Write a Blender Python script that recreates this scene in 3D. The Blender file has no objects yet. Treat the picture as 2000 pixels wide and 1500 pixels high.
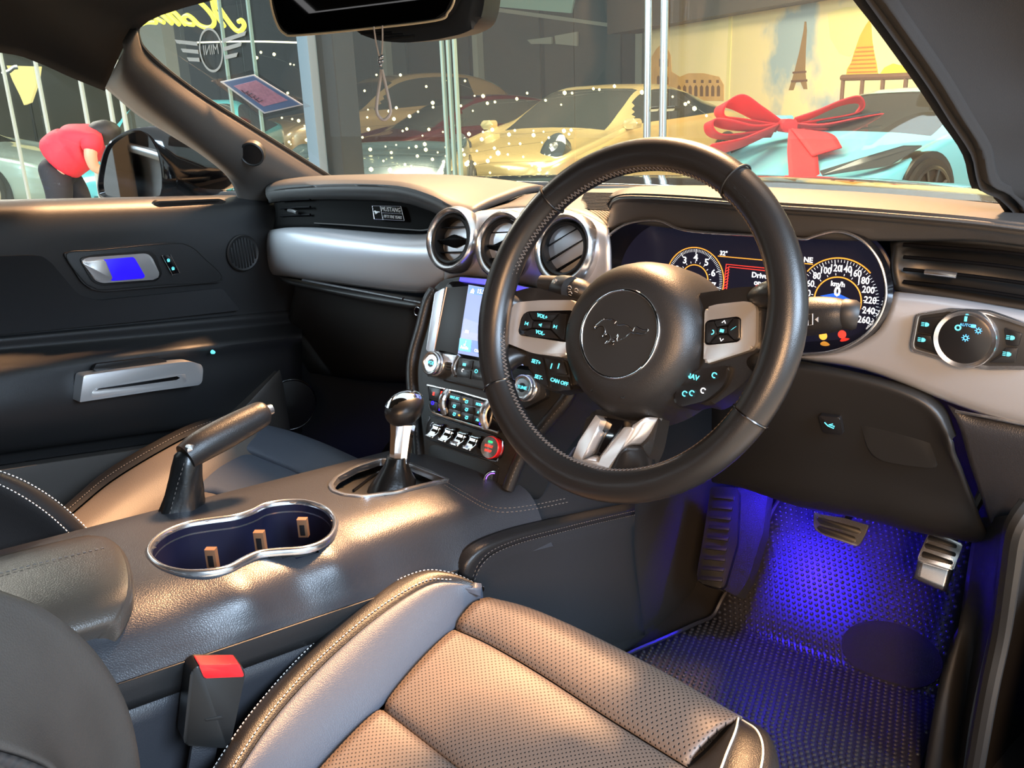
import bpy, bmesh, math, random
from mathutils import Vector, Matrix
random.seed(7)
S = bpy.context.scene
COL = S.collection
PI = math.pi
# ------------------------------------------------------------------ camera
# metres; x = car's right, y = car's forward, z = up. Steering wheel hub at (0.37, 0, 0.86)
FPX = 1755.54
CAM = Vector((0.8599, -0.7444, 1.0829))
YAW, PIT, ROLL = 0.71227, 0.31536, -0.03755
_fw = Vector((-math.sin(YAW) * math.cos(PIT), math.cos(YAW) * math.cos(PIT), -math.sin(PIT)))
_rt0 = Vector((math.cos(YAW), math.sin(YAW), 0)); _up0 = _rt0.cross(_fw)
_rt = math.cos(ROLL) * _rt0 + math.sin(ROLL) * _up0
_up = math.cos(ROLL) * _up0 - math.sin(ROLL) * _rt0
cd = bpy.data.cameras.new('camera'); cam = bpy.data.objects.new('camera', cd); COL.objects.link(cam)
cd.sensor_width = 36; cd.lens = FPX / 2000 * 36; cd.clip_start = 0.02; cd.clip_end = 300
cam.matrix_world = Matrix(((_rt.x, _up.x, -_fw.x, CAM.x), (_rt.y, _up.y, -_fw.y, CAM.y), (_rt.z, _up.z, -_fw.z, CAM.z), (0, 0, 0, 1)))
S.camera = cam
# ------------------------------------------------------------------ world, lights, exposure
S.view_settings.view_transform = 'Standard'; S.view_settings.look = 'None'
S.view_settings.exposure = 0.22; S.view_settings.gamma = 1.0; S.view_settings.use_curve_mapping = False
S.cycles.use_denoising = True
S.cycles.max_bounces = 6; S.cycles.transparent_max_bounces = 16
S.cycles.sample_clamp_indirect = 6.0
w = bpy.data.worlds.new('sky'); S.world = w; w.use_nodes = True
w.node_tree.nodes['Background'].inputs[0].default_value = (0.80, 0.93, 1.0, 1)
w.node_tree.nodes['Background'].inputs[1].default_value = 1.2
def lamp(name, kind, loc, target, energy, color, size=1.0, sizey=None):
    l = bpy.data.lights.new(name, kind); l.energy = energy; l.color = color
    if kind == 'AREA':
        l.size = size
        if sizey: l.shape = 'RECTANGLE'; l.size_y = sizey
    elif kind != 'SUN': l.shadow_soft_size = size
    o = bpy.data.objects.new(name, l); COL.objects.link(o); o.location = loc
    d = Vector(target) - Vector(loc); o.rotation_euler = d.to_track_quat('-Z', 'Y').to_euler()
    return o
# warm canopy lamp ahead of the windscreen; added unseen fills beside and behind
lamp('canopy_lamp', 'AREA', (-0.85, 2.5, 4.0), (0.2, -0.1, 0.6), 1000, (1.0, 0.54, 0.26), 0.6, 0.6)
lamp('warm_trim_fill', 'AREA', (2.0, -2.6, 2.0), (0.1, 0.0, 0.8), 130, (1.0, 0.55, 0.25), 0.7, 0.7)  # added unseen fill that warms the steering wheel trims
lamp('cool_daylight_fill', 'AREA', (3.6, -0.4, 2.5), (0.0, -0.1, 0.6), 290, (0.60, 0.78, 1.0), 2.2, 1.4)  # unseen area light standing in for daylight through the open driver door
lamp('cool_daylight_fill', 'AREA', (-3.2, -5.0, 3.1), (-0.4, 0.2, 0.85), 900, (0.70, 0.88, 1.0), 3.0, 2.2)  # unseen fill added for a cool daylight sheen on the silver fascia
# showroom ceiling lamps over the parked cars and the printed wall
lamp('showroom_lamp', 'AREA', (-4.5, 6.5, 4.2), (-4.5, 7.5, 0), 900, (1.0, 0.84, 0.58), 4.0, 2.0)
lamp('showroom_lamp', 'AREA', (0.5, 6.0, 4.2), (0.0, 8.5, 0.8), 470, (1.0, 0.86, 0.64), 4.0, 2.0)
lamp('showroom_lamp', 'AREA', (-9.5, 3.0, 4.2), (-8.5, 4.0, 0), 650, (1.0, 0.93, 0.8), 3.0, 3.0)
# ------------------------------------------------------------------ helpers
def at(px, py, ax, v):
    d = _fw * FPX + _rt * (px - 1000) - _up * (py - 750)
    i = 'xyz'.index(ax); return CAM + d * ((v - CAM[i]) / d[i])
class Fr:
    """a flat working plane in the scene: origin, two axes and normal"""
    def __init__(s, o, x, y):
        s.o = Vector(o); s.x = Vector(x).normalized(); s.y = Vector(y); s.y = (s.y - s.x * s.y.dot(s.x)).normalized(); s.n = s.x.cross(s.y)
    def p(s, px, py, h=0.0):
        d = _fw * FPX + _rt * (px - 1000) - _up * (py - 750)
        t = (s.o + s.n * h - CAM).dot(s.n) / d.dot(s.n); q = CAM + d * t - s.o
        return (q.dot(s.x), q.dot(s.y))
    def w(s, a, b, h=0.0): return s.o + s.x * a + s.y * b + s.n * h
    def mv(s, a, b, h=0.0, ang=0.0):
        c, si = math.cos(ang), math.sin(ang)
        return Fr(s.w(a, b, h), s.x * c + s.y * si, s.y * c - s.x * si)
    def at(s, px, py, h=0.0, ang=0.0):
        a, b = s.p(px, py, h); return s.mv(a, b, h, ang)
WL = {}
def wl(o): return WL.get(o.name, Vector((0, 0, 0)))
def tag(o, label, cat=None, group=None, kind=None):
    if label: o['label'] = label
    if cat: o['category'] = cat
    if group: o['group'] = group
    if kind: o['kind'] = kind
    return o
def thing(name, label, cat, loc=(0, 0, 0), group=None, kind=None):
    o = bpy.data.objects.new(name, None); COL.objects.link(o); o.location = loc; o.empty_display_size = 0.05
    WL[o.name] = Vector(loc); return tag(o, label, cat, group, kind)
def link(name, me, mat, parent, smooth=True, ang=35, org=None):
    """one mesh object in world coordinates -> own origin, parented"""
    if org is None:
        if len(me.vertices):
            lo = Vector((1e9,) * 3); hi = Vector((-1e9,) * 3)
            for v in me.vertices:
                for k in range(3): lo[k] = min(lo[k], v.co[k]); hi[k] = max(hi[k], v.co[k])
            org = Vector(((lo.x + hi.x) / 2, (lo.y + hi.y) / 2, lo.z))
        else: org = Vector((0, 0, 0))
    me.transform(Matrix.Translation(-org))
    if smooth:
        for p in me.polygons: p.use_smooth = True
        if ang: me.set_sharp_from_angle(angle=math.radians(ang))
    if mat is not None:
        for m in (mat if isinstance(mat, (list, tuple)) else [mat]): me.materials.append(M[m] if isinstance(m, str) else m)
    o = bpy.data.objects.new(name, me); COL.objects.link(o)
    WL[o.name] = org
    if parent is not None and parent.parent is not None and parent.parent.parent is not None: parent = parent.parent   # thing > part > sub-part, no deeper
    if parent is not None: o.parent = parent; o.location = org - wl(parent)
    else: o.location = org
    return o
def pyd(name, vs, fs, mat, parent=None, smooth=True, ang=35, uvs=None):
    me = bpy.data.meshes.new(name); me.from_pydata([tuple(v) for v in vs], [], fs); me.update()
    if uvs:
        ul = me.uv_layers.new(name='UVMap')
        for p in me.polygons:
            for li in p.loop_indices: ul.data[li].uv = uvs[me.loops[li].vertex_index]
    return link(name, me, mat, parent, smooth, ang)
def bmo(name, bm, mat, parent=None, smooth=True, ang=35):
    bmesh.ops.recalc_face_normals(bm, faces=bm.faces[:])
    me = bpy.data.meshes.new(name); bm.to_mesh(me); bm.free(); return link(name, me, mat, parent, smooth, ang)
def cr(P, n, closed=False):
    """Catmull-Rom through points, n samples per span"""
    P = [Vector(p) for p in P]; m = len(P); out = []
    if m == 2 and not closed: return [P[0].lerp(P[1], k / n) for k in range(n + 1)]
    for i in range(m if closed else m - 1):
        a, b, c, d = (P[(i + j) % m] for j in (-1, 0, 1, 2)) if closed else (P[max(i - 1, 0)], P[i], P[i + 1], P[min(i + 2, m - 1)])
        if not closed:
            if i == 0: a = b * 2 - c
            if i == m - 2: d = c * 2 - b
        for k in range(n):
            t = k / n
            out.append(0.5 * (2 * b + (c - a) * t + (2 * a - 5 * b + 4 * c - d) * t * t + (3 * b - a - 3 * c + d) * t ** 3))
    if not closed: out.append(P[-1].copy())
    return out
def gridpts(rows, nu=4, nv=4):
    rr = [cr(r, nu) for r in rows]; cols = [cr([r[i] for r in rr], nv) for i in range(len(rr[0]))]
    return [[c[j] for c in cols] for j in range(len(cols[0]))]
def surf(name, rows, mat, parent=None, nu=4, nv=4, thick=0.0, dense=True, flip=False, ang=50, pillow=0.0, side=1, ref=Vector((0.5, -0.5, 1.0))):
    """smooth sheet through control rows; optional thickness (a real back face)"""
    G = gridpts(rows, nu, nv) if dense else [[Vector(p) for p in r] for r in rows]
    R, Cn = len(G), len(G[0])
    if pillow:
        N = [[None] * Cn for _ in range(R)]
        for j in range(R):
            for i in range(Cn):
                du = G[j][min(i + 1, Cn - 1)] - G[j][max(i - 1, 0)]; dv = G[min(j + 1, R - 1)][i] - G[max(j - 1, 0)][i]
                n = du.cross(dv)
                if n.length > 1e-12: n.normalize()
                e = min(j, R - 1 - j, 99) / max(1, R - 1); g = min(i, Cn - 1 - i) / max(1, Cn - 1)
                N[j][i] = n * (pillow * side * (1 - (1 - min(1, e * 6)) ** 2) * (1 - (1 - min(1, g * 6)) ** 2))
        G = [[G[j][i] + N[j][i] for i in range(Cn)] for j in range(R)]
    vs = []; uv = []
    for j in range(R):
        u = 0
        for i in range(Cn):
            if i: u += (G[j][i] - G[j][i - 1]).length
            v = sum((G[k][i] - G[k - 1][i]).length for k in range(1, j + 1)) if i == 0 else uv[j * Cn][1]
            vs.append(G[j][i]); uv.append((u, v))
    fs = [(j * Cn + i, j * Cn + i + 1, (j + 1) * Cn + i + 1, (j + 1) * Cn + i) for j in range(R - 1) for i in range(Cn - 1)]
    acc = 0.0
    for f in fs[::3]:
        a, b, c, d = (vs[k] for k in f); acc += (c - a).cross(d - b).dot(ref - (a + c) / 2)
    if (acc < 0) != flip: fs = [f[::-1] for f in fs]
    o = pyd(name, vs, fs, mat, parent, ang=ang, uvs=uv)
    if thick:
        m = o.modifiers.new('thickness', 'SOLIDIFY'); m.thickness = thick; m.offset = -1
    return o
def rnd(pts, r, n=4):
    """round the corners of a 2-D polygon"""
    out = []; m = len(pts)
    for i in range(m):
        p, a, b = Vector(pts[i][:2]), Vector(pts[i - 1][:2]), Vector(pts[(i + 1) % m][:2])
        d1, d2 = a - p, b - p; l = min(r, d1.length * 0.45, d2.length * 0.45)
        if l < 1e-7: out.append(tuple(p)); continue
        s, e = p + d1.normalized() * l, p + d2.normalized() * l
        for k in range(n + 1):
            t = k / n; q = s * (1 - t) ** 2 + p * 2 * t * (1 - t) + e * t * t; out.append((q.x, q.y))
    return out
def smooth2(pts, n=4): return [(v.x, v.y) for v in cr([(p[0], p[1], 0) for p in pts], n, True)]
def prism(name, F, pts, h0, h1, mat, parent=None, bevel=0.0, seg=2, hole=None, ang=40, dome=0.0):
    """solid plate standing on frame F: outline pts (local metres) from height h0 to h1, top edge bevelled; optional hole outline of equal point count"""
    ar = sum(pts[i - 1][0] * pts[i][1] - pts[i][0] * pts[i - 1][1] for i in range(len(pts)))
    if ar < 0: pts = pts[::-1]; hole = hole[::-1] if hole else None
    bm = bmesh.new(); n = len(pts)
    lo = [bm.verts.new(F.w(a, b, h0)) for a, b in pts]; hi = [bm.verts.new(F.w(a, b, h1)) for a, b in pts]
    for i in range(n): bm.faces.new((lo[i], lo[(i + 1) % n], hi[(i + 1) % n], hi[i]))
    if hole:
        l2 = [bm.verts.new(F.w(a, b, h0)) for a, b in hole]; h2 = [bm.verts.new(F.w(a, b, h1)) for a, b in hole]
        for i in range(n):
            k = (i + 1) % n
            bm.faces.new((l2[k], l2[i], h2[i], h2[k])); bm.faces.new((hi[i], hi[k], h2[k], h2[i])); bm.faces.new((lo[k], lo[i], l2[i], l2[k]))
    else:
        ft = bm.faces.new(hi); bm.faces.new(lo[::-1])
    if bevel:
        ed = [e for e in bm.edges if (e.verts[0] in hi and e.verts[1] in hi)]
        if hole: ed += [e for e in bm.edges if (e.verts[0] in h2 and e.verts[1] in h2)]
        bmesh.ops.bevel(bm, geom=ed, offset=bevel, segments=seg, affect='EDGES', profile=0.6, clamp_overlap=True)
    if dome:
        c = (sum(p[0] for p in pts) / n, sum(p[1] for p in pts) / n); rm = max(math.dist(p, c) for p in pts)
        top = [f for f in bm.faces if len(f.verts) > 4 and f.normal.dot(F.n) > 0.5]
        bm.normal_update(); top = [f for f in bm.faces if len(f.verts) > 4 and f.normal.dot(F.n) > 0.5]
        if top:
            r = bmesh.ops.inset_individual(bm, faces=top, thickness=rm * 0.25, depth=dome * 0.7); r2 = bmesh.ops.inset_individual(bm, faces=top, thickness=rm * 0.25, depth=dome * 0.3)
    return bmo(name, bm, mat, parent, ang=ang)
def plate(name, F, pix, h0, h1, mat, parent=None, bevel=0.0008, r=0.0, hole=None, ang=40, sm=0, dome=0.0):
    L = [F.p(x, y, h1) for x, y in pix]
    if sm: L = smooth2(L, sm)
    if r: L = rnd(L, r)
    H = None
    if hole:
        H = [F.p(x, y, h1) for x, y in hole]
        if sm: H = smooth2(H, sm)
        if r: H = rnd(H, r)
    return prism(name, F, L, h0, h1, mat, parent, bevel, hole=H, ang=ang, dome=dome)
def rect(a, b, w, h): return [(a - w / 2, b - h / 2), (a + w / 2, b - h / 2), (a + w / 2, b + h / 2), (a - w / 2, b + h / 2)]
def box(name, F, a, b, w, h, h0, h1, mat, parent=None, bevel=0.001, r=0.0):
    L = rect(a, b, w, h); L = rnd(L, r) if r else L
    return prism(name, F, L, h0, h1, mat, parent, bevel)
def wbox(name, lo, hi, mat, parent=None, bevel=0.0):
    F = Fr((0, 0, 0), (1, 0, 0), (0, 1, 0)); a, b = Vector(lo), Vector(hi)
    bm = bmesh.new(); bmesh.ops.create_cube(bm, size=1)
    for v in bm.verts: v.co = Vector([a[k] + (v.co[k] + 0.5) * (b[k] - a[k]) for k in range(3)])
    if bevel: bmesh.ops.bevel(bm, geom=bm.edges[:], offset=bevel, segments=2, affect='EDGES')
    return bmo(name, bm, mat, parent)
def ell(a, b, rx, ry=None, n=40, a0=0, ang=0.0):
    ry = ry or rx; c, s = math.cos(ang), math.sin(ang)
    return [(a + rx * math.cos(t) * c - ry * math.sin(t) * s, b + rx * math.cos(t) * s + ry * math.sin(t) * c) for t in (a0 + 2 * PI * k / n for k in range(n))]
def tube(name, P, r, mat, parent=None, seg=10, n=6, closed=False, sm=True, caps=True, flat=1.0, up=None):
    """round bar along a curve; r may be a list (one radius per control point); flat squashes the section"""
    P = [Vector(p) for p in P]; rs = r if isinstance(r, (list, tuple)) else [r] * len(P)
    if sm and len(P) > 2:
        Q = cr(P, n, closed); rr = [v.x for v in cr([(a, 0, 0) for a in rs], n, closed)]
    else: Q, rr = P, list(rs)
    m = len(Q); T = []
    for i in range(m):
        a = Q[(i - 1) % m] if closed or i > 0 else Q[i]; b = Q[(i + 1) % m] if closed or i < m - 1 else Q[i]
        T.append((b - a).normalized())
    u = Vector(up) if up else (Vector((0, 0, 1)) if abs(T[0].z) < 0.9 else Vector((1, 0, 0)))
    u = (u - T[0] * u.dot(T[0])).normalized(); vs = []; fs = []
    for i in range(m):
        u = (u - T[i] * u.dot(T[i])).normalized(); v = T[i].cross(u)
        for k in range(seg):
            a = 2 * PI * k / seg; vs.append(Q[i] + (u * math.cos(a) * flat + v * math.sin(a)) * max(rr[i], 1e-5))
    for i in range(m if closed else m - 1):
        for k in range(seg):
            a, b = i * seg + k, i * seg + (k + 1) % seg; c = ((i + 1) % m) * seg
            fs.append((a, b, c + (k + 1) % seg, c + k))
    if caps and not closed: fs += [tuple(range(seg))[::-1], tuple((m - 1) * seg + k for k in range(seg))]
    return pyd(name, vs, fs, mat, parent)
def lathe(name, F, prof, mat, parent=None, seg=40, ang=35, sx=1.0, c0=True, c1=True):
    """turned solid about F's normal; prof = [(radius, height)]"""
    vs = []; fs = []; m = len(prof)
    for r, h in prof:
        for k in range(seg):
            a = 2 * PI * k / seg; vs.append(F.w(r * math.cos(a) * sx, r * math.sin(a), h))
    for i in range(m - 1):
        for k in range(seg):
            a, b = i * seg + k, i * seg + (k + 1) % seg; fs.append((a, b, b + seg, a + seg))
    if c0 and prof[0][0] > 1e-6: fs.append(tuple(range(seg))[::-1])
    if c1 and prof[-1][0] > 1e-6: fs.append(tuple((m - 1) * seg + k for k in range(seg)))
    return pyd(name, vs, fs, mat, parent, ang=ang)
def ring(name, F, r, t, mat, parent=None, seg=56, h=0.0, ts=10, sy=1.0, sq=1.0):
    P = [F.w(r * math.cos(2 * PI * k / seg), r * sy * math.sin(2 * PI * k / seg), h) for k in range(seg)]
    return tube(name, P, t, mat, parent, seg=ts, closed=True, sm=False, flat=sq, up=F.n)
_dg = None
def text(name, s, F, a, b, size, mat, parent=None, h=0.0, ext=0.0003, bold=0.0, sx=1.0, shear=0.0):
    c = bpy.data.curves.new(name, 'FONT'); c.body = s; c.size = size; c.align_x = 'CENTER'; c.align_y = 'CENTER'; c.extrude = ext; c.offset = bold; c.shear = shear; c.resolution_u = 2
    o = bpy.data.objects.new('tmp', c); COL.objects.link(o)
    dg = bpy.context.evaluated_depsgraph_get(); me = bpy.data.meshes.new_from_object(o.evaluated_get(dg)); bpy.data.objects.remove(o); bpy.data.curves.remove(c)
    for v in me.vertices: v.co = F.w(a + v.co.x * sx, b + v.co.y, h + v.co.z)
    me.update(); me.name = name; me.materials.clear(); return link(name, me, mat, parent, smooth=False)
def stitches(name, P, mat, parent, r=0.0008, gap=0.5, step=0.006, n=6):
    """a row of thread stitches along a curve"""
    Q = cr(P, 24); L = [0]
    for i in range(1, len(Q)): L.append(L[-1] + (Q[i] - Q[i - 1]).length)
    def ev(d):
        i = 1
        while i < len(L) - 1 and L[i] < d: i += 1
        t = (d - L[i - 1]) / max(1e-9, L[i] - L[i - 1]); return Q[i - 1].lerp(Q[i], min(1, max(0, t)))
    vs = []; fs = []; d = 0
    while d + step * gap < L[-1]:
        a, b = ev(d), ev(d + step * gap); t = (b - a)
        if t.length > 1e-6:
            t.normalize(); u = t.cross(Vector((0, 0, 1)) if abs(t.z) < 0.9 else Vector((1, 0, 0))).normalized(); v = t.cross(u); k0 = len(vs)
            for q in (a, b):
                for k in range(4):
                    an = PI / 2 * k; vs.append(q + (u * math.cos(an) + v * math.sin(an)) * r)
            for k in range(4): fs.append((k0 + k, k0 + (k + 1) % 4, k0 + 4 + (k + 1) % 4, k0 + 4 + k))
            fs += [(k0 + 3, k0 + 2, k0 + 1, k0), (k0 + 4, k0 + 5, k0 + 6, k0 + 7)]
        d += step
    return pyd(name, vs, fs, mat, parent, smooth=False)
# ------------------------------------------------------------------ materials
M = {}
def mat(name, col, rough=0.5, metal=0.0, spec=0.5, emit=None, es=0.0, bump=None, coat=0.0, var=0.0, sheen=0.0, vscale=12.0):
    m = bpy.data.materials.new(name); m.use_nodes = True; nt = m.node_tree; b = nt.nodes['Principled BSDF']
    b.inputs['Base Color'].default_value = (*col, 1); b.inputs['Roughness'].default_value = rough; b.inputs['Metallic'].default_value = metal
    b.inputs['Specular IOR Level'].default_value = spec; b.inputs['Coat Weight'].default_value = coat; b.inputs['Sheen Weight'].default_value = sheen
    if emit: b.inputs['Emission Color'].default_value = (*emit, 1); b.inputs['Emission Strength'].default_value = es
    tc = nt.nodes.new('ShaderNodeTexCoord')
    if var:
        nz = nt.nodes.new('ShaderNodeTexNoise'); nz.inputs['Scale'].default_value = vscale; nz.inputs['Detail'].default_value = 4
        mx = nt.nodes.new('ShaderNodeMix'); mx.data_type = 'RGBA'
        mx.inputs[6].default_value = (*[c * (1 - var) for c in col], 1); mx.inputs[7].default_value = (*[min(1, c * (1 + var)) for c in col], 1)
        nt.links.new(tc.outputs['Object'], nz.inputs['Vector']); nt.links.new(nz.outputs['Fac'], mx.inputs[0]); nt.links.new(mx.outputs[2], b.inputs['Base Color'])
    if bump:
        sc, st, kind = bump
        if kind == 'voronoi':
            t = nt.nodes.new('ShaderNodeTexVoronoi'); t.feature = 'DISTANCE_TO_EDGE'; t.inputs['Scale'].default_value = sc; out = t.outputs['Distance']
            rp = nt.nodes.new('ShaderNodeMapRange'); rp.inputs[2].default_value = 0.25; nt.links.new(out, rp.inputs[0]); out = rp.outputs[0]
        elif kind == 'noise':
            t = nt.nodes.new('ShaderNodeTexNoise'); t.inputs['Scale'].default_value = sc; t.inputs['Detail'].default_value = 3; out = t.outputs['Fac']
        else:
            t = nt.nodes.new('ShaderNodeTexWave'); t.inputs['Scale'].default_value = sc; t.bands_direction = kind; out = t.outputs['Fac']
        nt.links.new(tc.outputs['Object'], t.inputs['Vector'])
        bp = nt.nodes.new('ShaderNodeBump'); bp.inputs['Strength'].default_value = st; bp.inputs['Distance'].default_value = 0.001
        nt.links.new(out, bp.inputs['Height']); nt.links.new(bp.outputs['Normal'], b.inputs['Normal'])
    M[name] = m; return m
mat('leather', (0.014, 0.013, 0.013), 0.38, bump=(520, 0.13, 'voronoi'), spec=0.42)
mat('leather_wheel', (0.012, 0.0115, 0.0115), 0.33, bump=(700, 0.06, 'voronoi'), spec=0.5)
mat('leather_cool_lit', (0.062, 0.074, 0.098), 0.45, bump=(480, 0.13, 'voronoi'), spec=0.55)  # black seat leather with the cool daylight sheen put into its base colour
mat('boot_leather', (0.008, 0.008, 0.008), 0.28, bump=(300, 0.2, 'noise'))
mat('soft_plastic', (0.014, 0.014, 0.0145), 0.42, bump=(700, 0.13, 'voronoi'))
mat('dash_pad', (0.045, 0.044, 0.043), 0.50, bump=(600, 0.13, 'voronoi'))
mat('console_plastic', (0.026, 0.027, 0.032), 0.36, bump=(420, 0.13, 'voronoi'), spec=0.6)
mat('dark_plastic', (0.012, 0.012, 0.012), 0.50)
mat('black_plastic', (0.006, 0.006, 0.006), 0.42)
mat('button_plastic', (0.010, 0.010, 0.011), 0.34)
mat('gloss_black', (0.004, 0.004, 0.005), 0.08, coat=0.4)
mat('suede', (0.008, 0.008, 0.009), 0.85, bump=(900, 0.3, 'noise'))
mat('headliner', (0.0055, 0.0055, 0.0055), 0.95, bump=(900, 0.3, 'noise'))
mat('pillar_cloth', (0.055, 0.048, 0.042), 0.60, bump=(900, 0.3, 'noise'))
mat('carpet', (0.010, 0.010, 0.012), 1.0, bump=(1200, 1.0, 'noise'))
mat('mat_rubber', (0.022, 0.022, 0.028), 0.38, spec=0.6)
mat('brushed_silver', (0.56, 0.58, 0.62), 0.36, metal=0.65, bump=(900, 0.10, 'noise'))
mat('satin_silver', (0.66, 0.66, 0.67), 0.22, metal=0.95)
mat('trim_silver', (0.70, 0.69, 0.68), 0.30, metal=0.75)
mat('panel_black', (0.003, 0.003, 0.003), 0.7, spec=0.06)
mat('mint_wall', (0.50, 0.68, 0.58), 0.7)
mat('sign_yellow', (0.8, 0.6, 0.2), 0.5, emit=(1.0, 0.80, 0.32), es=0.9)
mat('chrome', (0.86, 0.86, 0.87), 0.07, metal=1.0)
mat('dark_chrome', (0.20, 0.20, 0.21), 0.18, metal=1.0)
mat('vent_black', (0.003, 0.003, 0.0035), 0.5, spec=0.06)
mat('thread', (0.85, 0.80, 0.74), 0.7)
mat('thread_dark', (0.10, 0.085, 0.075), 0.6)
mat('copper_clip', (0.42, 0.22, 0.12), 0.35, metal=0.6)
mat('red_plastic', (0.75, 0.015, 0.02), 0.30, coat=0.3)
mat('icon_cyan', (0.05, 0.3, 0.35), 0.5, emit=(0.12, 0.80, 0.95), es=1.3)
mat('icon_blue', (0.05, 0.2, 0.5), 0.5, emit=(0.10, 0.50, 1.0), es=1.3)
mat('icon_white', (0.6, 0.6, 0.6), 0.5, emit=(0.85, 0.92, 1.0), es=1.1)
mat('icon_grey', (0.35, 0.35, 0.35), 0.5)
mat('icon_red', (0.5, 0.02, 0.02), 0.5, emit=(1.0, 0.05, 0.03), es=1.2)
mat('icon_amber', (0.5, 0.25, 0.02), 0.5, emit=(1.0, 0.42, 0.06), es=1.3)
mat('gauge_amber', (0.5, 0.25, 0.02), 0.5, emit=(1.0, 0.36, 0.05), es=1.1)
mat('led_blue', (0.02, 0.01, 0.4), 0.5, emit=(0.02, 0.005, 1.0), es=2.2)
mat('glow_blue', (0.01, 0.005, 0.25), 0.35, emit=(0.015, 0.0, 0.85), es=0.9)
mat('gauge_face', (0.006, 0.006, 0.010), 0.25, emit=(0.02, 0.02, 0.045), es=0.35)
mat('blue_swoosh', (0.01, 0.05, 0.4), 0.5, emit=(0.02, 0.16, 0.85), es=0.8)
mat('paper_white', (0.80, 0.80, 0.78), 0.6)
mat('paper_blue', (0.16, 0.25, 0.42), 0.6)
mat('paper_pink', (0.62, 0.33, 0.42), 0.6, var=0.35, vscale=160)
mat('ink', (0.02, 0.02, 0.03), 0.6)
mat('cord', (0.62, 0.52, 0.44), 0.6)
mat('red_cloth', (0.66, 0.012, 0.022), 0.75, bump=(400, 0.4, 'noise'))
mat('reflection_violet', (0.05, 0.04, 0.4), 0.3, emit=(0.10, 0.08, 0.75), es=0.9)
mat('led_violet', (0.2, 0.05, 0.5), 0.4, emit=(0.35, 0.15, 1.0), es=1.2)
mat('icon_green', (0.02, 0.4, 0.1), 0.5, emit=(0.02, 0.75, 0.25), es=1.0)
for _n, _c in (('screen_blue', (0.42, 0.52, 0.90)), ('screen_top', (0.10, 0.26, 0.75)), ('screen_violet', (0.22, 0.22, 0.62)), ('screen_lilac', (0.30, 0.26, 0.72)), ('screen_cyan', (0.0, 0.45, 0.85)), ('screen_navy', (0.01, 0.08, 0.50))):
    mat(_n, (0.02, 0.02, 0.03), 0.25, emit=_c, es=0.95)
def paint(name, col, rough=0.22, metal=0.0, coat=0.6): mat(name, col, rough, metal, coat=coat)
paint('paint_gold', (0.62, 0.46, 0.22), 0.25, 0.5); paint('paint_sky', (0.17, 0.50, 0.62), 0.2); paint('paint_wine', (0.045, 0.006, 0.008), 0.2); paint('paint_bronze', (0.36, 0.24, 0.13), 0.25, 0.4)
paint('paint_slate', (0.09, 0.14, 0.17), 0.22, 0.3); paint('paint_grey', (0.30, 0.36, 0.35), 0.3, 0.2); paint('paint_teal', (0.10, 0.42, 0.50), 0.22); paint('paint_black', (0.006, 0.006, 0.007), 0.08)
mat('car_glass', (0.035, 0.035, 0.032), 0.06, coat=0.3); mat('tyre', (0.012, 0.012, 0.012), 0.7); mat('alloy', (0.45, 0.40, 0.34), 0.3, metal=0.9); mat('alloy_dark', (0.08, 0.08, 0.08), 0.35, metal=0.8)
mat('lamp_lens', (0.05, 0.055, 0.06), 0.08, coat=0.5); mat('trim_black', (0.01, 0.01, 0.01), 0.4)
mat('tile_floor', (0.52, 0.46, 0.36), 0.25, var=0.12, vscale=0.8); mat('wall_dark', (0.055, 0.058, 0.055), 0.7, var=0.3, vscale=0.7); mat('wall_panel', (0.085, 0.088, 0.08), 0.6); mat('soffit', (0.10, 0.075, 0.06), 0.7)
mat('wall_light', (0.42, 0.40, 0.33), 0.7); mat('steel_blue', (0.10, 0.15, 0.18), 0.4); mat('steel', (0.55, 0.58, 0.58), 0.2, metal=1.0); mat('glass_edge', (0.16, 0.24, 0.21), 0.3); mat('white_frame', (0.42, 0.43, 0.38), 0.4)
mat('glint_bead', (1, 0.8, 0.4), 0.4, emit=(1.0, 0.83, 0.36), es=3.6); mat('neon_yellow', (0.9, 0.8, 0.05), 0.4, emit=(1.0, 0.85, 0.04), es=1.25); mat('strip_warm', (1, 0.9, 0.7), 0.4, emit=(1.0, 0.85, 0.6), es=1.0)
mat('decal_grey', (0.16, 0.165, 0.155), 0.6); mat('skin', (0.50, 0.28, 0.18), 0.5); mat('hair', (0.012, 0.010, 0.009), 0.6); mat('shirt_red', (0.62, 0.02, 0.04), 0.7); mat('trouser', (0.012, 0.013, 0.018), 0.8)
mat('print_stone', (0.72, 0.38, 0.13), 0.8, var=0.25, vscale=6); mat('print_arch', (0.22, 0.10, 0.04), 0.8); mat('print_iron', (0.28, 0.15, 0.06), 0.8); mat('print_gold', (0.85, 0.40, 0.05), 0.8, var=0.2, vscale=5); mat('print_gold_dark', (0.55, 0.20, 0.03), 0.8); mat('print_yellow', (0.88, 0.62, 0.06), 0.8); mat('print_red', (0.72, 0.12, 0.10), 0.8); mat('print_crest', (0.86, 0.68, 0.30), 0.8); mat('print_brown', (0.16, 0.07, 0.04), 0.7)
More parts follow.
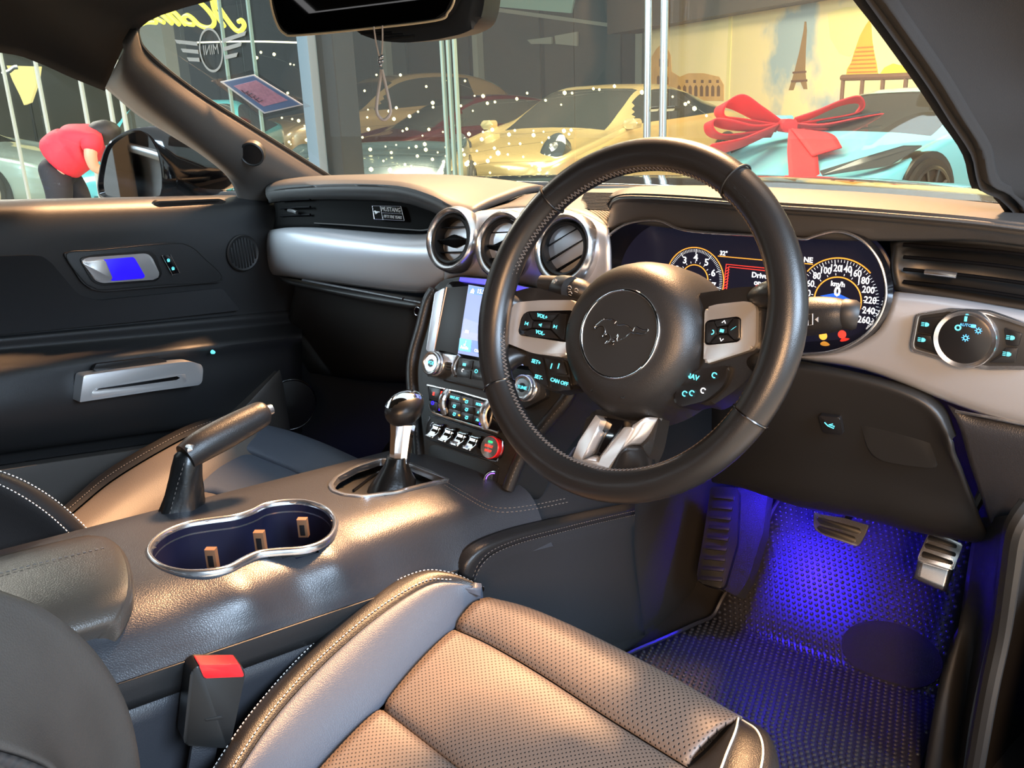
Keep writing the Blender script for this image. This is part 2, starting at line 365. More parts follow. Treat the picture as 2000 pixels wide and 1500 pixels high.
def mural(name):
    m = mat(name, (0.8, 0.6, 0.3), 0.8); nt = m.node_tree; b = nt.nodes['Principled BSDF']; tc = nt.nodes.new('ShaderNodeTexCoord')
    nz = nt.nodes.new('ShaderNodeTexNoise'); nz.inputs['Scale'].default_value = 0.55; nz.inputs['Detail'].default_value = 6; nz.inputs['Roughness'].default_value = 0.55
    cr_ = nt.nodes.new('ShaderNodeValToRGB'); e = cr_.color_ramp.elements; e[0].position = 0.36; e[0].color = (0.36, 0.42, 0.46, 1); e[1].position = 0.44; e[1].color = (0.90, 0.68, 0.38, 1)
    k = cr_.color_ramp.elements.new(0.62); k.color = (0.92, 0.70, 0.34, 1)
    nt.links.new(tc.outputs['Object'], nz.inputs['Vector']); nt.links.new(nz.outputs['Fac'], cr_.inputs[0]); nt.links.new(cr_.outputs[0], b.inputs['Base Color'])
mural('mural_sky')
mat('cup_blue', (0.008, 0.008, 0.022), 0.35)
mat('console_leather', (0.058, 0.046, 0.037), 0.36, bump=(420, 0.13, 'voronoi'), spec=0.6)  # brown base carries the warm light on the armrest lid
mat('leather_back', (0.056, 0.047, 0.040), 0.50, bump=(420, 0.13, 'voronoi'), var=0.25, vscale=14)  # warm base colour replaces the canopy light that the header blocks
mat('ribbed_leather', (0.060, 0.052, 0.048), 0.5, bump=(45, 1.0, 'Z'))
mat('leather_warm_lit', (0.085, 0.070, 0.060), 0.55, bump=(520, 0.13, 'voronoi'))  # black seat leather with the orange light put into its base colour
mat('dark_mirror', (0.10, 0.085, 0.08), 0.03, metal=1.0)
mat('warm_edge_glint', (0.85, 0.66, 0.40), 0.4, metal=0.2)  # warm light reflected along the mirror rim, put into the colour
def glassmat(name, tint, refl, rough=0.0):
    m = bpy.data.materials.new(name); m.use_nodes = True; nt = m.node_tree; nt.nodes.clear()
    o = nt.nodes.new('ShaderNodeOutputMaterial'); mx = nt.nodes.new('ShaderNodeMixShader'); t = nt.nodes.new('ShaderNodeBsdfTransparent'); g = nt.nodes.new('ShaderNodeBsdfGlossy')
    lw = nt.nodes.new('ShaderNodeLayerWeight'); pw = nt.nodes.new('ShaderNodeMath'); pw.operation = 'POWER'; pw.inputs[1].default_value = 4.0
    ma = nt.nodes.new('ShaderNodeMath'); ma.operation = 'MULTIPLY_ADD'; ma.inputs[1].default_value = 0.22; ma.inputs[2].default_value = refl
    nt.links.new(lw.outputs['Facing'], pw.inputs[0]); nt.links.new(pw.outputs[0], ma.inputs[0]); lw = ma
    t.inputs[0].default_value = (*tint, 1); g.inputs['Roughness'].default_value = rough; g.inputs[0].default_value = (1, 1, 1, 1)
    nt.links.new(lw.outputs[0], mx.inputs[0]); nt.links.new(t.outputs[0], mx.inputs[1]); nt.links.new(g.outputs[0], mx.inputs[2]); nt.links.new(mx.outputs[0], o.inputs[0]); M[name] = m
glassmat('clear_glass', (0.97, 0.985, 0.975), 0.012)
glassmat('sleeve_plastic', (0.93, 0.93, 0.93), 0.06)
glassmat('lens_glass', (0.95, 0.95, 0.97), 0.02)
glassmat('shop_glass', (0.90, 0.945, 0.92), 0.025)
def mirror_mat(name, col, rough=0.02):
    mat(name, col, rough, metal=1.0)
mirror_mat('mirror_glass', (0.80, 0.82, 0.82))
def perforated(name, c1, c2, pitch, hole, rough, swap=False):
    """leather with a regular grid of punched holes, laid out in the sheet's own metres"""
    m = mat(name, c1, rough, spec=0.5); nt = m.node_tree; b = nt.nodes['Principled BSDF']
    uv = nt.nodes.new('ShaderNodeUVMap'); sc = nt.nodes.new('ShaderNodeVectorMath'); sc.operation = 'SCALE'; sc.inputs[3].default_value = 1 / pitch
    nt.links.new(uv.outputs[0], sc.inputs[0])
    rot = nt.nodes.new('ShaderNodeMapping'); rot.inputs['Rotation'].default_value[2] = PI / 4; nt.links.new(sc.outputs[0], rot.inputs[0])
    fr = nt.nodes.new('ShaderNodeVectorMath'); fr.operation = 'FRACTION'; nt.links.new(rot.outputs[0], fr.inputs[0])
    di = nt.nodes.new('ShaderNodeVectorMath'); di.operation = 'DISTANCE'; di.inputs[1].default_value = (0.5, 0.5, 0); nt.links.new(fr.outputs[0], di.inputs[0])
    mr = nt.nodes.new('ShaderNodeMapRange'); mr.inputs[1].default_value = hole * 0.8; mr.inputs[2].default_value = hole * 1.2; nt.links.new(di.outputs['Value'], mr.inputs[0])
    mx = nt.nodes.new('ShaderNodeMix'); mx.data_type = 'RGBA'; mx.inputs[6].default_value = (*c2, 1); mx.inputs[7].default_value = (*c1, 1)
    nt.links.new(mr.outputs[0], mx.inputs[0]); nt.links.new(mx.outputs[2], b.inputs['Base Color'])
    bp = nt.nodes.new('ShaderNodeBump'); bp.inputs['Strength'].default_value = 0.6; bp.inputs['Distance'].default_value = 0.001
    nt.links.new(mr.outputs[0], bp.inputs['Height']); nt.links.new(bp.outputs[0], b.inputs['Normal']); return m
perforated('leather_perforated', (0.140, 0.106, 0.086), (0.010, 0.008, 0.007), 0.0044, 0.19, 0.46)  # black leather lightened and browned to carry the warm light
# ================================================================== CAR SHELL (the setting)
def A(l): return [at(*q) for q in l]
# --- headliner: from the window rail on the left up and over
ceil_rows = []
ys = (-1.5, -1.0, -0.6, -0.3)
for x, zb, front in ((-0.715, 1.185, A([(0, 103, 'x', -0.715), (70, 121, 'x', -0.715), (140, 152, 'x', -0.715), (205, 178, 'x', -0.715)])),
                     (-0.675, 1.245, A([(10, 30, 'x', -0.675), (90, 55, 'x', -0.675), (170, 95, 'x', -0.675), (225, 128, 'x', -0.675)])),
                     (-0.60, 1.285, [Vector((-0.61, -0.15, 1.275)), Vector((-0.605, -0.10, 1.26)), Vector((-0.60, -0.04, 1.235))] + A([(262, 66, 'x', -0.60)])),
                     (-0.48, 1.30, [Vector((-0.48, -0.15, 1.293)), Vector((-0.48, -0.06, 1.28)), Vector((-0.48, 0.02, 1.255)), Vector((-0.48, 0.075, 1.222))]),
                     (0.0, 1.31, [Vector((0, -0.15, 1.305)), Vector((0, -0.03, 1.295)), Vector((0, 0.08, 1.28)), Vector((0, 0.15, 1.255))]),
                     (0.48, 1.30, [Vector((0.48, -0.15, 1.293)), Vector((0.48, -0.06, 1.28)), Vector((0.48, 0.02, 1.255)), Vector((0.48, 0.075, 1.222))]),
                     (0.60, 1.285, [Vector((0.60, -0.15, 1.275)), Vector((0.60, -0.10, 1.26)), Vector((0.60, -0.04, 1.235)), Vector((0.60, 0.03, 1.20))]),
                     (0.70, 1.26, [Vector((0.70, -0.15, 1.245)), Vector((0.70, -0.10, 1.235)), Vector((0.70, -0.04, 1.215)), Vector((0.70, 0.03, 1.18))])):
    ceil_rows.append([Vector((x, y, zb)) for y in ys] + list(front))
o = surf('ceiling', ceil_rows, 'headliner', thick=0.02, nu=4, nv=4); tag(o, 'black cloth headliner and window rail of the car', kind='structure')
rear = thing('wall_back_cabin', 'black rear bulkhead and left rear side of the car cabin', None, (0, -1.45, 0.2), kind='structure')
wbox('rear_bulkhead', (-0.80, -1.56, 0.15), (0.80, -1.50, 1.28), 'headliner', rear); wbox('rear_side', (-0.80, -1.55, 0.15), (-0.75, -0.75, 1.26), 'headliner', rear)
# --- left front pillar trim with a small speaker
pa = A([(268, 58, 'x', -0.585), (283, 104, 'x', -0.60), (335, 150, 'x', -0.625), (400, 197, 'x', -0.645), (480, 247, 'x', -0.665), (560, 297, 'x', -0.685), (650, 354, 'x', -0.70)])
pb = A([(256, 78, 'x', -0.575), (268, 118, 'x', -0.588), (318, 163, 'x', -0.612), (383, 210, 'x', -0.630), (462, 262, 'x', -0.650), (540, 312, 'x', -0.672), (625, 362, 'x', -0.69)])
pc = A([(243, 98, 'x', -0.578), (254, 138, 'x', -0.59), (302, 184, 'x', -0.614), (362, 234, 'x', -0.632), (438, 286, 'x', -0.652), (508, 332, 'x', -0.674), (585, 372, 'x', -0.692)])
pd_ = A([(226, 128, 'x', -0.61), (236, 162, 'x', -0.62), (284, 208, 'x', -0.64), (346, 256, 'x', -0.658), (412, 305, 'x', -0.675), (470, 348, 'x', -0.70), (540, 392, 'x', -0.715)])
pe = A([(205, 172, 'x', -0.70), (222, 186, 'x', -0.70), (270, 226, 'x', -0.705), (332, 264, 'x', -0.71), (395, 304, 'x', -0.715), (446, 348, 'x', -0.725), (470, 400, 'x', -0.735)])
apl = thing('trim_1', 'dark taupe cloth pillar trim beside the windscreen with a small round speaker', None, at(600, 372, 'x', -0.7), kind='structure')
surf('pillar_cover', [pa, pb, pc, pd_, pe], 'pillar_cloth', apl, nu=5, nv=5, thick=0.012)
# black seal between pillar and glass
sl = A([(340, -4, 'x', -0.50), (290, 24, 'x', -0.565), (268, 50, 'x', -0.59), (268, 74, 'x', -0.597), (283, 100, 'x', -0.605), (335, 146, 'x', -0.63), (400, 193, 'x', -0.65), (480, 243, 'x', -0.67), (560, 293, 'x', -0.69), (650, 350, 'x', -0.705)])
tube('glass_seal', sl, 0.0055, 'black_plastic', apl, seg=8)
Fs = Fr(at(492, 301, 'x', -0.648), (0.78, 0.60, 0.0), (0.25, -0.2, 1))
lathe('speaker_rim', Fs, [(0.0, -0.012), (0.0235, -0.012), (0.0235, 0.002), (0.021, 0.004), (0.0195, 0.002), (0.0, 0.002)], 'dark_plastic', apl)
g = lathe('speaker_grille', Fs, [(0.019, 0.0022), (0.012, 0.003), (0.0, 0.0034)], 'black_plastic', apl)
# --- driver's front pillar, near, right edge of the view
q1 = A([(1640, -70, 'x', 0.565), (1690, 0, 'x', 0.58), (1742, 72, 'x', 0.59), (1812, 170, 'x', 0.605), (1856, 240, 'x', 0.615), (1896, 302, 'x', 0.622), (1906, 345, 'x', 0.626), (1918, 374, 'x', 0.63), (1952, 390, 'x', 0.635), (1985, 425, 'x', 0.642), (1996, 470, 'x', 0.65)])
q0 = [p + Vector((0.0, 0.03, 0.006)) for p in q1]
q2 = A([(1700, -80, 'x', 0.575), (1752, -10, 'x', 0.588), (1805, 65, 'x', 0.60), (1870, 165, 'x', 0.614), (1912, 240, 'x', 0.625), (1945, 302, 'x', 0.632), (1958, 345, 'x', 0.637), (1972, 378, 'x', 0.642), (2000, 400, 'x', 0.646), (2020, 435, 'x', 0.652), (2030, 480, 'x', 0.66)])
q3 = A([(1880, -90, 'x', 0.63), (1930, -20, 'x', 0.64), (1980, 60, 'x', 0.65), (2030, 160, 'x', 0.66), (2060, 240, 'x', 0.67), (2080, 305, 'x', 0.675), (2090, 350, 'x', 0.68), (2100, 385, 'x', 0.684), (2110, 410, 'x', 0.688), (2120, 445, 'x', 0.69), (2130, 490, 'x', 0.695)])
q4 = [p + Vector((0.06, 0.05, 0.0)) for p in q3]
o = surf('trim_2', [q0, q1, q2, q3, q4], 'headliner', nu=3, nv=4, thick=0.01); tag(o, 'dark grey cloth pillar trim on the driver side, close to the viewer', kind='structure')
# --- windscreen and side glass
ws = [[Vector((-0.59, 0.04, 1.205)), Vector((-0.3, 0.13, 1.235)), Vector((0, 0.16, 1.245)), Vector((0.3, 0.13, 1.235)), Vector((0.59, 0.04, 1.205))],
      [Vector((-0.655, 0.31, 1.06)), Vector((-0.33, 0.43, 1.085)), Vector((0, 0.47, 1.09)), Vector((0.33, 0.43, 1.085)), Vector((0.655, 0.31, 1.06))],
      [Vector((-0.715, 0.56, 0.90)), Vector((-0.37, 0.70, 0.895)), Vector((0, 0.75, 0.89)), Vector((0.37, 0.70, 0.895)), Vector((0.715, 0.56, 0.90))]]
o = surf('window_1', ws, 'clear_glass', nu=4, nv=4); tag(o, 'curved clear windscreen of the car', kind='structure')
sg = [A([(-900, -60, 'x', -0.735), (-400, 0, 'x', -0.735), (0, 95, 'x', -0.735), (150, 150, 'x', -0.735), (300, 238, 'x', -0.735), (470, 350, 'x', -0.735)]),
      A([(-900, 450, 'x', -0.748), (-400, 421, 'x', -0.748), (0, 400, 'x', -0.748), (150, 397, 'x', -0.748), (300, 394, 'x', -0.748), (470, 391, 'x', -0.748)])]
o = surf('window_2', sg, 'clear_glass', nu=2, nv=2); tag(o, 'clear passenger side window of the car', kind='structure')
# --- car floor, firewall, tunnel and sill
flo = thing('floor', 'black carpeted car floor with raised toe board', None, (0.1, 0.2, 0.19), kind='structure')
surf('carpet', [[Vector((x, y, z)) for x in (-0.75, -0.2, 0.2, 0.9)] for y, z in ((-1.5, 0.19), (0.0, 0.19), (0.50, 0.19), (0.62, 0.25), (0.90, 0.48), (0.95, 0.82))], 'carpet', flo, nu=2, nv=5, thick=0.02)
surf('tunnel_carpet', [[Vector((x, y, 0.19 + h)) for x, h in ((-0.20, 0.0), (-0.17, 0.2), (-0.12, 0.32), (0.09, 0.32), (0.13, 0.2), (0.155, 0.0))] for y in (-1.2, 0.0, 0.5, 1.0)], 'carpet', flo, nu=3, nv=2, thick=0.01)
wbox('kick_board', (-0.80, 0.16, 0.15), (-0.745, 0.98, 0.86), 'carpet', flo)
wbox('kick_board', (0.745, 0.30, 0.15), (0.80, 0.98, 0.86), 'carpet', flo)
# driver side kick panel and sill, lower right of the view
sill = thing('trim_3', 'black plastic door sill and kick panel beside the driver footwell', None, (0.70, 0.2, 0.20), kind='structure')
surf('kick_panel', [A([(1905, 1010, 'y', 0.36), (1888, 1120, 'y', 0.36), (1868, 1250, 'x', 0.640), (1840, 1400, 'x', 0.640), (1815, 1560, 'x', 0.640)]),
                    A([(1940, 1010, 'x', 0.668), (1925, 1120, 'x', 0.668), (1905, 1250, 'x', 0.66), (1880, 1400, 'x', 0.655), (1860, 1560, 'x', 0.655)]),
                    A([(1985, 1005, 'x', 0.70), (1970, 1110, 'x', 0.70), (1945, 1240, 'x', 0.69), (1910, 1400, 'x', 0.68), (1890, 1560, 'x', 0.68)]),
                    A([(2080, 1000, 'x', 0.73), (2060, 1110, 'x', 0.73), (2040, 1240, 'x', 0.72), (2020, 1400, 'x', 0.715), (2010, 1560, 'x', 0.71)])], 'soft_plastic', sill, nu=4, nv=4, thick=0.012)
tube('door_seal', A([(2012, 985, 'x', 0.722), (1985, 1030, 'x', 0.715), (1972, 1110, 'x', 0.708), (1955, 1230, 'x', 0.70), (1930, 1350, 'x', 0.695), (1900, 1520, 'x', 0.69)]), 0.011, 'dark_plastic', sill, seg=10)
# ================================================================== PASSENGER DOOR
door = thing('door_1', 'black passenger door lining with silver handle and pull', None, (-0.70, 0.0, 0.30), kind='structure')
def drow(yl, yr, x, xr=None):
    xr = x if xr is None else xr
    r = A([(px, yl + (yr - yl) * px / 500, 'x', x + (xr - x) * max(0, min(1, px / 500))) for px in (-260, -120, 0, 130, 260, 390, 500, 590)])
    return [Vector((r[0].x, -1.12, r[0].z + 0.02)), Vector((r[0].x, -0.75, r[0].z + 0.014))] + r   # on to the rear end of the door
rows = [drow(390, 380, -0.757), drow(392, 382.5, -0.742), drow(398, 389, -0.728), drow(412, 404, -0.712), drow(445, 438, -0.702), drow(500, 482, -0.700), drow(560, 530, -0.703),
        drow(648, 604, -0.708), drow(656, 612, -0.704), drow(664, 620, -0.698), drow(680, 634, -0.700), drow(688, 641, -0.694), drow(708, 655, -0.668), drow(725, 668, -0.650), drow(750, 690, -0.640, -0.66),
        drow(800, 735, -0.632, -0.66), drow(850, 780, -0.640, -0.67), drow(884, 815, -0.668, -0.68), drow(893, 823, -0.70), drow(960, 880, -0.712), drow(1100, 1000, -0.715)]
surf('door_lining', rows, 'soft_plastic', door, nu=3, nv=3, thick=0.02)
Fd = Fr((-0.70, 0, 0), (0, 1, 0), (0, 0, 1))
plate('window_vent_slot', Fr((-0.722, 0, 0), (0, 1, 0), (0.35, 0, 1)), [(298, 400), (306, 393), (428, 388), (444, 393), (436, 398), (310, 405)], -0.004, 0.0015, 'dark_plastic', door, bevel=0.001, r=0.004)
plate('vent_slot_opening', Fr((-0.722, 0, 0), (0, 1, 0), (0.35, 0, 1)), [(308, 399), (314, 396), (424, 391), (430, 393), (424, 396), (312, 402)], -0.002, 0.0019, 'black_plastic', door, bevel=0.0003, r=0.002)
# suede insert running below the handle bezel
plate('door_insert', Fd, [(-420, 520), (-150, 506), (60, 498), (82, 500), (100, 513), (150, 572), (168, 582), (195, 587), (435, 563), (470, 606), (250, 630), (0, 654), (-150, 668), (-420, 694)], -0.008, 0.004, 'suede', door, bevel=0.003, r=0.006)
# handle bezel
plate('handle_bezel', Fd, [(122, 494), (190, 485), (330, 472), (372, 476), (402, 500), (438, 548), (425, 552), (310, 561), (205, 570), (180, 566), (160, 552)], -0.006, 0.005, 'soft_plastic', door, bevel=0.003, r=0.008)
tube('bezel_groove', [Fd.w(*Fd.p(x, y, 0.006), 0.0052) for x, y in [(130, 497), (190, 489), (330, 476), (369, 480), (397, 502), (431, 547), (310, 557), (207, 566), (184, 562), (163, 548)]], 0.0009, 'black_plastic', door, seg=6, closed=True)
plate('handle_surround', Fd, [(154, 505), (180, 498), (292, 490), (305, 498), (318, 535), (308, 549), (200, 558), (180, 550)], 0.002, 0.0075, 'black_plastic', door, bevel=0.001, r=0.008)
plate('door_handle', Fd, [(158, 509), (172, 503), (285, 495), (296, 500), (313, 537), (305, 546), (200, 553), (186, 548)], 0.004, 0.0095, 'trim_silver', door, bevel=0.002, r=0.008)
plate('lit_handle_bowl', Fd, [(200, 507), (262, 502), (284, 540), (279, 544), (217, 549)], 0.006, 0.0105, 'glow_blue', door, bevel=0.0008, r=0.004)
plate('handle_lever', Fd, [(160, 512), (205, 507), (221, 546), (198, 550), (186, 545)], 0.006, 0.0125, 'trim_silver', door, bevel=0.002, r=0.004)
plate('lock_switch', Fd, [(316, 499), (333, 497), (351, 533), (337, 537)], 0.003, 0.0085, 'gloss_black', door, bevel=0.001, r=0.003)
tube('switch_frame', [Fd.w(*Fd.p(x, y, 0.009), 0.0086) for x, y in [(316, 499), (333, 497), (351, 533), (337, 537)]], 0.0007, 'satin_silver', door, seg=6, closed=True, sm=False)
for (x, y) in ((329, 508), (338, 524)):
    f = Fd.at(x, y, 0.009); ring('lock_symbol', f, 0.0022, 0.0006, 'icon_cyan', door, seg=16, ts=6); box('lock_symbol', f, 0, -0.0015, 0.0046, 0.0034, 0, 0.0005, 'icon_cyan', door, bevel=0)
# round tweeter and lower speaker
ft = Fd.at(474, 494, 0.003)
lathe('tweeter_rim', ft, [(0.0, -0.01), (0.036, -0.01), (0.036, 0.002), (0.034, 0.004), (0.031, 0.002), (0.0, 0.0025)], 'dark_plastic', door)
for k in range(9):
    u = -0.026 + 0.0065 * k; hh = math.sqrt(max(0, 0.030 ** 2 - u * u)); box('tweeter_bar', ft, u, 0, 0.0035, 2 * hh, 0.002, 0.0040, 'black_plastic', door, bevel=0.0005)
fl = Fr(at(568, 790, 'x', -0.66), (0.30, 0.95, 0), (0, 0, 1))
lathe('speaker_cover', fl, [(0.0, 0.0), (0.054, 0.0), (0.052, 0.004), (0.03, 0.008), (0.0, 0.010)], 'black_plastic', door)
ring('speaker_ring', fl, 0.0545, 0.0014, 'dark_chrome', door, h=0.001)
# armrest pull
Fp = Fr((-0.630, 0, 0), (0, 1, 0), (0, 0, 1))
plate('pull_recess', Fp, [(182, 722), (188, 711), (305, 697), (325, 704), (330, 716), (200, 734)], -0.006, 0.0015, 'black_plastic', door, bevel=0.0006, r=0.003)
plate('door_pull', Fp, [(156, 786), (163, 733), (240, 722), (345, 708), (372, 706), (394, 712), (397, 722), (395, 745), (390, 752), (300, 764), (160, 785)], -0.012, 0.016, 'trim_silver', door, bevel=0.007, r=0.006)
plate('pull_slot', Fp, [(180, 766), (190, 757), (350, 732), (362, 731), (365, 745), (356, 750), (180, 777)], 0.010, 0.0165, 'trim_silver', door, bevel=0.0005, r=0.002)
plate('slot_shadow', Fp, [(186, 764), (192, 759), (346, 735), (352, 738), (345, 742)], 0.010, 0.0172, 'dark_chrome', door, bevel=0.0004, r=0.001)
fk = Fp.at(417, 688, -0.004); lathe('ambient_light', fk, [(0.0, -0.004), (0.004, -0.004), (0.003, 0.0015), (0.0, 0.002)], 'icon_cyan', door, seg=12)
# map pocket lip, lit along its edge
surf('map_pocket', [A([(-200, 940, 'x', -0.690), (0, 908, 'x', -0.690), (150, 886, 'x', -0.690), (290, 866, 'x', -0.690), (390, 848, 'x', -0.69), (440, 805, 'x', -0.69), (520, 720, 'x', -0.69)]),
                    A([(-200, 952, 'x', -0.640), (0, 920, 'x', -0.640), (150, 898, 'x', -0.640), (290, 877, 'x', -0.640), (400, 858, 'x', -0.645), (455, 815, 'x', -0.65), (540, 725, 'x', -0.655)]),
                    A([(-200, 964, 'x', -0.628), (0, 932, 'x', -0.628), (150, 908, 'x', -0.628), (290, 886, 'x', -0.628), (405, 868, 'x', -0.632), (465, 825, 'x', -0.64), (550, 735, 'x', -0.645)]),
                    A([(-200, 1100, 'x', -0.64), (0, 1070, 'x', -0.64), (150, 1040, 'x', -0.64), (290, 1000, 'x', -0.64), (420, 960, 'x', -0.645), (520, 900, 'x', -0.65), (570, 860, 'x', -0.655)])], 'pillar_cloth', door, nu=3, nv=4, thick=0.004)
# ================================================================== DASHBOARD
dash = thing('dashboard', 'black padded dashboard with brushed silver fascia, seen from the driver side', 'dashboard', (0, 0.35, 0.70))
lip = [(528, 376, 'y', 0.335), (560, 371, 'y', 0.312), (620, 367.5, 'y', 0.298), (700, 367, 'y', 0.29), (785, 372, 'y', 0.285), (845, 389, 'y', 0.28), (890, 411, 'y', 0.279), (930, 424, 'y', 0.282)]
far = [(540, 366, 'x', -0.705), (575, 359, 'x', -0.705), (620, 354, 'x', -0.70), (700, 350.5, 'y', 0.58), (800, 349, 'y', 0.58), (890, 352, 'y', 0.56), (980, 362, 'y', 0.53), (1050, 374, 'y', 0.47)]
lipd = A([(x, y + 5, 'y', v + 0.002) for x, y, _, v in lip]); lipu = A([(x, y + 13, 'y', v + 0.022) for x, y, _, v in lip])
L, Fa = A(lip), A(far); mid = [a.lerp(b, 0.35) + Vector((0, 0, 0.006)) for a, b in zip(L, Fa)]; beyond = [p + Vector((0, 0.08, -0.02)) for p in Fa]
surf('passenger_pad', [lipu, lipd, L, [a.lerp(b, 0.04) + Vector((0, 0, 0.004)) for a, b in zip(L, Fa)], mid, Fa, beyond], 'dash_pad', dash, nu=4, nv=4, thick=0.01)
stitches('pad_stitching', [p + Vector((0, 0.004, 0.0045)) for p in L], 'thread_dark', dash, r=0.0006)
# dark recessed panel in front of the passenger
P1 = [(532, 384, 0.345), (560, 381, 0.33), (620, 379, 0.318), (700, 379, 0.31), (785, 384, 0.305), (845, 400, 0.30), (885, 418, 0.298), (900, 424, 0.298)]
P3 = [(534, 446, 0.33), (560, 443, 0.315), (620, 444, 0.308), (700, 450, 0.305), (785, 457, 0.302), (835, 458, 0.298), (875, 440, 0.296), (900, 425, 0.298)]
up_, lo_ = A([(x, y, 'y', v) for x, y, v in P1]), A([(x, y, 'y', v) for x, y, v in P3])
surf('passenger_panel', [up_, [a.lerp(b, 0.5) + Vector((0, 0.006, 0)) for a, b in zip(up_, lo_)], lo_], 'panel_black', dash, nu=4, nv=4, thick=0.01)
tube('panel_lip', A([(615, 436, 'y', 0.302), (700, 441, 'y', 0.298), (790, 448, 'y', 0.295), (835, 449, 'y', 0.292), (872, 432, 'y', 0.290)]), 0.0022, 'gloss_black', dash, seg=8)
# end vent
for k in range(3): tube('vent_slat', A([(548, 392 + 15 * k, 'y', 0.326), (580, 390 + 15 * k, 'y', 0.316), (606, 389 + 15 * k, 'y', 0.311)]), 0.002, 'vent_black', dash, seg=8)
tube('vent_tab', A([(564, 411, 'y', 0.309), (572, 412, 'y', 0.306), (580, 415, 'y', 0.306)]), 0.0035, 'satin_silver', dash, seg=10)
# badge on the panel
Fb = Fr(at(760, 415, 'y', 0.300), (1, 0.02, 0), (0, 0.12, 1))
bd = plate('badge', Fb, [(727, 402), (783, 403), (790, 431), (733, 428)], -0.002, 0.0012, 'panel_black', dash, bevel=0.0002, r=0.001)
def bline(x0, y0, x1, y1): tube('badge_line', [Fb.w(*Fb.p(x0, y0, 0.0014), 0.0014), Fb.w(*Fb.p(x1, y1, 0.0014), 0.0014)], 0.0007, 'satin_silver', bd, seg=6, sm=False)
for l in ((727, 402, 783, 403), (731, 428, 790, 431), (745, 415.5, 786, 417.5), (743, 403, 748, 428.5), (727, 402, 731, 428), (783, 403, 790, 431)): bline(*l)
HORSE = [(0.002,0.038),(0.012,0.014),(0.047,0.018),(0.079,0.047),(0.116,0.066),(0.16,0.068),(0.188,0.049),(0.212,0.011),(0.219,-0.022),(0.188,-0.07),(0.184,-0.094),(0.219,-0.101),(0.244,-0.09),(0.27,-0.081),(0.242,-0.065),(0.235,-0.043),(0.267,-0.038),(0.305,-0.047),(0.331,-0.081),(0.347,-0.105),(0.328,-0.133),(0.291,-0.157),(0.262,-0.198),(0.297,-0.189),(0.335,-0.155),(0.36,-0.157),(0.386,-0.173),(0.413,-0.202),(0.421,-0.184),(0.393,-0.152),(0.409,-0.137),(0.444,-0.13),(0.407,-0.111),(0.365,-0.116),(0.4,-0.09),(0.447,-0.062),(0.465,-0.018),(0.477,-0.049),(0.465,-0.092),(0.486,-0.141),(0.523,-0.108),(0.593,-0.07),(0.645,-0.022),(0.68,0.027),(0.715,0.043),(0.756,0.027),(0.791,0.044),(0.826,0.038),(0.895,0.038),(0.965,0.059),(1.0,0.114),(0.988,0.124),(0.948,0.103),(0.884,0.105),(0.826,0.124),(0.773,0.141),(0.744,0.119),(0.727,0.065),(0.686,0.092),(0.628,0.133),(0.552,0.148),(0.477,0.13),(0.407,0.13),(0.366,0.141),(0.39,0.178),(0.349,0.189),(0.302,0.205),(0.262,0.189),(0.221,0.2),(0.192,0.189),(0.157,0.2),(0.145,0.178),(0.11,0.157),(0.07,0.114),(0.023,0.07)]
def horse(F, a, b, wd, h, m, parent, outline=None):
    pts = [(a + (x - 0.5) * wd, b + y * wd) for x, y in HORSE]
    o = prism('horse_emblem', F, pts, h - 0.0004, h + 0.0008, m, parent)
    if outline: tube('emblem_outline', [F.w(x, y, h + 0.0008) for x, y in pts], wd * 0.010, outline, o, seg=6, closed=True, sm=False)
    return o
c = Fb.p(736.5, 415, 0.0013); horse(Fb, c[0], c[1], 0.016, 0.0016, 'satin_silver', bd)
a, b = Fb.p(763.5, 409.7, 0.0015); text('lettering', 'MUSTANG', Fb, a, b, 0.0105, 'icon_grey', bd, h=0.0015, sx=0.95)
a, b = Fb.p(767, 424, 0.0015); text('lettering', 'FIFTY FIVE YEARS', Fb, a, b, 0.0072, 'icon_grey', bd, h=0.0015, sx=0.80)
# silver fascia, passenger part
cx = [519, 535, 565, 620, 700, 780, 838, 872]
R = [([452, 448, 444, 444, 450, 456, 456, 441], [.345, .318, .300, .296, .294, .292, .288, .284]),
     ([462, 456, 453, 455, 461, 467, 467, 455], [.330, .298, .280, .274, .270, .266, .262, .262]),
     ([480, 476, 474, 476, 482, 488, 490, 484], [.322, .288, .270, .262, .257, .252, .249, .249]),
     ([502, 503, 504, 508, 514, 520, 523, 520], [.324, .292, .274, .265, .258, .252, .249, .248]),
     ([520, 525, 529, 536, 545, 554, 556, 543], [.332, .304, .288, .280, .272, .265, .260, .256]),
     ([530, 537, 541, 549, 560, 570, 571, 552], [.345, .325, .315, .308, .302, .296, .288, .28])]
rr = [[at(x, y, 'y', v) for x, y, v in zip(cx, ry, rv)] for ry, rv in R]
surf('silver_fascia', rr, 'brushed_silver', dash, nu=4, nv=4, thick=0.006)
# silver fascia, centre part with three vents
cx = [868, 900, 940, 985, 1040, 1100, 1150, 1190]
R = [([442, 421, 411.5, 408, 405, 409, 423, 444], .285), ([450, 430, 420, 416, 413.5, 418, 433, 452], .262), ([480, 465, 458, 455, 454, 458, 470, 486], .247),
     ([520, 512, 508, 508, 510, 518, 530, 546], .243), ([544, 536, 537, 542, 552, 564, 580, 596], .248), ([552, 541, 543, 549, 560, 573, 590, 606], .270)]
rr = [[at(x, y, 'y', v) for x, y in zip(cx, ry)] for ry, v in R]
surf('centre_fascia', rr, 'brushed_silver', dash, nu=4, nv=4, thick=0.006)
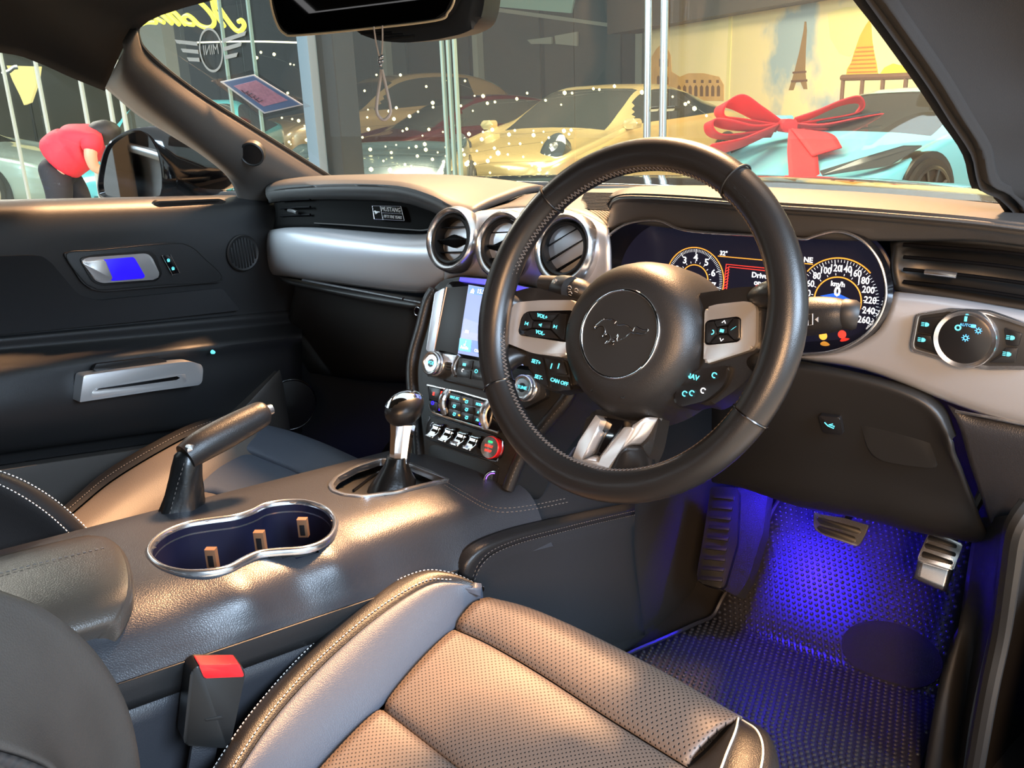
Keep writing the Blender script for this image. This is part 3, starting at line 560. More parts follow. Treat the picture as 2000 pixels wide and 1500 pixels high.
# top of the centre, with the defroster grille
cf = A([(925, 420, 'y', 0.284), (985, 407.5, 'y', 0.286), (1040, 404.5, 'y', 0.286), (1100, 408.5, 'y', 0.286), (1150, 422, 'y', 0.287), (1195, 446, 'y', 0.290)])
cb = A([(1040, 378, 'y', 0.46), (1070, 373, 'y', 0.47), (1100, 372, 'y', 0.48), (1150, 372, 'y', 0.49), (1190, 374, 'y', 0.49), (1225, 377, 'y', 0.49)])
surf('centre_pad', [[p + Vector((0, -0.001, -0.004)) for p in cf], [a.lerp(b, 0.06) + Vector((0, 0, 0.002)) for a, b in zip(cf, cb)], [a.lerp(b, 0.5) for a, b in zip(cf, cb)], cb, [p + Vector((0, 0.25, -0.02)) for p in cb]], 'dash_pad', dash, nu=4, nv=4, thick=0.01)
for k in range(12):
    t = k / 11; tube('defroster_slat', A([(1128 + 14 * t, 407 - 30 * t, 'y', 0.32 + 0.12 * t), (1205, 411 - 33 * t, 'y', 0.30 + 0.13 * t)]), 0.0013, 'dark_plastic', dash, seg=6)
# instrument hood (brow) over the gauges, running to the right pillar
hf = [(1190, 404, .262), (1200, 391, .252), (1232, 386, .247), (1340, 391, .243), (1500, 404, .243), (1650, 414, .245), (1800, 426, .25), (1900, 435, .255), (1990, 446, .262), (2060, 455, .27)]
hb = [(1205, 384, .36), (1222, 373, .45), (1262, 365, .47), (1360, 362, .47), (1500, 366, .46), (1650, 376, .45), (1800, 390, .43), (1900, 401, .42), (1975, 412, .41), (2050, 420, .40)]
HF, HB = A([(x, y, 'y', v) for x, y, v in hf]), A([(x, y, 'y', v) for x, y, v in hb])
fc0 = [(1186, 440, .275), (1192, 450, .272), (1226, 437, .268), (1338, 449, .266), (1500, 460, .266), (1650, 470, .268), (1800, 470, .275), (1900, 470, .282), (1990, 480, .288), (2060, 490, .292)]
surf('instrument_hood', [A([(x, y, 'y', v) for x, y, v in fc0]), A([(x, (y * .5 + z * .5), 'y', v + .014) for (x, y, v), (_, z, _) in zip(hf, fc0)]), A([(x, y + 9, 'y', v + .008) for x, y, v in hf]), A([(x, y + 3, 'y', v) for x, y, v in hf]), HF,
                         [a.lerp(b, 0.06) + Vector((0, 0, 0.004)) for a, b in zip(HF, HB)], [a.lerp(b, 0.5) + Vector((0, 0, 0.006)) for a, b in zip(HF, HB)], HB, [p + Vector((0, 0.25, -0.03)) for p in HB]], 'dash_pad', dash, nu=4, nv=4, thick=0.008)
stitches('hood_stitching', [a.lerp(b, 0.05) + Vector((0, 0, 0.0042)) for a, b in zip(HF, HB)], 'thread_dark', dash, r=0.0004)
# right-hand air vent panel
rv = [[(1738, 470, .285), (1800, 462, .282), (1880, 466, .285), (1960, 474, .29), (2060, 490, .295)], [(1742, 520, .283), (1800, 515, .30), (1880, 525, .305), (1960, 538, .31), (2060, 550, .31)], [(1746, 566, .28), (1800, 575, .282), (1880, 588, .284), (1960, 600, .286), (2060, 616, .288)]]
surf('vent_panel', [A([(x, y, 'y', v) for x, y, v in r]) for r in rv], 'black_plastic', dash, nu=4, nv=4, thick=0.008)
for k in range(4): tube('vent_slat', A([(1765, 478 + 24 * k, 'y', .282), (1850, 484 + 25 * k, 'y', .284), (1950, 492 + 27 * k, 'y', .287), (2050, 505 + 28 * k, 'y', .29)]), 0.0035, 'vent_black', dash, seg=8, flat=0.6)
tube('vent_tab', A([(1808, 531, 'y', .275), (1838, 534, 'y', .273), (1868, 538, 'y', .275)]), 0.0042, 'satin_silver', dash, seg=10, flat=0.8)
# silver fascia, driver side
R = [([(1748, 567), (1800, 573), (1870, 583), (1950, 597), (2070, 618)], .286), ([(1743, 580), (1797, 585), (1870, 596), (1950, 611), (2070, 634)], .270), ([(1733, 612), (1790, 622), (1868, 640), (1950, 660), (2070, 690)], .263),
     ([(1708, 652), (1775, 668), (1862, 695), (1950, 722), (2070, 758)], .261), ([(1640, 688), (1740, 705), (1850, 742), (1950, 778), (2070, 815)], .262), ([(1566, 697), (1690, 718), (1850, 778), (1950, 812), (2070, 842)], .266), ([(1566, 703), (1690, 724), (1850, 785), (1950, 819), (2070, 848)], .280)]
surf('driver_fascia', [A([(x, y, 'y', v) for x, y in r]) for r, v in R], 'brushed_silver', dash, nu=4, nv=4, thick=0.006)
# lower grey end panel and knee panel
surf('end_panel', [A([(x, y, 'y', .276) for x, y in [(1850, 789), (1900, 813), (1960, 824), (2070, 850)]]), A([(x, y, 'y', .272) for x, y in [(1872, 830), (1912, 846), (1960, 856), (2070, 880)]]), A([(x, y, 'y', .285) for x, y in [(1895, 910), (1930, 920), (1970, 930), (2070, 950)]]), A([(x, y, 'y', .31) for x, y in [(1930, 1010), (1950, 1020), (1985, 1026), (2070, 1035)]]), A([(x, y, 'y', .34) for x, y in [(1945, 1060), (1960, 1066), (1990, 1070), (2070, 1075)]])], 'console_plastic', dash, nu=3, nv=4, thick=0.006)
tube('fascia_trim', A([(1866, 803, 'y', .272), (1930, 815, 'y', .268), (2000, 829, 'y', .268), (2070, 843, 'y', .268)]), 0.0018, 'satin_silver', dash, seg=8)
kp = [[(1390, 690, .29), (1480, 697, .29), (1570, 706, .285), (1690, 730, .28), (1790, 756, .278), (1845, 795, .278), (1868, 850, .28)],
      [(1390, 702, .27), (1480, 708, .27), (1570, 716, .262), (1690, 740, .257), (1780, 770, .256), (1830, 806, .258), (1858, 862, .262)],
      [(1390, 725, .27), (1480, 730, .265), (1570, 738, .26), (1690, 764, .257), (1775, 794, .258), (1818, 826, .262), (1858, 890, .27)],
      [(1390, 800, .30), (1480, 805, .28), (1570, 812, .272), (1690, 835, .272), (1770, 860, .274), (1835, 890, .278), (1880, 935, .288)],
      [(1390, 900, .35), (1480, 895, .31), (1570, 900, .295), (1690, 920, .295), (1780, 945, .298), (1860, 970, .302), (1908, 1000, .312)],
      [(1390, 940, .38), (1450, 950, .34), (1560, 985, .325), (1690, 1010, .325), (1790, 1035, .325), (1880, 1052, .33), (1936, 1062, .34)],
      [(1395, 935, .46), (1450, 945, .44), (1560, 978, .43), (1690, 1003, .43), (1790, 1028, .43), (1880, 1046, .43), (1936, 1056, .43)]]
surf('knee_panel', [A([(x, y, 'y', v) for x, y, v in r]) for r in kp], 'dark_plastic', dash, nu=4, nv=4, thick=0.006)
Fk = Fr(at(1750, 850, 'y', .2735), (1, 0.0, 0), (0, -0.22, 1))
lid = [(1676, 797), (1700, 791), (1760, 800), (1795, 820), (1815, 860), (1828, 905), (1818, 914), (1740, 904), (1705, 890), (1690, 860)]
plate('fuse_lid', Fk, lid, -0.004, 0.0012, 'dark_plastic', dash, bevel=0.0007, sm=3)
Fq = Fr(at(1620, 830, 'y', .268), (1, 0.02, 0), (0, -0.22, 1))
tb = plate('boot_button', Fq, [(1598, 811), (1640, 816), (1646, 850), (1608, 845)], -0.004, 0.003, 'button_plastic', dash, bevel=0.001, r=0.003)
f = Fq.at(1620, 831, 0.0034); tube('button_symbol', [f.w(a, b) for a, b in ((-.006, .003), (-.002, -.001), (.005, -.003), (.006, .0), (-.001, .001), (.004, .003))], 0.0006, 'icon_cyan', tb, seg=6, sm=False)
# lower passenger side: glove box and underside
surf('glove_box', [A([(545, 541, 'y', .318), (620, 552, 'y', .312), (720, 566, 'y', .305), (830, 582, 'y', .295)]), A([(560, 548, 'y', .300), (620, 560, 'y', .296), (720, 577, 'y', .292), (828, 594, 'y', .288)]), A([(570, 556, 'y', .298), (620, 566, 'y', .295), (720, 587, 'y', .291), (824, 604, 'y', .287)]),
                   A([(575, 566, 'y', .325), (620, 577, 'y', .322), (720, 600, 'y', .318), (822, 618, 'y', .31)]), A([(560, 640, 'y', .36), (620, 650, 'y', .36), (720, 668, 'y', .35), (812, 680, 'y', .34)]), A([(560, 720, 'y', .42), (620, 730, 'y', .42), (720, 745, 'y', .42), (812, 750, 'y', .42)])], 'dark_plastic', dash, nu=4, nv=4, thick=0.006)
tube('glove_box_lip', A([(592, 547, 'y', .293), (650, 558, 'y', .290), (720, 571, 'y', .287), (788, 584, 'y', .284)]), 0.0035, 'console_plastic', dash, seg=8, flat=0.8)
tube('glove_box_lip', A([(791, 585, 'y', .284), (824, 591, 'y', .281)]), 0.0035, 'console_plastic', dash, seg=8, flat=0.8)
fg = Fr(at(815, 608, 'y', .285), (1, 0, 0), (0, 0.2, 1)); ring('glove_box_lock', fg, 0.007, 0.0012, 'dark_chrome', dash, seg=24)
# three round vents
VENTS = [(881, 467, 41, 47, 'left'), (981, 478, 43, 49, 'mid'), (1102, 486, 47, 51, 'right')]
for i, (px, py, rx, ry, nm) in enumerate(VENTS):
    Fv = Fr(at(px, py, 'y', 0.236), (1, 0, 0), (0, 0.30, 1)); r0 = 0.0455
    v = lathe('round_vent', Fv, [(r0 + .004, -0.02), (r0 + .006, -0.008), (r0 + .003, 0.004), (r0, 0.0075), (r0 - .004, 0.006), (r0 - .0075, -0.004), (r0 - .010, -0.03), (r0 - .010, -0.05)], 'satin_silver', dash, seg=56, ang=60, c0=False, c1=False)
    lathe('vent_throat', Fv, [(r0 - .0085, -0.004), (r0 - .011, -0.03), (r0 - .012, -0.05), (0, -0.05)], 'vent_black', v, seg=40, c0=False)
    lathe('vent_inner_ring', Fv, [(r0 - .0078, 0.0), (r0 - .0095, 0.004), (r0 - .0125, 0.002), (r0 - .0125, -0.02)], 'black_plastic', v, seg=48, c0=False, c1=False)
    ri = r0 - 0.012
    for k in range(-1, 2) if i < 2 else range(-1, 2):
        d = k * 0.019
        if i < 2:
            hw = math.sqrt(ri * ri - d * d); ang = 0.10
        else: hw = math.sqrt(ri * ri - d * d); ang = 0.55
        fv = Fv.mv(0, 0, -0.012, ang)
        if k == 0 and i < 2:
            surf('vent_vane', [[fv.w(x, 0.008 - 0.010 * abs(x / hw), 0.006) for x in (-hw, -hw / 2, 0, hw / 2, hw)], [fv.w(x, 0.0, 0.009 - 0.004 * abs(x / hw)) for x in (-hw, -hw / 2, 0, hw / 2, hw)], [fv.w(x, -0.012 + .008 * abs(x / hw), 0.002) for x in (-hw, -hw / 2, 0, hw / 2, hw)]], 'vent_black', v, nu=3, nv=4, thick=0.002)
        else:
            surf('vent_vane', [[fv.w(x, d - 0.001, 0.006) for x in (-hw, 0, hw)], [fv.w(x, d + 0.003, -0.02) for x in (-hw, 0, hw)]], 'vent_black', v, nu=3, nv=2, thick=0.0018)
        tube('vane_edge', [fv.w(-hw, d, 0.0065), fv.w(hw, d, 0.0065)], 0.0009, 'dark_chrome', v, seg=6, sm=False)
# light switch panel
Fl = Fr(at(1885, 660, 'y', 0.2585), (1, 0.02, 0), (0, 0.04, 1))
OUT = [(1788, 613), (1850, 603), (1930, 608), (2010, 635), (2045, 650), (2030, 700), (2010, 722), (1930, 722), (1880, 715), (1780, 686), (1777, 675)]
INN = [(1795, 617), (1850, 609), (1928, 614), (2005, 640), (2036, 655), (2022, 698), (2004, 715), (1930, 715), (1882, 708), (1787, 681), (1785, 673)]
lp = plate('light_switch_panel', Fl, OUT, -0.004, 0.0030, 'dark_plastic', dash, bevel=0.001, r=0.003)
plate('panel_frame', Fl, OUT, -0.004, 0.0045, 'satin_silver', lp, bevel=0.0008, r=0.003, hole=INN)
for nm, pg in (('panel_button', [(1800, 622), (1848, 618), (1826, 648), (1820, 652), (1793, 648)]), ('panel_button', [(1791, 652), (1818, 656), (1830, 690), (1788, 675)]), ('panel_button', [(1962, 640), (1996, 652), (1990, 676), (1966, 674)]), ('panel_button', [(1965, 679), (1988, 680), (1983, 708), (1932, 708), (1958, 690)])):
    plate(nm, Fl, pg, 0.002, 0.0055, 'button_plastic', lp, bevel=0.0008, r=0.0015)
fk = Fl.at(1888, 660, 0.003)
kn = lathe('light_knob', fk, [(0.031, 0.0), (0.0312, 0.008), (0.0300, 0.0105), (0.0270, 0.0095), (0.0255, 0.0085)], 'satin_silver', lp, seg=48, ang=60)
lathe('knob_face', fk, [(0.0262, 0.004), (0.0262, 0.0085), (0.024, 0.0095), (0.0, 0.0105)], 'button_plastic', kn, seg=40)
def sun(F, a, b, r, m, parent, h=0.0, rays=8):
    ring('light_symbol', F.mv(a, b), r * 0.55, r * 0.16, m, parent, seg=14, h=h, ts=5)
    for k in range(rays):
        t = 2 * PI * k / rays; tube('light_symbol', [F.w(a + r * .75 * math.cos(t), b + r * .75 * math.sin(t), h), F.w(a + r * 1.1 * math.cos(t), b + r * 1.1 * math.sin(t), h)], r * 0.13, m, parent, seg=4, sm=False)
def kp_(x, y, h=0.0105): return fk.p(x, y, h)
box('index_mark', fk, *kp_(1886, 623), 0.0024, 0.0052, 0.0095, 0.0112, 'icon_cyan', kn, bevel=0.0003)
sun(fk, *kp_(1886, 660), 0.0035, 'icon_blue', kn, 0.0110); sun(fk, *kp_(1911, 646), 0.0032, 'icon_blue', kn, 0.0108)
ring('light_symbol', fk.mv(*kp_(1871, 640)), 0.0025, 0.0008, 'icon_cyan', kn, seg=16, h=0.0106, ts=6)
a, b = kp_(1886, 635); text('lettering', 'AUTO', fk, a, b, 0.0042, 'icon_blue', kn, h=0.0106)
box('light_symbol', fk, *kp_(1901, 637), 0.005, 0.0035, 0.0100, 0.0110, 'icon_blue', kn, bevel=0.0003, r=0.001)
for x, y in ((1811, 634), (1804, 664), (1978, 660), (1971, 692)):
    f = Fl.at(x, y, 0.0058); prism('light_symbol', f, [(-.0022, -.0022), (0, -.0022), (.0018, -.001), (.0018, .001), (0, .0022), (-.0022, .0022)], 0, 0.0004, 'icon_cyan', lp)
    for k in (-1, 0, 1): box('light_symbol', f, -0.0045, k * 0.0017, 0.003, 0.0006, 0, 0.0004, 'icon_cyan', lp, bevel=0)
# ================================================================== INSTRUMENT CLUSTER
clu = thing('instrument_cluster', 'instrument cluster with glowing amber ringed dials behind the steering wheel', 'instrument cluster', (0.37, 0.30, 0.75))
OUTL = [(1158, 548), (1165, 503), (1188, 466), (1220, 441), (1256, 431), (1295, 431), (1330, 446), (1380, 453), (1480, 459), (1548, 463), (1576, 466), (1602, 458), (1632, 451), (1664, 456), (1697, 476), (1723, 512), (1735, 560), (1729, 602), (1706, 641), (1666, 671), (1622, 686), (1570, 690), (1400, 700), (1260, 690), (1180, 630)]
Fc = Fr(at(1450, 560, 'y', 0.262), (1, 0, 0), (0, 0.06, 1))
oc = smooth2([Fc.p(x, y) for x, y in OUTL], 4)
ctr = (sum(p[0] for p in oc) / len(oc), sum(p[1] for p in oc) / len(oc))
def ins(k): return [(ctr[0] + (a - ctr[0]) * k, ctr[1] + (b - ctr[1]) * k) for a, b in oc]
n = len(oc); loops = [(ins(1.03), 0.0), (ins(1.012), 0.007), (ins(0.985), 0.006), (ins(0.95), -0.01), (ins(0.93), -0.045)]
vs = [Fc.w(a, b, h) for lp_, h in loops for a, b in lp_]; fs = [(j * n + i, j * n + (i + 1) % n, (j + 1) * n + (i + 1) % n, (j + 1) * n + i) for j in range(len(loops) - 1) for i in range(n)]
pyd('cluster_shroud', vs, fs, 'gloss_black', clu)
tube('cluster_bezel', [Fc.w(a, b, 0.0068) for a, b in ins(1.0)], 0.0016, 'satin_silver', clu, seg=8, closed=True, sm=False)
Fg = Fr(Fc.w(0, 0, -0.045), Fc.x, Fc.y)
prism('display_panel', Fg, [(a * 1.0, b) for a, b in ins(0.95)], -0.004, 0.0, 'gauge_face', clu)
def arc(F, c, r, a0, a1, t, m, par, nm, h=0.0008, n=40):
    return tube(nm, [F.w(c[0] + r * math.cos(math.radians(a0 + (a1 - a0) * k / n)), c[1] + r * math.sin(math.radians(a0 + (a1 - a0) * k / n)), h) for k in range(n + 1)], t, m, par, seg=5, sm=False)
def dist(F, p, q): a, b = F.p(*p), F.p(*q); return math.dist(a, b)
# rev counter
cT = Fg.p(1357, 546); rT = dist(Fg, (1357, 546), (1357, 483)); rI = dist(Fg, (1357, 546), (1357, 517))
tach = lathe('rev_counter', Fg.mv(*cT), [(rT * 1.02, -0.0005), (rT * 1.02, 0.0002), (0.0, 0.0003)], 'gauge_face', clu, seg=48)
arc(Fg, cT, rT, -60, 240, 0.0007, 'gauge_amber', tach, 'dial_ring'); arc(Fg, cT, rI, -70, 250, 0.0007, 'gauge_amber', tach, 'dial_ring')
for k in range(0, 81):
    t = math.radians(225 - 270 * k / 80); l = 0.16 if k % 10 == 0 else 0.09
    if k % 2 == 0 or True: tube('dial_tick', [Fg.w(cT[0] + rT * .95 * math.cos(t), cT[1] + rT * .95 * math.sin(t), 0.0008), Fg.w(cT[0] + rT * (.95 - l) * math.cos(t), cT[1] + rT * (.95 - l) * math.sin(t), 0.0008)], 0.00045 if k % 10 == 0 else 0.0002, 'icon_white', tach, seg=4, sm=False)
for k in range(9):
    t = math.radians(225 - 270 * k / 8); text('numeral', str(k), Fg, cT[0] + rT * .68 * math.cos(t), cT[1] + rT * .68 * math.sin(t), 0.0125, 'icon_white', tach, h=0.0007, bold=0.0002)
    for e in (0, 0.5):
        t = math.radians(225 - 270 * (k + e) / 8)
        if k + e <= 8: tube('dial_tick', [Fg.w(cT[0] + rI * 1.12 * math.cos(t), cT[1] + rI * 1.12 * math.sin(t), 0.0008), Fg.w(cT[0] + rI * 1.24 * math.cos(t), cT[1] + rI * 1.24 * math.sin(t), 0.0008)], 0.0003, 'icon_white', tach, seg=4, sm=False)
# speedometer
cS = Fg.p(1636, 587); rS = dist(Fg, (1636, 587), (1632, 504)); rJ = dist(Fg, (1636, 587), (1634, 541))
spd = lathe('speedometer', Fg.mv(*cS), [(rS * 1.05, -0.0005), (rS * 1.05, 0.0002), (0.0, 0.0003)], 'gauge_face', clu, seg=48)
arc(Fg, cS, rS, 46, 142, 0.0008, 'gauge_amber', spd, 'dial_ring'); arc(Fg, cS, rJ, -30, 210, 0.0008, 'gauge_amber', spd, 'dial_ring')
for k in range(0, 53):
    t = math.radians(210 - 240 * k / 52); l = 0.12 if k % 4 == 0 else 0.06
    tube('dial_tick', [Fg.w(cS[0] + rS * .96 * math.cos(t), cS[1] + rS * .96 * math.sin(t), 0.0008), Fg.w(cS[0] + rS * (.96 - l) * math.cos(t), cS[1] + rS * (.96 - l) * math.sin(t), 0.0008)], 0.0004 if k % 4 == 0 else 0.00025, 'icon_white', spd, seg=4, sm=False)
for k in range(14):
    t = math.radians(210 - 240 * k / 13); text('numeral', str(k * 20), Fg, cS[0] + rS * .76 * math.cos(t), cS[1] + rS * .76 * math.sin(t), 0.0115, 'icon_white', spd, h=0.0007, sx=0.85, bold=0.00015)
    tube('dial_tick', [Fg.w(cS[0] + rJ * 1.08 * math.cos(t), cS[1] + rJ * 1.08 * math.sin(t), 0.0008), Fg.w(cS[0] + rJ * 1.16 * math.cos(t), cS[1] + rJ * 1.16 * math.sin(t), 0.0008)], 0.0004, 'icon_white', spd, seg=4, sm=False)
a, b = Fg.p(1637, 555); text('lettering', 'km/h', Fg, a, b, 0.0085, 'icon_white', spd, h=0.0009, bold=0.0002)
a, b = Fg.p(1636, 570); text('numeral', '0', Fg, a, b, 0.0155, 'icon_white', spd, h=0.0012, bold=0.0005)
a, b = Fg.p(1634, 578); prism('horizon_mark', Fg, [(a - .020, b - .002), (a, b + .004), (a + .020, b - .003), (a, b - .004)], 0.0004, 0.0009, 'blue_swoosh', spd)
for s in (-1, 1): prism('road_mark', Fg, [(a + s * .002, b - .004), (a + s * .016, b - .019), (a + s * .021, b - .018), (a + s * .005, b - .004)], 0.0004, 0.0010, 'icon_white', spd)
# centre message
a, b = Fg.p(1414, 495); text('lettering', '32°', Fg, a, b, 0.008, 'icon_white', clu, h=0.0008, bold=0.0002)
a, b = Fg.p(1579, 508); text('lettering', 'NE', Fg, a, b, 0.009, 'icon_white', clu, h=0.0008, bold=0.0002)
ln = lambda l, m, t=0.0006, nm='display_line': tube(nm, [Fg.w(*Fg.p(x, y), 0.0008) for x, y in l], t, m, clu, seg=5, sm=False)
ln([(1403, 500), (1492, 508), (1588, 516)], 'gauge_amber')
ln([(1417, 590), (1424, 521), (1500, 529), (1575, 537)], 'icon_red'); ln([(1411, 590), (1419, 516), (1500, 524)], 'icon_red')
for k in range(12): ln([(1412 + k * .6, 586 - 5.6 * k), (1419 + k * .6, 582 - 5.6 * k)], 'icon_red', 0.0005)
a, b = Fg.p(1491, 539); text('lettering', 'Driver door', Fg, a + 0.008, b, 0.0095, 'icon_white', clu, h=0.0008, bold=0.0002)
a, b = Fg.p(1487, 553); text('lettering', 'open', Fg, a, b, 0.0095, 'icon_white', clu, h=0.0008, bold=0.0002)
f = Fg.at(1484, 566); ring('door_symbol', f, 0.006, 0.0011, 'icon_red', clu, seg=20, h=0.0008, ts=6); box('door_symbol', f, -0.004, -0.008, 0.003, 0.008, 0.0004, 0.0012, 'icon_red', clu, bevel=0)
for x, y, m in ((1645, 653, 'icon_red'), (1608, 656, 'icon_amber')): lathe('warning_lamp', Fg.at(x, y), [(0.005, 0), (0.005, 0.0008), (0, 0.001)], m, clu, seg=16)
# ================================================================== STEERING COLUMN STALKS
Wc = Vector((0.37, 0, 0.86)); TW = 0.39009
Fw = Fr(Wc, (1, 0, 0), (0, math.sin(TW), math.cos(TW)))
col_ = thing('steering_column', 'black plastic steering column cover behind the wheel', 'steering column', Fw.w(0, -0.02, -0.20))
lathe('column_cover', Fw.mv(0, -0.015), [(0.0, -0.22), (0.046, -0.22), (0.048, -0.14), (0.050, -0.08), (0.045, -0.06), (0.0, -0.06)], 'dark_plastic', col_, seg=40)
st = thing('wiper_stalk', 'black wiper stalk with white symbols left of the steering hub', 'stalk', at(1120, 570, 'y', 0.10))
tube('stalk_arm', A([(1215, 600, 'y', 0.11), (1160, 580, 'y', 0.10), (1128, 566, 'y', 0.095), (1090, 556, 'y', 0.09), (1056, 552, 'y', 0.085)]), [0.011, 0.013, 0.016, 0.0125, 0.0105], 'soft_plastic', st, seg=16, flat=0.85)
Fst = Fr(at(1110, 563, 'y', 0.078), (0.93, -0.25, -0.2), (0.1, 0.2, 1))
lathe('stalk_ring', Fr(at(1104, 565, 'y', 0.088), Vector((0, 0.3, 1)), Vector((0.3, 1, -0.3))), [(0.0, -0.012), (0.0155, -0.012), (0.0165, -0.006), (0.0165, 0.006), (0.0155, 0.012), (0, 0.012)], 'button_plastic', st, seg=24)
Fsy = Fr(at(1122, 566, 'y', 0.0765), (0.9, 0.0, -0.25), (0.2, 0.2, 1))
for dx, dy in ((-9, -3), (-8, 8), (4, 2)):
    f = Fsy.at(1122 + dx, 566 + dy); arc(f, (0, 0), 0.0026, 20, 160, 0.0005, 'icon_grey', st, 'wiper_symbol', n=10); box('wiper_symbol', f, 0, -0.0012, 0.004, 0.0007, 0, 0.0004, 'icon_grey', st, bevel=0)
for k in range(3): box('stalk_mark', Fr(at(1083, 557, 'y', 0.0755), (0.9, 0, -0.25), (0.2, 0.2, 1)), 0, 0.006 - 0.004 * k, 0.003, 0.0022, 0, 0.0005, 'icon_grey', st, bevel=0)
st = thing('indicator_stalk', 'black indicator stalk right of the steering wheel in front of the dials', 'stalk', at(1580, 620, 'y', 0.12))
tube('stalk_arm', A([(1440, 640, 'y', 0.11), (1520, 628, 'y', 0.10), (1580, 618, 'y', 0.095), (1625, 615, 'y', 0.092), (1652, 614, 'y', 0.092)]), [0.016, 0.0215, 0.0225, 0.020, 0.016], 'soft_plastic', st, seg=18, flat=0.85)
lathe('stalk_tip', Fr(at(1655, 614, 'y', 0.092), Vector((0, 0.3, 1)), Vector((-0.35, 0.9, -0.3))), [(0.0, -0.010), (0.012, -0.010), (0.0145, -0.006), (0.0145, 0.004), (0.012, 0.008), (0.0, 0.009)], 'dark_plastic', st, seg=24)
Fi = Fr(at(1580, 622, 'y', 0.071), (1, 0.05, 0), (0, 0.15, 1))
for l in ([(1578, 614), (1578, 636), (1587, 634), (1587, 613)],): tube('stalk_symbol', [Fi.w(*Fi.p(x, y), 0.0) for x, y in l], 0.0006, 'icon_grey', st, seg=5, closed=True, sm=False)
prism('stalk_symbol', Fi, [Fi.p(1592, 624), Fi.p(1598, 619), Fi.p(1598, 629)], -0.0003, 0.0004, 'icon_grey', st)
# ================================================================== STEERING WHEEL
sw = thing('steering_wheel', 'black leather steering wheel with three silver trimmed spokes and round horse emblem hub', 'steering wheel', Fw.w(0, 0, -0.06))
RC = 0.1695
def rimpt(t, rr=RC, h=0.0): return Fw.w(rr * math.cos(t), rr * math.sin(t), h)
NSEG = 96; vs = []; fs = []; TS = 20
for i in range(NSEG):
    t = 2 * PI * i / NSEG; dn = max(0, math.cos(2 * (t - PI * 0.0)) ) ** 4; fat = 1 + 0.10 * dn
    for k in range(TS):
        a = 2 * PI * k / TS; rx = 0.0168 * fat; rz = 0.0168
        vs.append(rimpt(t, RC + rx * math.cos(a), rz * math.sin(a)))
for i in range(NSEG):
    for k in range(TS): fs.append((i * TS + k, i * TS + (k + 1) % TS, ((i + 1) % NSEG) * TS + (k + 1) % TS, ((i + 1) % NSEG) * TS + k))
rim = pyd('rim', vs, fs, 'leather_wheel', sw)
# seams across the rim
for px, py in ((1072, 380), (1445, 345), (965, 760), (1462, 810)):
    a, b = Fw.p(px, py); t = math.atan2(b, a)
    P = [rimpt(t, RC + 0.0172 * 1.06 * math.cos(k * 2 * PI / 24), 0.0172 * math.sin(k * 2 * PI / 24)) for k in range(24)]
    tube('rim_seam', P, 0.0011, 'dark_chrome' if py > 700 else 'black_plastic', rim, seg=6, closed=True, sm=False)
# cross-stitching around the inside of the rim
vs = []; fs = []
for i in range(210):
    t = 2 * PI * i / 210
    for s in (-1, 1):
        p, q = rimpt(t, RC - 0.0168, 0.0052 - 0.003 * s), rimpt(t + 0.018 * s, RC - 0.0150, 0.0085)
        p = rimpt(t, RC - 0.0174, 0.0015); q = rimpt(t + 0.016 * s, RC - 0.0157, 0.0072)
        d = (q - p).normalized(); u = d.cross(Fw.n).normalized() * 0.00065; v = d.cross(u).normalized() * 0.00065; k0 = len(vs)
        vs += [p + u, p + v, p - u, p - v, q + u, q + v, q - u, q - v]
        for k in range(4): fs.append((k0 + k, k0 + (k + 1) % 4, k0 + 4 + (k + 1) % 4, k0 + 4 + k))
o = pyd('rim_stitching', vs, fs, 'thread_dark', rim, smooth=False); o['kind'] = 'stuff'
# hub / airbag cover: rounded drum
hc = Fw.p(1209, 652, 0.012); Fh = Fw.mv(hc[0], hc[1])
def hubloop(sc, h, sq=0.0):
    out = []
    for i in range(64):
        t = 2 * PI * i / 64; r = 0.0755 * sc; x, y = r * math.cos(t), r * math.sin(t) * 0.985
        if y < 0: x *= 1 - 0.10 * (y / r) ** 2 * sq
        out.append(Fh.w(x, y, h))
    return out
loops = [hubloop(1.16, -0.075, 1), hubloop(1.14, -0.045, 1), hubloop(1.09, -0.022, 1), hubloop(1.02, -0.006, 1), hubloop(0.93, 0.004, 1), hubloop(0.82, 0.0095, 1), hubloop(0.70, 0.0115), hubloop(0.60, 0.012), hubloop(0.3, 0.0125), hubloop(0.001, 0.0125)]
vs = [p for l in loops for p in l]; fs = [(j * 64 + i, j * 64 + (i + 1) % 64, (j + 1) * 64 + (i + 1) % 64, (j + 1) * 64 + i) for j in range(len(loops) - 1) for i in range(64)]
hub = pyd('airbag_cover', vs, fs, 'soft_plastic', sw, ang=70)
rE = 0.0445
ring('emblem_ring', Fh, rE, 0.0016, 'chrome', hub, h=0.0125, ts=12, seg=72)
lathe('emblem_disc', Fh, [(rE - .001, 0.0115), (rE - .001, 0.0128), (0.0, 0.0138)], 'dark_plastic', hub, seg=48)
Fe = Fh.mv(*Fh.p(1211, 651, 0.0145), 0.0, math.radians(1)); horse(Fe, 0, 0, 0.0625, 0.0138, 'dark_plastic', hub, 'chrome')
a, b = Fh.p(1190, 765, 0.006); text('lettering', 'AIRBAG', Fh.mv(a, b, 0.0, 0), 0, 0, 0.012, 'button_plastic', hub, h=0.0072, ext=0.001)
for x, y, s in ((1118, 636, 1), (1308, 640, -1)):
    f = Fh.at(x, y, 0.0065); tube('horn_symbol', [f.w(-.006, .002), f.w(.006, .002), f.w(.006, -.002 if s < 0 else .0)], 0.0006, 'button_plastic', hub, seg=5, sm=False)
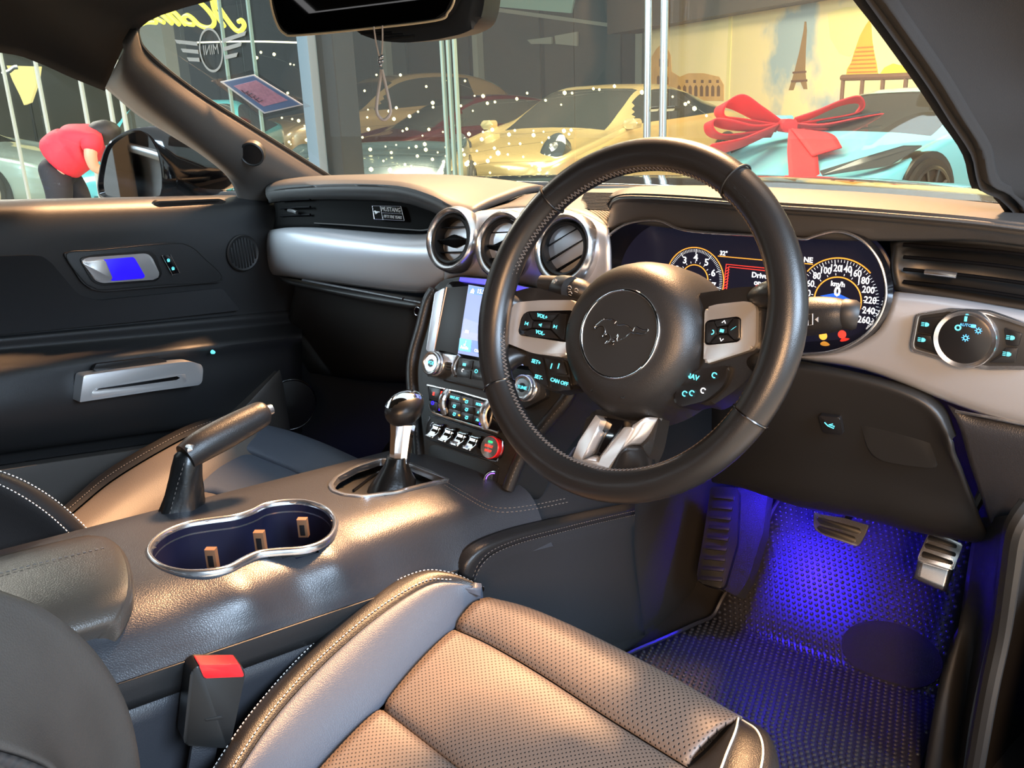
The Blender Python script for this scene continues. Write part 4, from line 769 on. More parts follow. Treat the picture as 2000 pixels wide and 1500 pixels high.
# dark spoke bodies
h0 = -0.030
def sp(name, pix, ha, hb, m, par, **k): return plate(name, Fw, pix, ha, hb, m, par, **k)
lsp = sp('left_spoke', [(960, 600), (985, 575), (1040, 560), (1150, 590), (1150, 740), (1080, 770), (1035, 735), (1030, 700), (975, 690)], -0.050, -0.022, 'leather_wheel', sw, bevel=0.006, r=0.01)
rsp = sp('right_spoke', [(1350, 575), (1450, 560), (1530, 560), (1545, 620), (1520, 700), (1480, 720), (1440, 760), (1380, 800), (1330, 760)], -0.050, -0.018, 'leather_wheel', sw, bevel=0.006, r=0.01)
# leather blends where spokes run into the rim
for nm, P, R_ in (('spoke_root', [(962, 566), (985, 590), (1030, 602)], [.010, .014, .006]), ('spoke_root', [(960, 742), (990, 704), (1035, 692)], [.010, .014, .006]), ('spoke_root', [(1532, 566), (1500, 576), (1455, 584)], [.010, .013, .004]), ('spoke_root', [(1525, 728), (1500, 712), (1455, 706)], [.010, .013, .004])):
    tube(nm, [Fw.w(*Fw.p(x, y, h), h) for (x, y), h in zip(P, (-0.002, -0.014, -0.030))], R_, 'leather_wheel', rim, seg=14)
# left silver trim with buttons
lt = sp('left_trim', [(978, 655), (976, 640), (992, 603), (1010, 590), (1060, 586), (1126, 586), (1120, 615), (1110, 690), (1100, 698), (1040, 690), (985, 668)], -0.026, -0.012, 'trim_silver', lsp, bevel=0.003, r=0.008)
sp('button_well', [(1012, 648), (1018, 620), (1028, 608), (1120, 606), (1112, 668), (1100, 668), (1016, 655)], -0.016, -0.0115, 'gloss_black', lsp, bevel=0.0006, r=0.004)
for pg in ([(1034, 610), (1092, 611), (1078, 626), (1040, 624)], [(1022, 613), (1031, 611), (1040, 627), (1038, 640), (1017, 645), (1016, 635)], [(1042, 628), (1076, 629), (1074, 642), (1040, 640)], [(1094, 613), (1107, 613), (1102, 664), (1096, 662), (1077, 643), (1079, 628)], [(1022, 650), (1038, 643), (1075, 645), (1092, 662), (1030, 656)]):
    sp('thumb_button', pg, -0.013, -0.0085, 'button_plastic', lsp, bevel=0.0008, r=0.001)
Fwb = lambda x, y, h: Fw.at(x, y, h, math.radians(-4))
def wtext(s, x, y, size, par, h=-0.0082, m='icon_cyan'): text('lettering', s, Fwb(x, y, h), 0, 0, size, m, par, bold=0.0001)
wtext('VOL+', 1059, 618, 0.0058, lsp); wtext('VOL-', 1055, 650, 0.0058, lsp)
for x, y, s in ((1029, 632, -1), (1084, 638, 1)):
    f = Fwb(x, y, -0.0083); prism('skip_symbol', f, [(-.002 * s, -.002), (.0012 * s, 0), (-.002 * s, .002)], 0, 0.0004, 'icon_cyan', lsp); box('skip_symbol', f, .0022 * s, 0, 0.0007, 0.004, 0, 0.0004, 'icon_cyan', lsp, bevel=0)
f = Fwb(1057, 635, -0.0083); prism('mute_symbol', f, [(-.003, -.0008), (-.0015, -.0008), (.0005, -.002), (.0005, .002), (-.0015, .0008), (-.003, .0008)], 0, 0.0004, 'icon_cyan', lsp)
# cruise buttons below the left spoke
cb_ = sp('cruise_button_pad', [(1030, 690), (1108, 704), (1118, 760), (1090, 765), (1050, 745), (1038, 722)], -0.046, -0.018, 'button_plastic', sw, bevel=0.002, r=0.006)
for pg in ([(1034, 694), (1059, 698), (1070, 756), (1048, 742), (1040, 722)], [(1063, 699), (1100, 706), (1108, 732), (1072, 727)], [(1073, 731), (1109, 736), (1114, 762), (1094, 762), (1077, 757)]):
    sp('thumb_button', pg, -0.020, -0.0145, 'button_plastic', cb_, bevel=0.001, r=0.002)
for s, x, y in (('SET+', 1047, 707), ('SET-', 1052, 737)): text('lettering', s, Fwb(x, y, -0.0142), 0, 0, 0.006, 'icon_cyan', cb_, bold=0.0001)
text('lettering', 'CAN OFF', Fwb(1092, 746, -0.0142), 0, 0, 0.0058, 'icon_cyan', cb_, bold=0.0001)
for x in (1077, 1091): f = Fwb(x, 715, -0.0142); box('distance_symbol', f, 0, 0, 0.0012, 0.006, 0, 0.0004, 'icon_cyan', cb_, bevel=0)
# right silver trim with buttons
rt = sp('right_trim', [(1376, 610), (1380, 600), (1400, 594), (1455, 588), (1472, 592), (1477, 602), (1476, 670), (1470, 682), (1455, 687), (1380, 711), (1374, 705)], -0.034, -0.012, 'trim_silver', rsp, bevel=0.004, r=0.006)
sp('button_well', [(1377, 630), (1385, 625), (1440, 618), (1447, 622), (1447, 662), (1440, 668), (1384, 674), (1376, 672)], -0.016, -0.0112, 'gloss_black', rsp, bevel=0.0006, r=0.003)
for pg in ([(1396, 627), (1432, 621), (1420, 634), (1400, 638)], [(1380, 630), (1394, 628), (1399, 640), (1400, 652), (1384, 670), (1379, 668)], [(1402, 641), (1420, 638), (1420, 650), (1402, 652)], [(1434, 622), (1443, 623), (1443, 660), (1435, 664), (1423, 652), (1422, 638)], [(1388, 670), (1402, 656), (1420, 654), (1433, 665)]):
    sp('thumb_button', pg, -0.013, -0.0082, 'button_plastic', rsp, bevel=0.0008, r=0.001)
for x, y, s in ((1414, 629, 1), (1409, 663, -1)):
    f = Fwb(x, y, -0.0079); tube('arrow_symbol', [f.w(-.0018, -.001 * s), f.w(0, .0015 * s), f.w(.0018, -.001 * s)], 0.00045, 'icon_white', rsp, seg=5, sm=False)
f = Fwb(1391, 649, -0.0079); arc(f, (0, 0), 0.002, -90, 90, 0.0005, 'icon_cyan', rsp, 'back_symbol', n=8)
box('menu_symbol', Fwb(1410, 646, -0.0079), 0, 0, 0.004, 0.003, 0, 0.0004, 'icon_cyan', rsp, bevel=0)
prism('voice_symbol', Fwb(1432, 642, -0.0079), [(-.002, -.002), (.0025, .0028), (0, .0005)], 0, 0.0004, 'icon_cyan', rsp)
# lower right button pad
pb_ = sp('phone_button_pad', [(1312, 770), (1335, 745), (1360, 722), (1428, 712), (1412, 755), (1380, 782), (1322, 797)], -0.050, -0.012, 'button_plastic', sw, bevel=0.003, r=0.006)
text('lettering', 'NAV', Fwb(1352, 736, -0.0116), 0, 0, 0.007, 'icon_cyan', pb_, bold=0.0001)
for x, y, m in ((1396, 733, 'icon_cyan'), (1338, 769, 'icon_cyan'), (1352, 768, 'icon_cyan'), (1374, 763, 'icon_white')):
    f = Fwb(x, y, -0.0116); arc(f, (0, 0), 0.0024, 30, 300, 0.0006, m, pb_, 'phone_symbol', n=8)
tube('pad_groove', [Fw.w(*Fw.p(x, y, -0.0118), -0.0118) for x, y in ((1330, 752), (1375, 748), (1405, 738))], 0.0006, 'black_plastic', pb_, seg=5)
# lower spoke: silver U and flank
lsb = sp('lower_spoke', [(1150, 800), (1290, 800), (1275, 880), (1240, 945), (1140, 940), (1120, 905)], -0.058, -0.034, 'leather_wheel', sw, bevel=0.008, r=0.01)
U = [(1164, 810), (1130, 862), (1113, 907), (1114, 915), (1121, 921), (1173, 929), (1181, 925), (1192, 908), (1211, 880), (1235, 838), (1233, 834), (1220, 834), (1174, 892), (1169, 905), (1135, 898), (1168, 833), (1173, 820)]
sp('lower_trim', U, -0.040, -0.014, 'trim_silver', lsb, bevel=0.0012, r=0.0008)
def facet(nm, q, m): surf(nm, [[Fw.w(*Fw.p(x, y, h), h) for x, y, h in r] for r in q], m, lsb, nu=3, nv=3, thick=0.002)
facet('trim_facet', ([(1169, 833, -.0145), (1136, 898, -.0145)], [(1181, 846, -.026), (1160, 888, -.026)]), 'trim_silver')
facet('trim_facet', ([(1135, 898, -.0145), (1170, 905, -.0145)], [(1160, 888, -.026), (1174, 891, -.026)]), 'trim_silver')
facet('trim_facet', ([(1220, 834, -.0145), (1173, 893, -.0145)], [(1212, 838, -.026), (1172, 890, -.026)]), 'trim_silver')
sp('trim_slot', [(1180, 815), (1218, 822), (1214, 838), (1174, 892), (1159, 889)], -0.034, -0.026, 'gloss_black', lsb, bevel=0.0004)
facet('spoke_flank', ([(1236, 830, -.016), (1224, 858, -.016), (1211, 880, -.016)], [(1262, 816, -.020), (1246, 850, -.020), (1226, 872, -.020)], [(1294, 818, -.040), (1272, 852, -.038), (1252, 870, -.036)]), 'trim_silver')
facet('flank_leather', ([(1211, 881, -.016), (1196, 908, -.014), (1184, 932, -.012)], [(1226, 873, -.018), (1222, 905, -.014), (1212, 934, -.010)], [(1252, 871, -.034), (1262, 898, -.028), (1262, 928, -.014)], [(1274, 880, -.05), (1280, 905, -.045), (1276, 925, -.03)]), 'leather_wheel')
tube('spoke_root', [Fw.w(*Fw.p(x, y, h), h) for x, y, h in ((1130, 880, -.035), (1115, 915, -.016), (1090, 930, -.002))], [.006, .012, .016], 'leather_wheel', rim, seg=14)
# ================================================================== CENTRE STACK
stk = thing('centre_stack', 'black centre stack with blue touchscreen, knobs and chrome toggle switches', 'centre stack', (0, 0.12, 0.56))
Fk_ = Fr((0, 0.160, 0.693), (1, 0, 0), (0, 0.40, 1)); K = Fk_
body = [(858, 548), (900, 540), (960, 545), (1060, 566), (1170, 600), (1140, 700), (1105, 790), (1050, 850), (1010, 905), (985, 965), (975, 975), (820, 930), (812, 820), (806, 770), (803, 700), (820, 640), (838, 580)]
plate('stack_body', K, body, -0.10, -0.008, 'dark_plastic', stk, bevel=0.003, r=0.01)
# leather bolsters along the sides
for P in ([(846, 566), (833, 590), (820, 640), (806, 690), (802, 730), (806, 790), (812, 850), (816, 900)], [(1135, 700), (1110, 770), (1075, 815), (1030, 870), (1010, 905), (990, 955)]):
    e = tube('side_bolster', [K.w(*K.p(x, y, -0.004), -0.006) for x, y in P], 0.009, 'leather', stk, seg=12)
    stitches('bolster_stitching', [K.w(*K.p(x + 2, y, 0.004), 0.0045) for x, y in P], 'thread_dark', e, r=0.0005)
# screen unit
sc_ = plate('screen_frame', K, [(856, 572), (880, 548), (960, 548), (1120, 590), (1085, 730), (960, 712), (846, 690)], -0.02, -0.002, 'gloss_black', stk, bevel=0.002, r=0.005)
plate('screen_side_trim', K, [(849, 572), (868, 562), (846, 690), (832, 684)], -0.01, 0.002, 'brushed_silver', stk, bevel=0.001, r=0.002)
plate('screen_border', K, [(872, 562), (914, 558), (895, 692), (848, 682)], -0.003, 0.0002, 'dark_plastic', sc_, bevel=0.0006)
tube('frame_edge', [K.w(*K.p(x, y, 0), 0.0005) for x, y in ((873, 561), (849, 682))], 0.0009, 'copper_clip', sc_, seg=6, sm=False)
plate('screen_reflection', K, [(898, 541), (960, 546), (1060, 568), (1060, 579), (960, 557), (896, 549)], -0.004, 0.004, 'reflection_violet', sc_, bevel=0.001)  # glowing strip added for the screen's violet reflection on the fascia edge
disp = plate('touchscreen', K, [(915, 556), (1118, 592), (1100, 728), (894, 690)], -0.003, 0.0006, 'screen_blue', sc_, bevel=0.0002)
H = 0.0009
plate('screen_tile', K, [(917, 558), (1116, 593), (1114, 606), (914, 573)], 0, H, 'screen_top', disp, bevel=0)
plate('screen_hill', K, [(906, 621), (920, 626), (950, 638), (1108, 672), (1106, 690), (903, 645)], 0, H, 'screen_violet', disp, bevel=0)
plate('screen_band', K, [(903, 645), (1106, 690), (1103, 710), (899, 664)], 0, H + .0001, 'screen_lilac', disp, bevel=0)
for k in range(4):
    x0, y0 = 897 + 50 * k, 660 + 9.5 * k; plate('screen_tile', K, [(x0 + 1, y0), (x0 + 24, y0 + 4), (x0 + 22, y0 + 28), (x0 - 2, y0 + 24)], 0, H + .0003, 'screen_cyan' if k == 0 else 'screen_navy', disp, bevel=0)
    plate('screen_tile', K, [(x0 + 25, y0 + 4), (x0 + 49, y0 + 9), (x0 + 47, y0 + 33), (x0 + 23, y0 + 28)], 0, H + .0003, 'screen_navy', disp, bevel=0)
def stext(s, x, y, size, m='icon_white', par=None, h=0.0016): a, b = K.p(x, y, h); text('lettering', s, K.mv(a, b, 0, math.radians(0)), 0, 0, size, m, par or disp, h=h, bold=0.0002)
stext('15.5°', 941, 570, 0.009); stext('Source', 958, 593, 0.008); stext('Audio', 907, 679, 0.0065); stext('Climate', 935, 686, 0.0055); stext('FM', 912, 648, 0.006); stext('Settings', 1012, 701, 0.0065)
f = K.at(923, 569, 0.0014); prism('home_symbol', f, [(-.0035, -.003), (.0035, -.003), (.0035, .001), (0, .0045), (-.0035, .001)], 0, 0.0004, 'icon_white', disp)
f = K.at(909, 670, 0.0014); ring('note_symbol', f.mv(-.001, -.003), 0.0014, 0.0006, 'icon_white', disp, seg=10, ts=5); box('note_symbol', f, 0.0006, 0.0, 0.0007, 0.007, 0, 0.0004, 'icon_white', disp, bevel=0)
# radio panel
rp = plate('radio_panel', K, [(846, 690), (960, 708), (1060, 735), (1068, 775), (1020, 800), (960, 768), (832, 735), (838, 705)], -0.012, 0.002, 'dark_plastic', stk, bevel=0.002, r=0.006)
plate('panel_trim', K, [(846, 688), (894, 695), (890, 709), (866, 706), (843, 699)], -0.004, 0.005, 'brushed_silver', rp, bevel=0.0015, r=0.002)
for k in range(5): tube('speaker_slot', [K.w(*K.p(x, y, 0.0026), 0.0026) for x, y in ((864, 700 + 5 * k), (880, 702 + 5 * k))], 0.0009, 'black_plastic', rp, seg=5, sm=False)
tube('panel_rib', [K.w(*K.p(x, y, 0.004), 0.004) for x, y in ((897, 694), (889, 708), (886, 722), (890, 734))], 0.0035, 'satin_silver', rp, seg=8)
for pg in ([(897, 700), (923, 704), (921, 721), (894, 717)], [(893, 720), (919, 724), (918, 740), (892, 736)], [(926, 705), (972, 713), (971, 729), (924, 721)], [(922, 724), (950, 729), (949, 745), (921, 741)], [(953, 730), (985, 736), (984, 752), (952, 746)]):
    plate('radio_button', K, pg, 0.0, 0.005, 'button_plastic', rp, bevel=0.001, r=0.0015)
f = K.at(907, 712, 0.0052); box('seek_symbol', f, 0, 0, 0.006, 0.004, 0, 0.0004, 'icon_cyan', rp, bevel=0)
f = K.at(905, 724, 0.0052); arc(f, (0, 0), 0.0022, 60, 250, 0.0006, 'icon_white', rp, 'phone_symbol', n=8)
f = K.at(930, 725, 0.0052); ring('power_symbol', f, 0.0024, 0.0006, 'icon_cyan', rp, seg=14, ts=5)
for nm, px, py, s in (('volume_knob', 842, 709, 'VOL'), ('tuning_knob', 1020, 757, 'TUNE')):
    f = K.at(px, py, 0.018)
    kn = lathe(nm, f, [(0.0175, -0.018), (0.0185, -0.016), (0.0185, -0.009), (0.0170, -0.008), (0.0170, -0.004), (0.0178, -0.003), (0.0178, 0.0015), (0.0162, 0.003), (0.0132, 0.0022), (0.0122, 0.0005)], 'satin_silver', rp, seg=44, ang=50)
    lathe('knob_face', f, [(0.0128, -0.004), (0.0128, 0.0004), (0.0, 0.0006)], 'button_plastic', kn, seg=32)
    text('lettering', s, f, 0, 0, 0.0075 if len(s) == 3 else 0.0062, 'icon_cyan', kn, h=0.0009, bold=0.0001)
tube('disc_slot', [K.w(*K.p(x, y, 0.0022), 0.0022) for x, y in ((868, 742), (960, 764), (1010, 778))], 0.0022, 'black_plastic', rp, seg=6, sm=False)
# climate panel
cp = plate('climate_panel', K, [(835, 752), (900, 766), (975, 790), (1000, 808), (980, 842), (965, 846), (900, 824), (850, 806), (840, 795)], -0.012, 0.002, 'gloss_black', stk, bevel=0.0012, r=0.004)
tube('climate_frame', [K.w(*K.p(x, y, 0.0025), 0.0025) for x, y in ((835, 752), (900, 766), (975, 788))], 0.0016, 'satin_silver', cp, seg=8, sm=False)
tube('climate_frame', [K.w(*K.p(x, y, 0.0025), 0.0025) for x, y in ((838, 790), (848, 806), (900, 823), (972, 845))], 0.0016, 'satin_silver', cp, seg=8)
for px, py, px2, py2 in ((872, 764, 867, 806), (951, 787, 946, 834)):
    tube('temperature_roller', [K.w(*K.p(px + (px2 - px) * t, py + (py2 - py) * t, 0.004), 0.001 + 0.010 * math.sin(PI * t)) for t in (0, .15, .3, .5, .7, .85, 1)], 0.0058, 'satin_silver', cp, seg=10)
    for m, a, b in (('icon_red', 0.05, 0.38), ('led_blue', 0.45, 0.95)): tube('temperature_light', [K.w(*K.p(px - 9 + (px2 - px) * t, py - 2 + (py2 - py) * t, 0.004), 0.0035) for t in (a, b)], 0.0016, m, cp, seg=8, sm=False)
plate('seat_heat_button', K, [(837, 756), (860, 760), (856, 784), (838, 779)], 0.0, 0.0045, 'button_plastic', cp, bevel=0.001, r=0.002); plate('seat_heat_button', K, [(838, 782), (855, 787), (852, 804), (841, 799)], 0.0, 0.0045, 'button_plastic', cp, bevel=0.001, r=0.002)
f = K.at(847, 769, 0.0048); box('seat_symbol', f, 0, 0, 0.0035, 0.005, 0, 0.0004, 'icon_red', cp, bevel=0); f = K.at(845, 787, 0.0048); ring('seat_symbol', f, 0.0024, 0.0007, 'led_blue', cp, seg=12, ts=5)
def grid(px0, py0, c, r, w_, h_, sk):  # climate buttons
    return [(px0 + c * w_ , py0 + r * h_ + c * sk), (px0 + (c + 1) * w_ - 1.5, py0 + r * h_ + (c + .93) * sk), (px0 + (c + 1) * w_ - 2, py0 + (r + 1) * h_ + (c + .93) * sk - 1.5), (px0 + c * w_ - 1, py0 + (r + 1) * h_ + c * sk - 1.5)]
LBL = {(0, 0): 'MAX A/C', (0, 2): 'MODE', (1, 2): 'A/C', (2, 2): 'AUTO'}
for r in range(3):
    for c in range(3):
        pg = grid(877, 767, c, r, 24, 15.5, 6.6)
        plate('climate_button', K, pg, 0.0, 0.0045 if (r, c) != (1, 1) else 0.0075, 'console_plastic' if r == 0 else 'button_plastic', cp, bevel=0.0009, r=0.0012)
        mx, my = sum(p[0] for p in pg) / 4, sum(p[1] for p in pg) / 4; hh = 0.0048 if (r, c) != (1, 1) else 0.0078
        if (r, c) in LBL: a, b = K.p(mx, my, hh); text('lettering', LBL[(r, c)], K.mv(a, b), 0, 0, 0.0055, 'icon_cyan', cp, h=hh, sx=0.8, bold=0.0001)
        else:
            f = K.at(mx, my, hh); arc(f, (0, 0), 0.0026, 200, 340, 0.0008, 'icon_cyan', cp, 'fan_symbol', n=8); box('fan_symbol', f, 0, 0.0008, 0.005, 0.0018, 0, 0.0005, 'icon_cyan', cp, bevel=0)
for x, y in ((907, 780), (939, 806), (897, 811)): box('status_light', K.at(x, y, 0.005), 0, 0, 0.0035, 0.0022, 0, 0.0005, 'icon_amber', cp, bevel=0)
# chrome toggle switches and start button
tp = plate('toggle_panel', K, [(838, 818), (850, 815), (968, 853), (982, 868), (974, 895), (955, 899), (848, 862), (832, 850)], -0.016, 0.0, 'black_plastic', stk, bevel=0.0015, r=0.006)
tube('panel_rim', [K.w(*K.p(x, y, 0.0005), 0.0005) for x, y in ((838, 818), (852, 815), (965, 852), (981, 868), (973, 894), (956, 898), (850, 862), (833, 848))], 0.0012, 'dark_chrome', tp, seg=6, closed=True)
for k in range(4):
    f = K.at(858 + 24.2 * k, 838 + 7.9 * k, 0.0, math.radians(-2)); tg = None
    tg = surf('toggle_switch', [[f.w(x, 0.010, -0.004) for x in (-.009, 0, .009)], [f.w(x, 0.006, 0.008) for x in (-.009, 0, .009)], [f.w(x, -0.001, 0.010) for x in (-.009, 0, .009)], [f.w(x, -0.006, 0.013) for x in (-.0085, 0, .0085)], [f.w(x, -0.012, 0.020) for x in (-.008, 0, .008)]], 'chrome', tp, nu=2, nv=4, thick=0.003)
    lathe('toggle_collar', Fr(f.w(0.0115, 0.001, 0.002), f.y, f.n), [(0.0, -0.0015), (0.0095, -0.0015), (0.0095, 0.0015), (0, 0.0015)], 'gloss_black', tg, seg=20)
f0 = K.at(849, 833, 0.0); lathe('end_cap', f0, [(0.006, -0.004), (0.006, 0.004), (0, 0.006)], 'satin_silver', tp, seg=20)
f = K.at(959, 874, 0.008)
sb = lathe('start_button', f, [(0.0145, -0.010), (0.0145, -0.002), (0.0158, 0.0), (0.0158, 0.0025), (0.0150, 0.0034)], 'red_plastic', tp, seg=40, ang=50)
lathe('button_face', f, [(0.0150, 0.001), (0.0150, 0.0044), (0.0, 0.0056)], 'satin_silver', sb, seg=36)
box('status_light', f, 0.001, 0.008, 0.007, 0.003, 0.0044, 0.0060, 'icon_green', sb, bevel=0.0003, r=0.001)
text('lettering', 'START', f, 0.0, 0.0015, 0.0050, 'icon_red', sb, h=0.0058); text('lettering', 'STOP', f, 0.0, -0.005, 0.0050, 'icon_red', sb, h=0.0058)
# storage bin and power socket at the foot of the stack
plate('storage_bin', K, [(838, 872), (850, 868), (960, 904), (975, 912), (968, 952), (955, 950), (835, 906)], -0.03, -0.0065, 'black_plastic', stk, bevel=0.001, r=0.004)
tube('bin_lip', [K.w(*K.p(x, y, -0.004), -0.004) for x, y in ((836, 908), (890, 930), (958, 954))], 0.002, 'gloss_black', stk, seg=6, sm=False)
fs_ = Fr(at(961, 936, 'y', 0.115), (0.55, 0.83, 0), (0, 0.1, 1)); so = ring('power_socket', fs_, 0.0115, 0.0020, 'dark_chrome', stk, seg=32)
ring('socket_light', fs_, 0.0090, 0.0010, 'led_violet', so, seg=28); lathe('socket_cap', fs_, [(0.0085, -0.006), (0.0085, 0.0), (0, 0.001)], 'gloss_black', so, seg=24)
# ================================================================== CENTRE CONSOLE
con = thing('centre_console', 'grained dark centre console with chrome-rimmed twin cup holder', 'centre console', (0, -0.3, 0.30))
Fcon = Fr((0, -0.31, 0.62), (1, 0, 0), (0, 1, -0.13))
zt = lambda y: 0.62 - 0.13 * (y + 0.31)
zcr = lambda y: 0.591 - 0.195 * (y + 0.458)
CUP = [(284, 1082), (292, 1058), (320, 1036), (362, 1020), (410, 1012), (455, 1006), (487, 996), (512, 984), (550, 977), (598, 977), (640, 990), (660, 1013), (655, 1040), (632, 1060), (595, 1072), (545, 1076), (510, 1080), (482, 1092), (452, 1108), (410, 1117), (355, 1118), (308, 1106)]
cupL = smooth2([Fcon.p(x, y, 0.004) for x, y in CUP], 4)
SHO = [(640, 948), (652, 932), (690, 912), (738, 896), (768, 896), (810, 908), (882, 938), (846, 946), (780, 962), (712, 972), (668, 968), (646, 960)]
shoL = rnd([Fcon.p(x, y, 0.004) for x, y in SHO], 0.008)
def inside(p, poly):
    c = False; n = len(poly)
    for i in range(n):
        (x1, y1), (x2, y2) = poly[i - 1], poly[i]
        if (y1 > p[1]) != (y2 > p[1]) and p[0] < (x2 - x1) * (p[1] - y1) / (y2 - y1) + x1: c = not c
    return c
def shrink(poly, k, d=None):
    if d is None:
        cx_, cy_ = sum(p[0] for p in poly) / len(poly), sum(p[1] for p in poly) / len(poly); return [(cx_ + (a - cx_) * k, cy_ + (b - cy_) * k) for a, b in poly]
    out = []; n = len(poly); ar = sum(poly[i - 1][0] * poly[i][1] - poly[i][0] * poly[i - 1][1] for i in range(n)); s = 1 if ar > 0 else -1
    for i in range(n):
        t = (poly[(i + 1) % n][0] - poly[i - 1][0], poly[(i + 1) % n][1] - poly[i - 1][1]); l = math.hypot(*t) or 1; out.append((poly[i][0] - s * t[1] / l * d, poly[i][1] + s * t[0] / l * d))
    return out
def csec(y):
    b = 0.014 * math.exp(-((y + 0.315) / 0.035) ** 2) + 0.014 * math.exp(-((y + 0.20) / 0.035) ** 2)
    wd = 0.0 if y < -0.05 else 0.25 * (y + 0.05)
    z = zt(y); zc = zcr(y); xs = [-0.145, -0.138, -0.118, -0.05, 0.035, 0.078 + b * .6, 0.108 + b + wd * .3, 0.128 + b * .5 + wd * .4, 0.137 + wd * .5]
    zs = [z - 0.13, z - 0.022, z - 0.002, z + 0.003, z + 0.003, z - 0.003 + b * .25, z - 0.018 + b * .2, (z - 0.018) * .35 + zc * .65, zc]
    return [Vector((x, y, q)) for x, q in zip(xs, zs)]
rows = [csec(y) for y in (-0.90, -0.70, -0.55, -0.47, -0.43, -0.38, -0.345, -0.315, -0.285, -0.255, -0.225, -0.20, -0.175, -0.145, -0.10, -0.05, 0.0, 0.05, 0.10, 0.14)]
G = gridpts(rows, 6, 5); R_, C_ = len(G), len(G[0]); keep = []
for j in range(R_ - 1):
    for i in range(C_ - 1):
        m = (G[j][i] + G[j][i + 1] + G[j + 1][i] + G[j + 1][i + 1]) / 4 - Fcon.o; q = (m.dot(Fcon.x), m.dot(Fcon.y))
        if m.dot(Fcon.n) > -0.04 and (inside(q, shrink(cupL, 1, 0.004)) or inside(q, shrink(shoL, 1, 0.004))): continue
        keep.append((j * C_ + i, j * C_ + i + 1, (j + 1) * C_ + i + 1, (j + 1) * C_ + i))
pyd('console_body', [p for r in G for p in r], keep, 'console_plastic', con, ang=60)
# trim strip and lower side panel on the driver side
ys_ = (-0.9, -0.6, -0.45, -0.3, -0.15, -0.04, 0.1)
surf('side_trim', [[Vector((0.1365, y, zcr(y) - 0.0005)) for y in ys_], [Vector((0.1385, y, zcr(y) - 0.004)) for y in ys_], [Vector((0.136, y, zcr(y) - 0.032)) for y in ys_]], 'soft_plastic', con, nu=3, nv=3, thick=0.004)
tube('trim_edge', [Vector((0.1385, y, zcr(y) - 0.001)) for y in ys_], 0.0012, 'dark_plastic', con, seg=6)
surf('side_panel', [[Vector((0.133, y, zcr(y) - 0.030)) for y in ys_], [Vector((0.130, y, zcr(y) - 0.12)) for y in ys_], [Vector((0.135, y, 0.2)) for y in ys_]], 'console_plastic', con, nu=3, nv=3, thick=0.006)
surf('side_panel', [[Vector((-0.144, y, zt(y) - 0.12)) for y in ys_], [Vector((-0.15, y, 0.35)) for y in ys_], [Vector((-0.15, y, 0.2)) for y in ys_]], 'soft_plastic', con, nu=3, nv=3, thick=0.006)
# cup holder: chrome rim, dark well, three grip clips
n = len(cupL); prof = [(0.0, -0.002), (-0.0006, 0.0035), (0.002, 0.0062), (0.005, 0.0058), (0.0072, 0.001), (0.0078, -0.010)]
vs = [Fcon.w(a, b, h) for d, h in prof for a, b in shrink(cupL, 1, d)]; fs = [(j * n + i, j * n + (i + 1) % n, (j + 1) * n + (i + 1) % n, (j + 1) * n + i) for j in range(len(prof) - 1) for i in range(n)]
cup = pyd('cup_holder_rim', vs, fs, 'satin_silver', con, ang=60)
prof = [(0.0074, 0.0), (0.0085, -0.03), (0.011, -0.065)]
vs = [Fcon.w(a, b, h) for d, h in prof for a, b in shrink(cupL, 1, d)]; fs = [(j * n + i, j * n + (i + 1) % n, (j + 1) * n + (i + 1) % n, (j + 1) * n + i) for j in range(len(prof) - 1) for i in range(n)]; fs.append(tuple(2 * n + i for i in range(n)))
pyd('cup_well', vs, fs, 'cup_blue', cup, ang=60)
for (x, y, h, an) in ((414, 1090, -0.016, 0.3), (508, 1056, -0.008, 1.0), (592, 1030, -0.014, 0.3)):
    f = Fr(Fcon.w(*Fcon.p(x, y, h), h), (0.8, 0.6, 0), (0, 0, 1)); c_ = box('cup_clip', f, 0, 0, 0.012, 0.024, -0.004, 0.004, 'copper_clip', cup, bevel=0.0012)
    box('clip_slot', f, 0, -0.002, 0.006, 0.014, 0.003, 0.0046, 'button_plastic', c_, bevel=0.0003)
# armrest lid
lf = [(178, 1049, .640), (212, 1054, .646), (238, 1078, .649), (252, 1120, .649), (251, 1165, .645), (230, 1212, .636), (205, 1240, .626), (182, 1262, .614)]
Lf = [at(x, y, 'z', z) for x, y, z in lf]
lr = [Lf[k] * 1 for k in range(8)]
back = lambda d, up: [Vector((p.x, p.y - d, p.z + 0.13 * d + up)) for p in Lf]
lid_ = thing('armrest_lid', 'leather armrest lid at the rear of the centre console', 'armrest', at(252, 1140, 'z', 0.64))
surf('lid_pad', [[p + Vector((0, 0.002, -0.014)) for p in Lf], [p + Vector((0, 0.003, -0.004)) for p in Lf], [p + Vector((0, -0.001, 0.001)) for p in Lf], back(0.012, 0.004), back(0.10, 0.006), back(0.25, 0.004), back(0.45, 0.0)], 'console_leather', lid_, nu=4, nv=4, thick=0.008)
stitches('lid_stitching', [Lf[2] + Vector((-0.012, -0.012, 0.0062)), Lf[2] + Vector((-0.012, -0.1, 0.0205)), Lf[2] + Vector((-0.012, -0.3, 0.046))], 'thread_dark', lid_, r=0.0006)
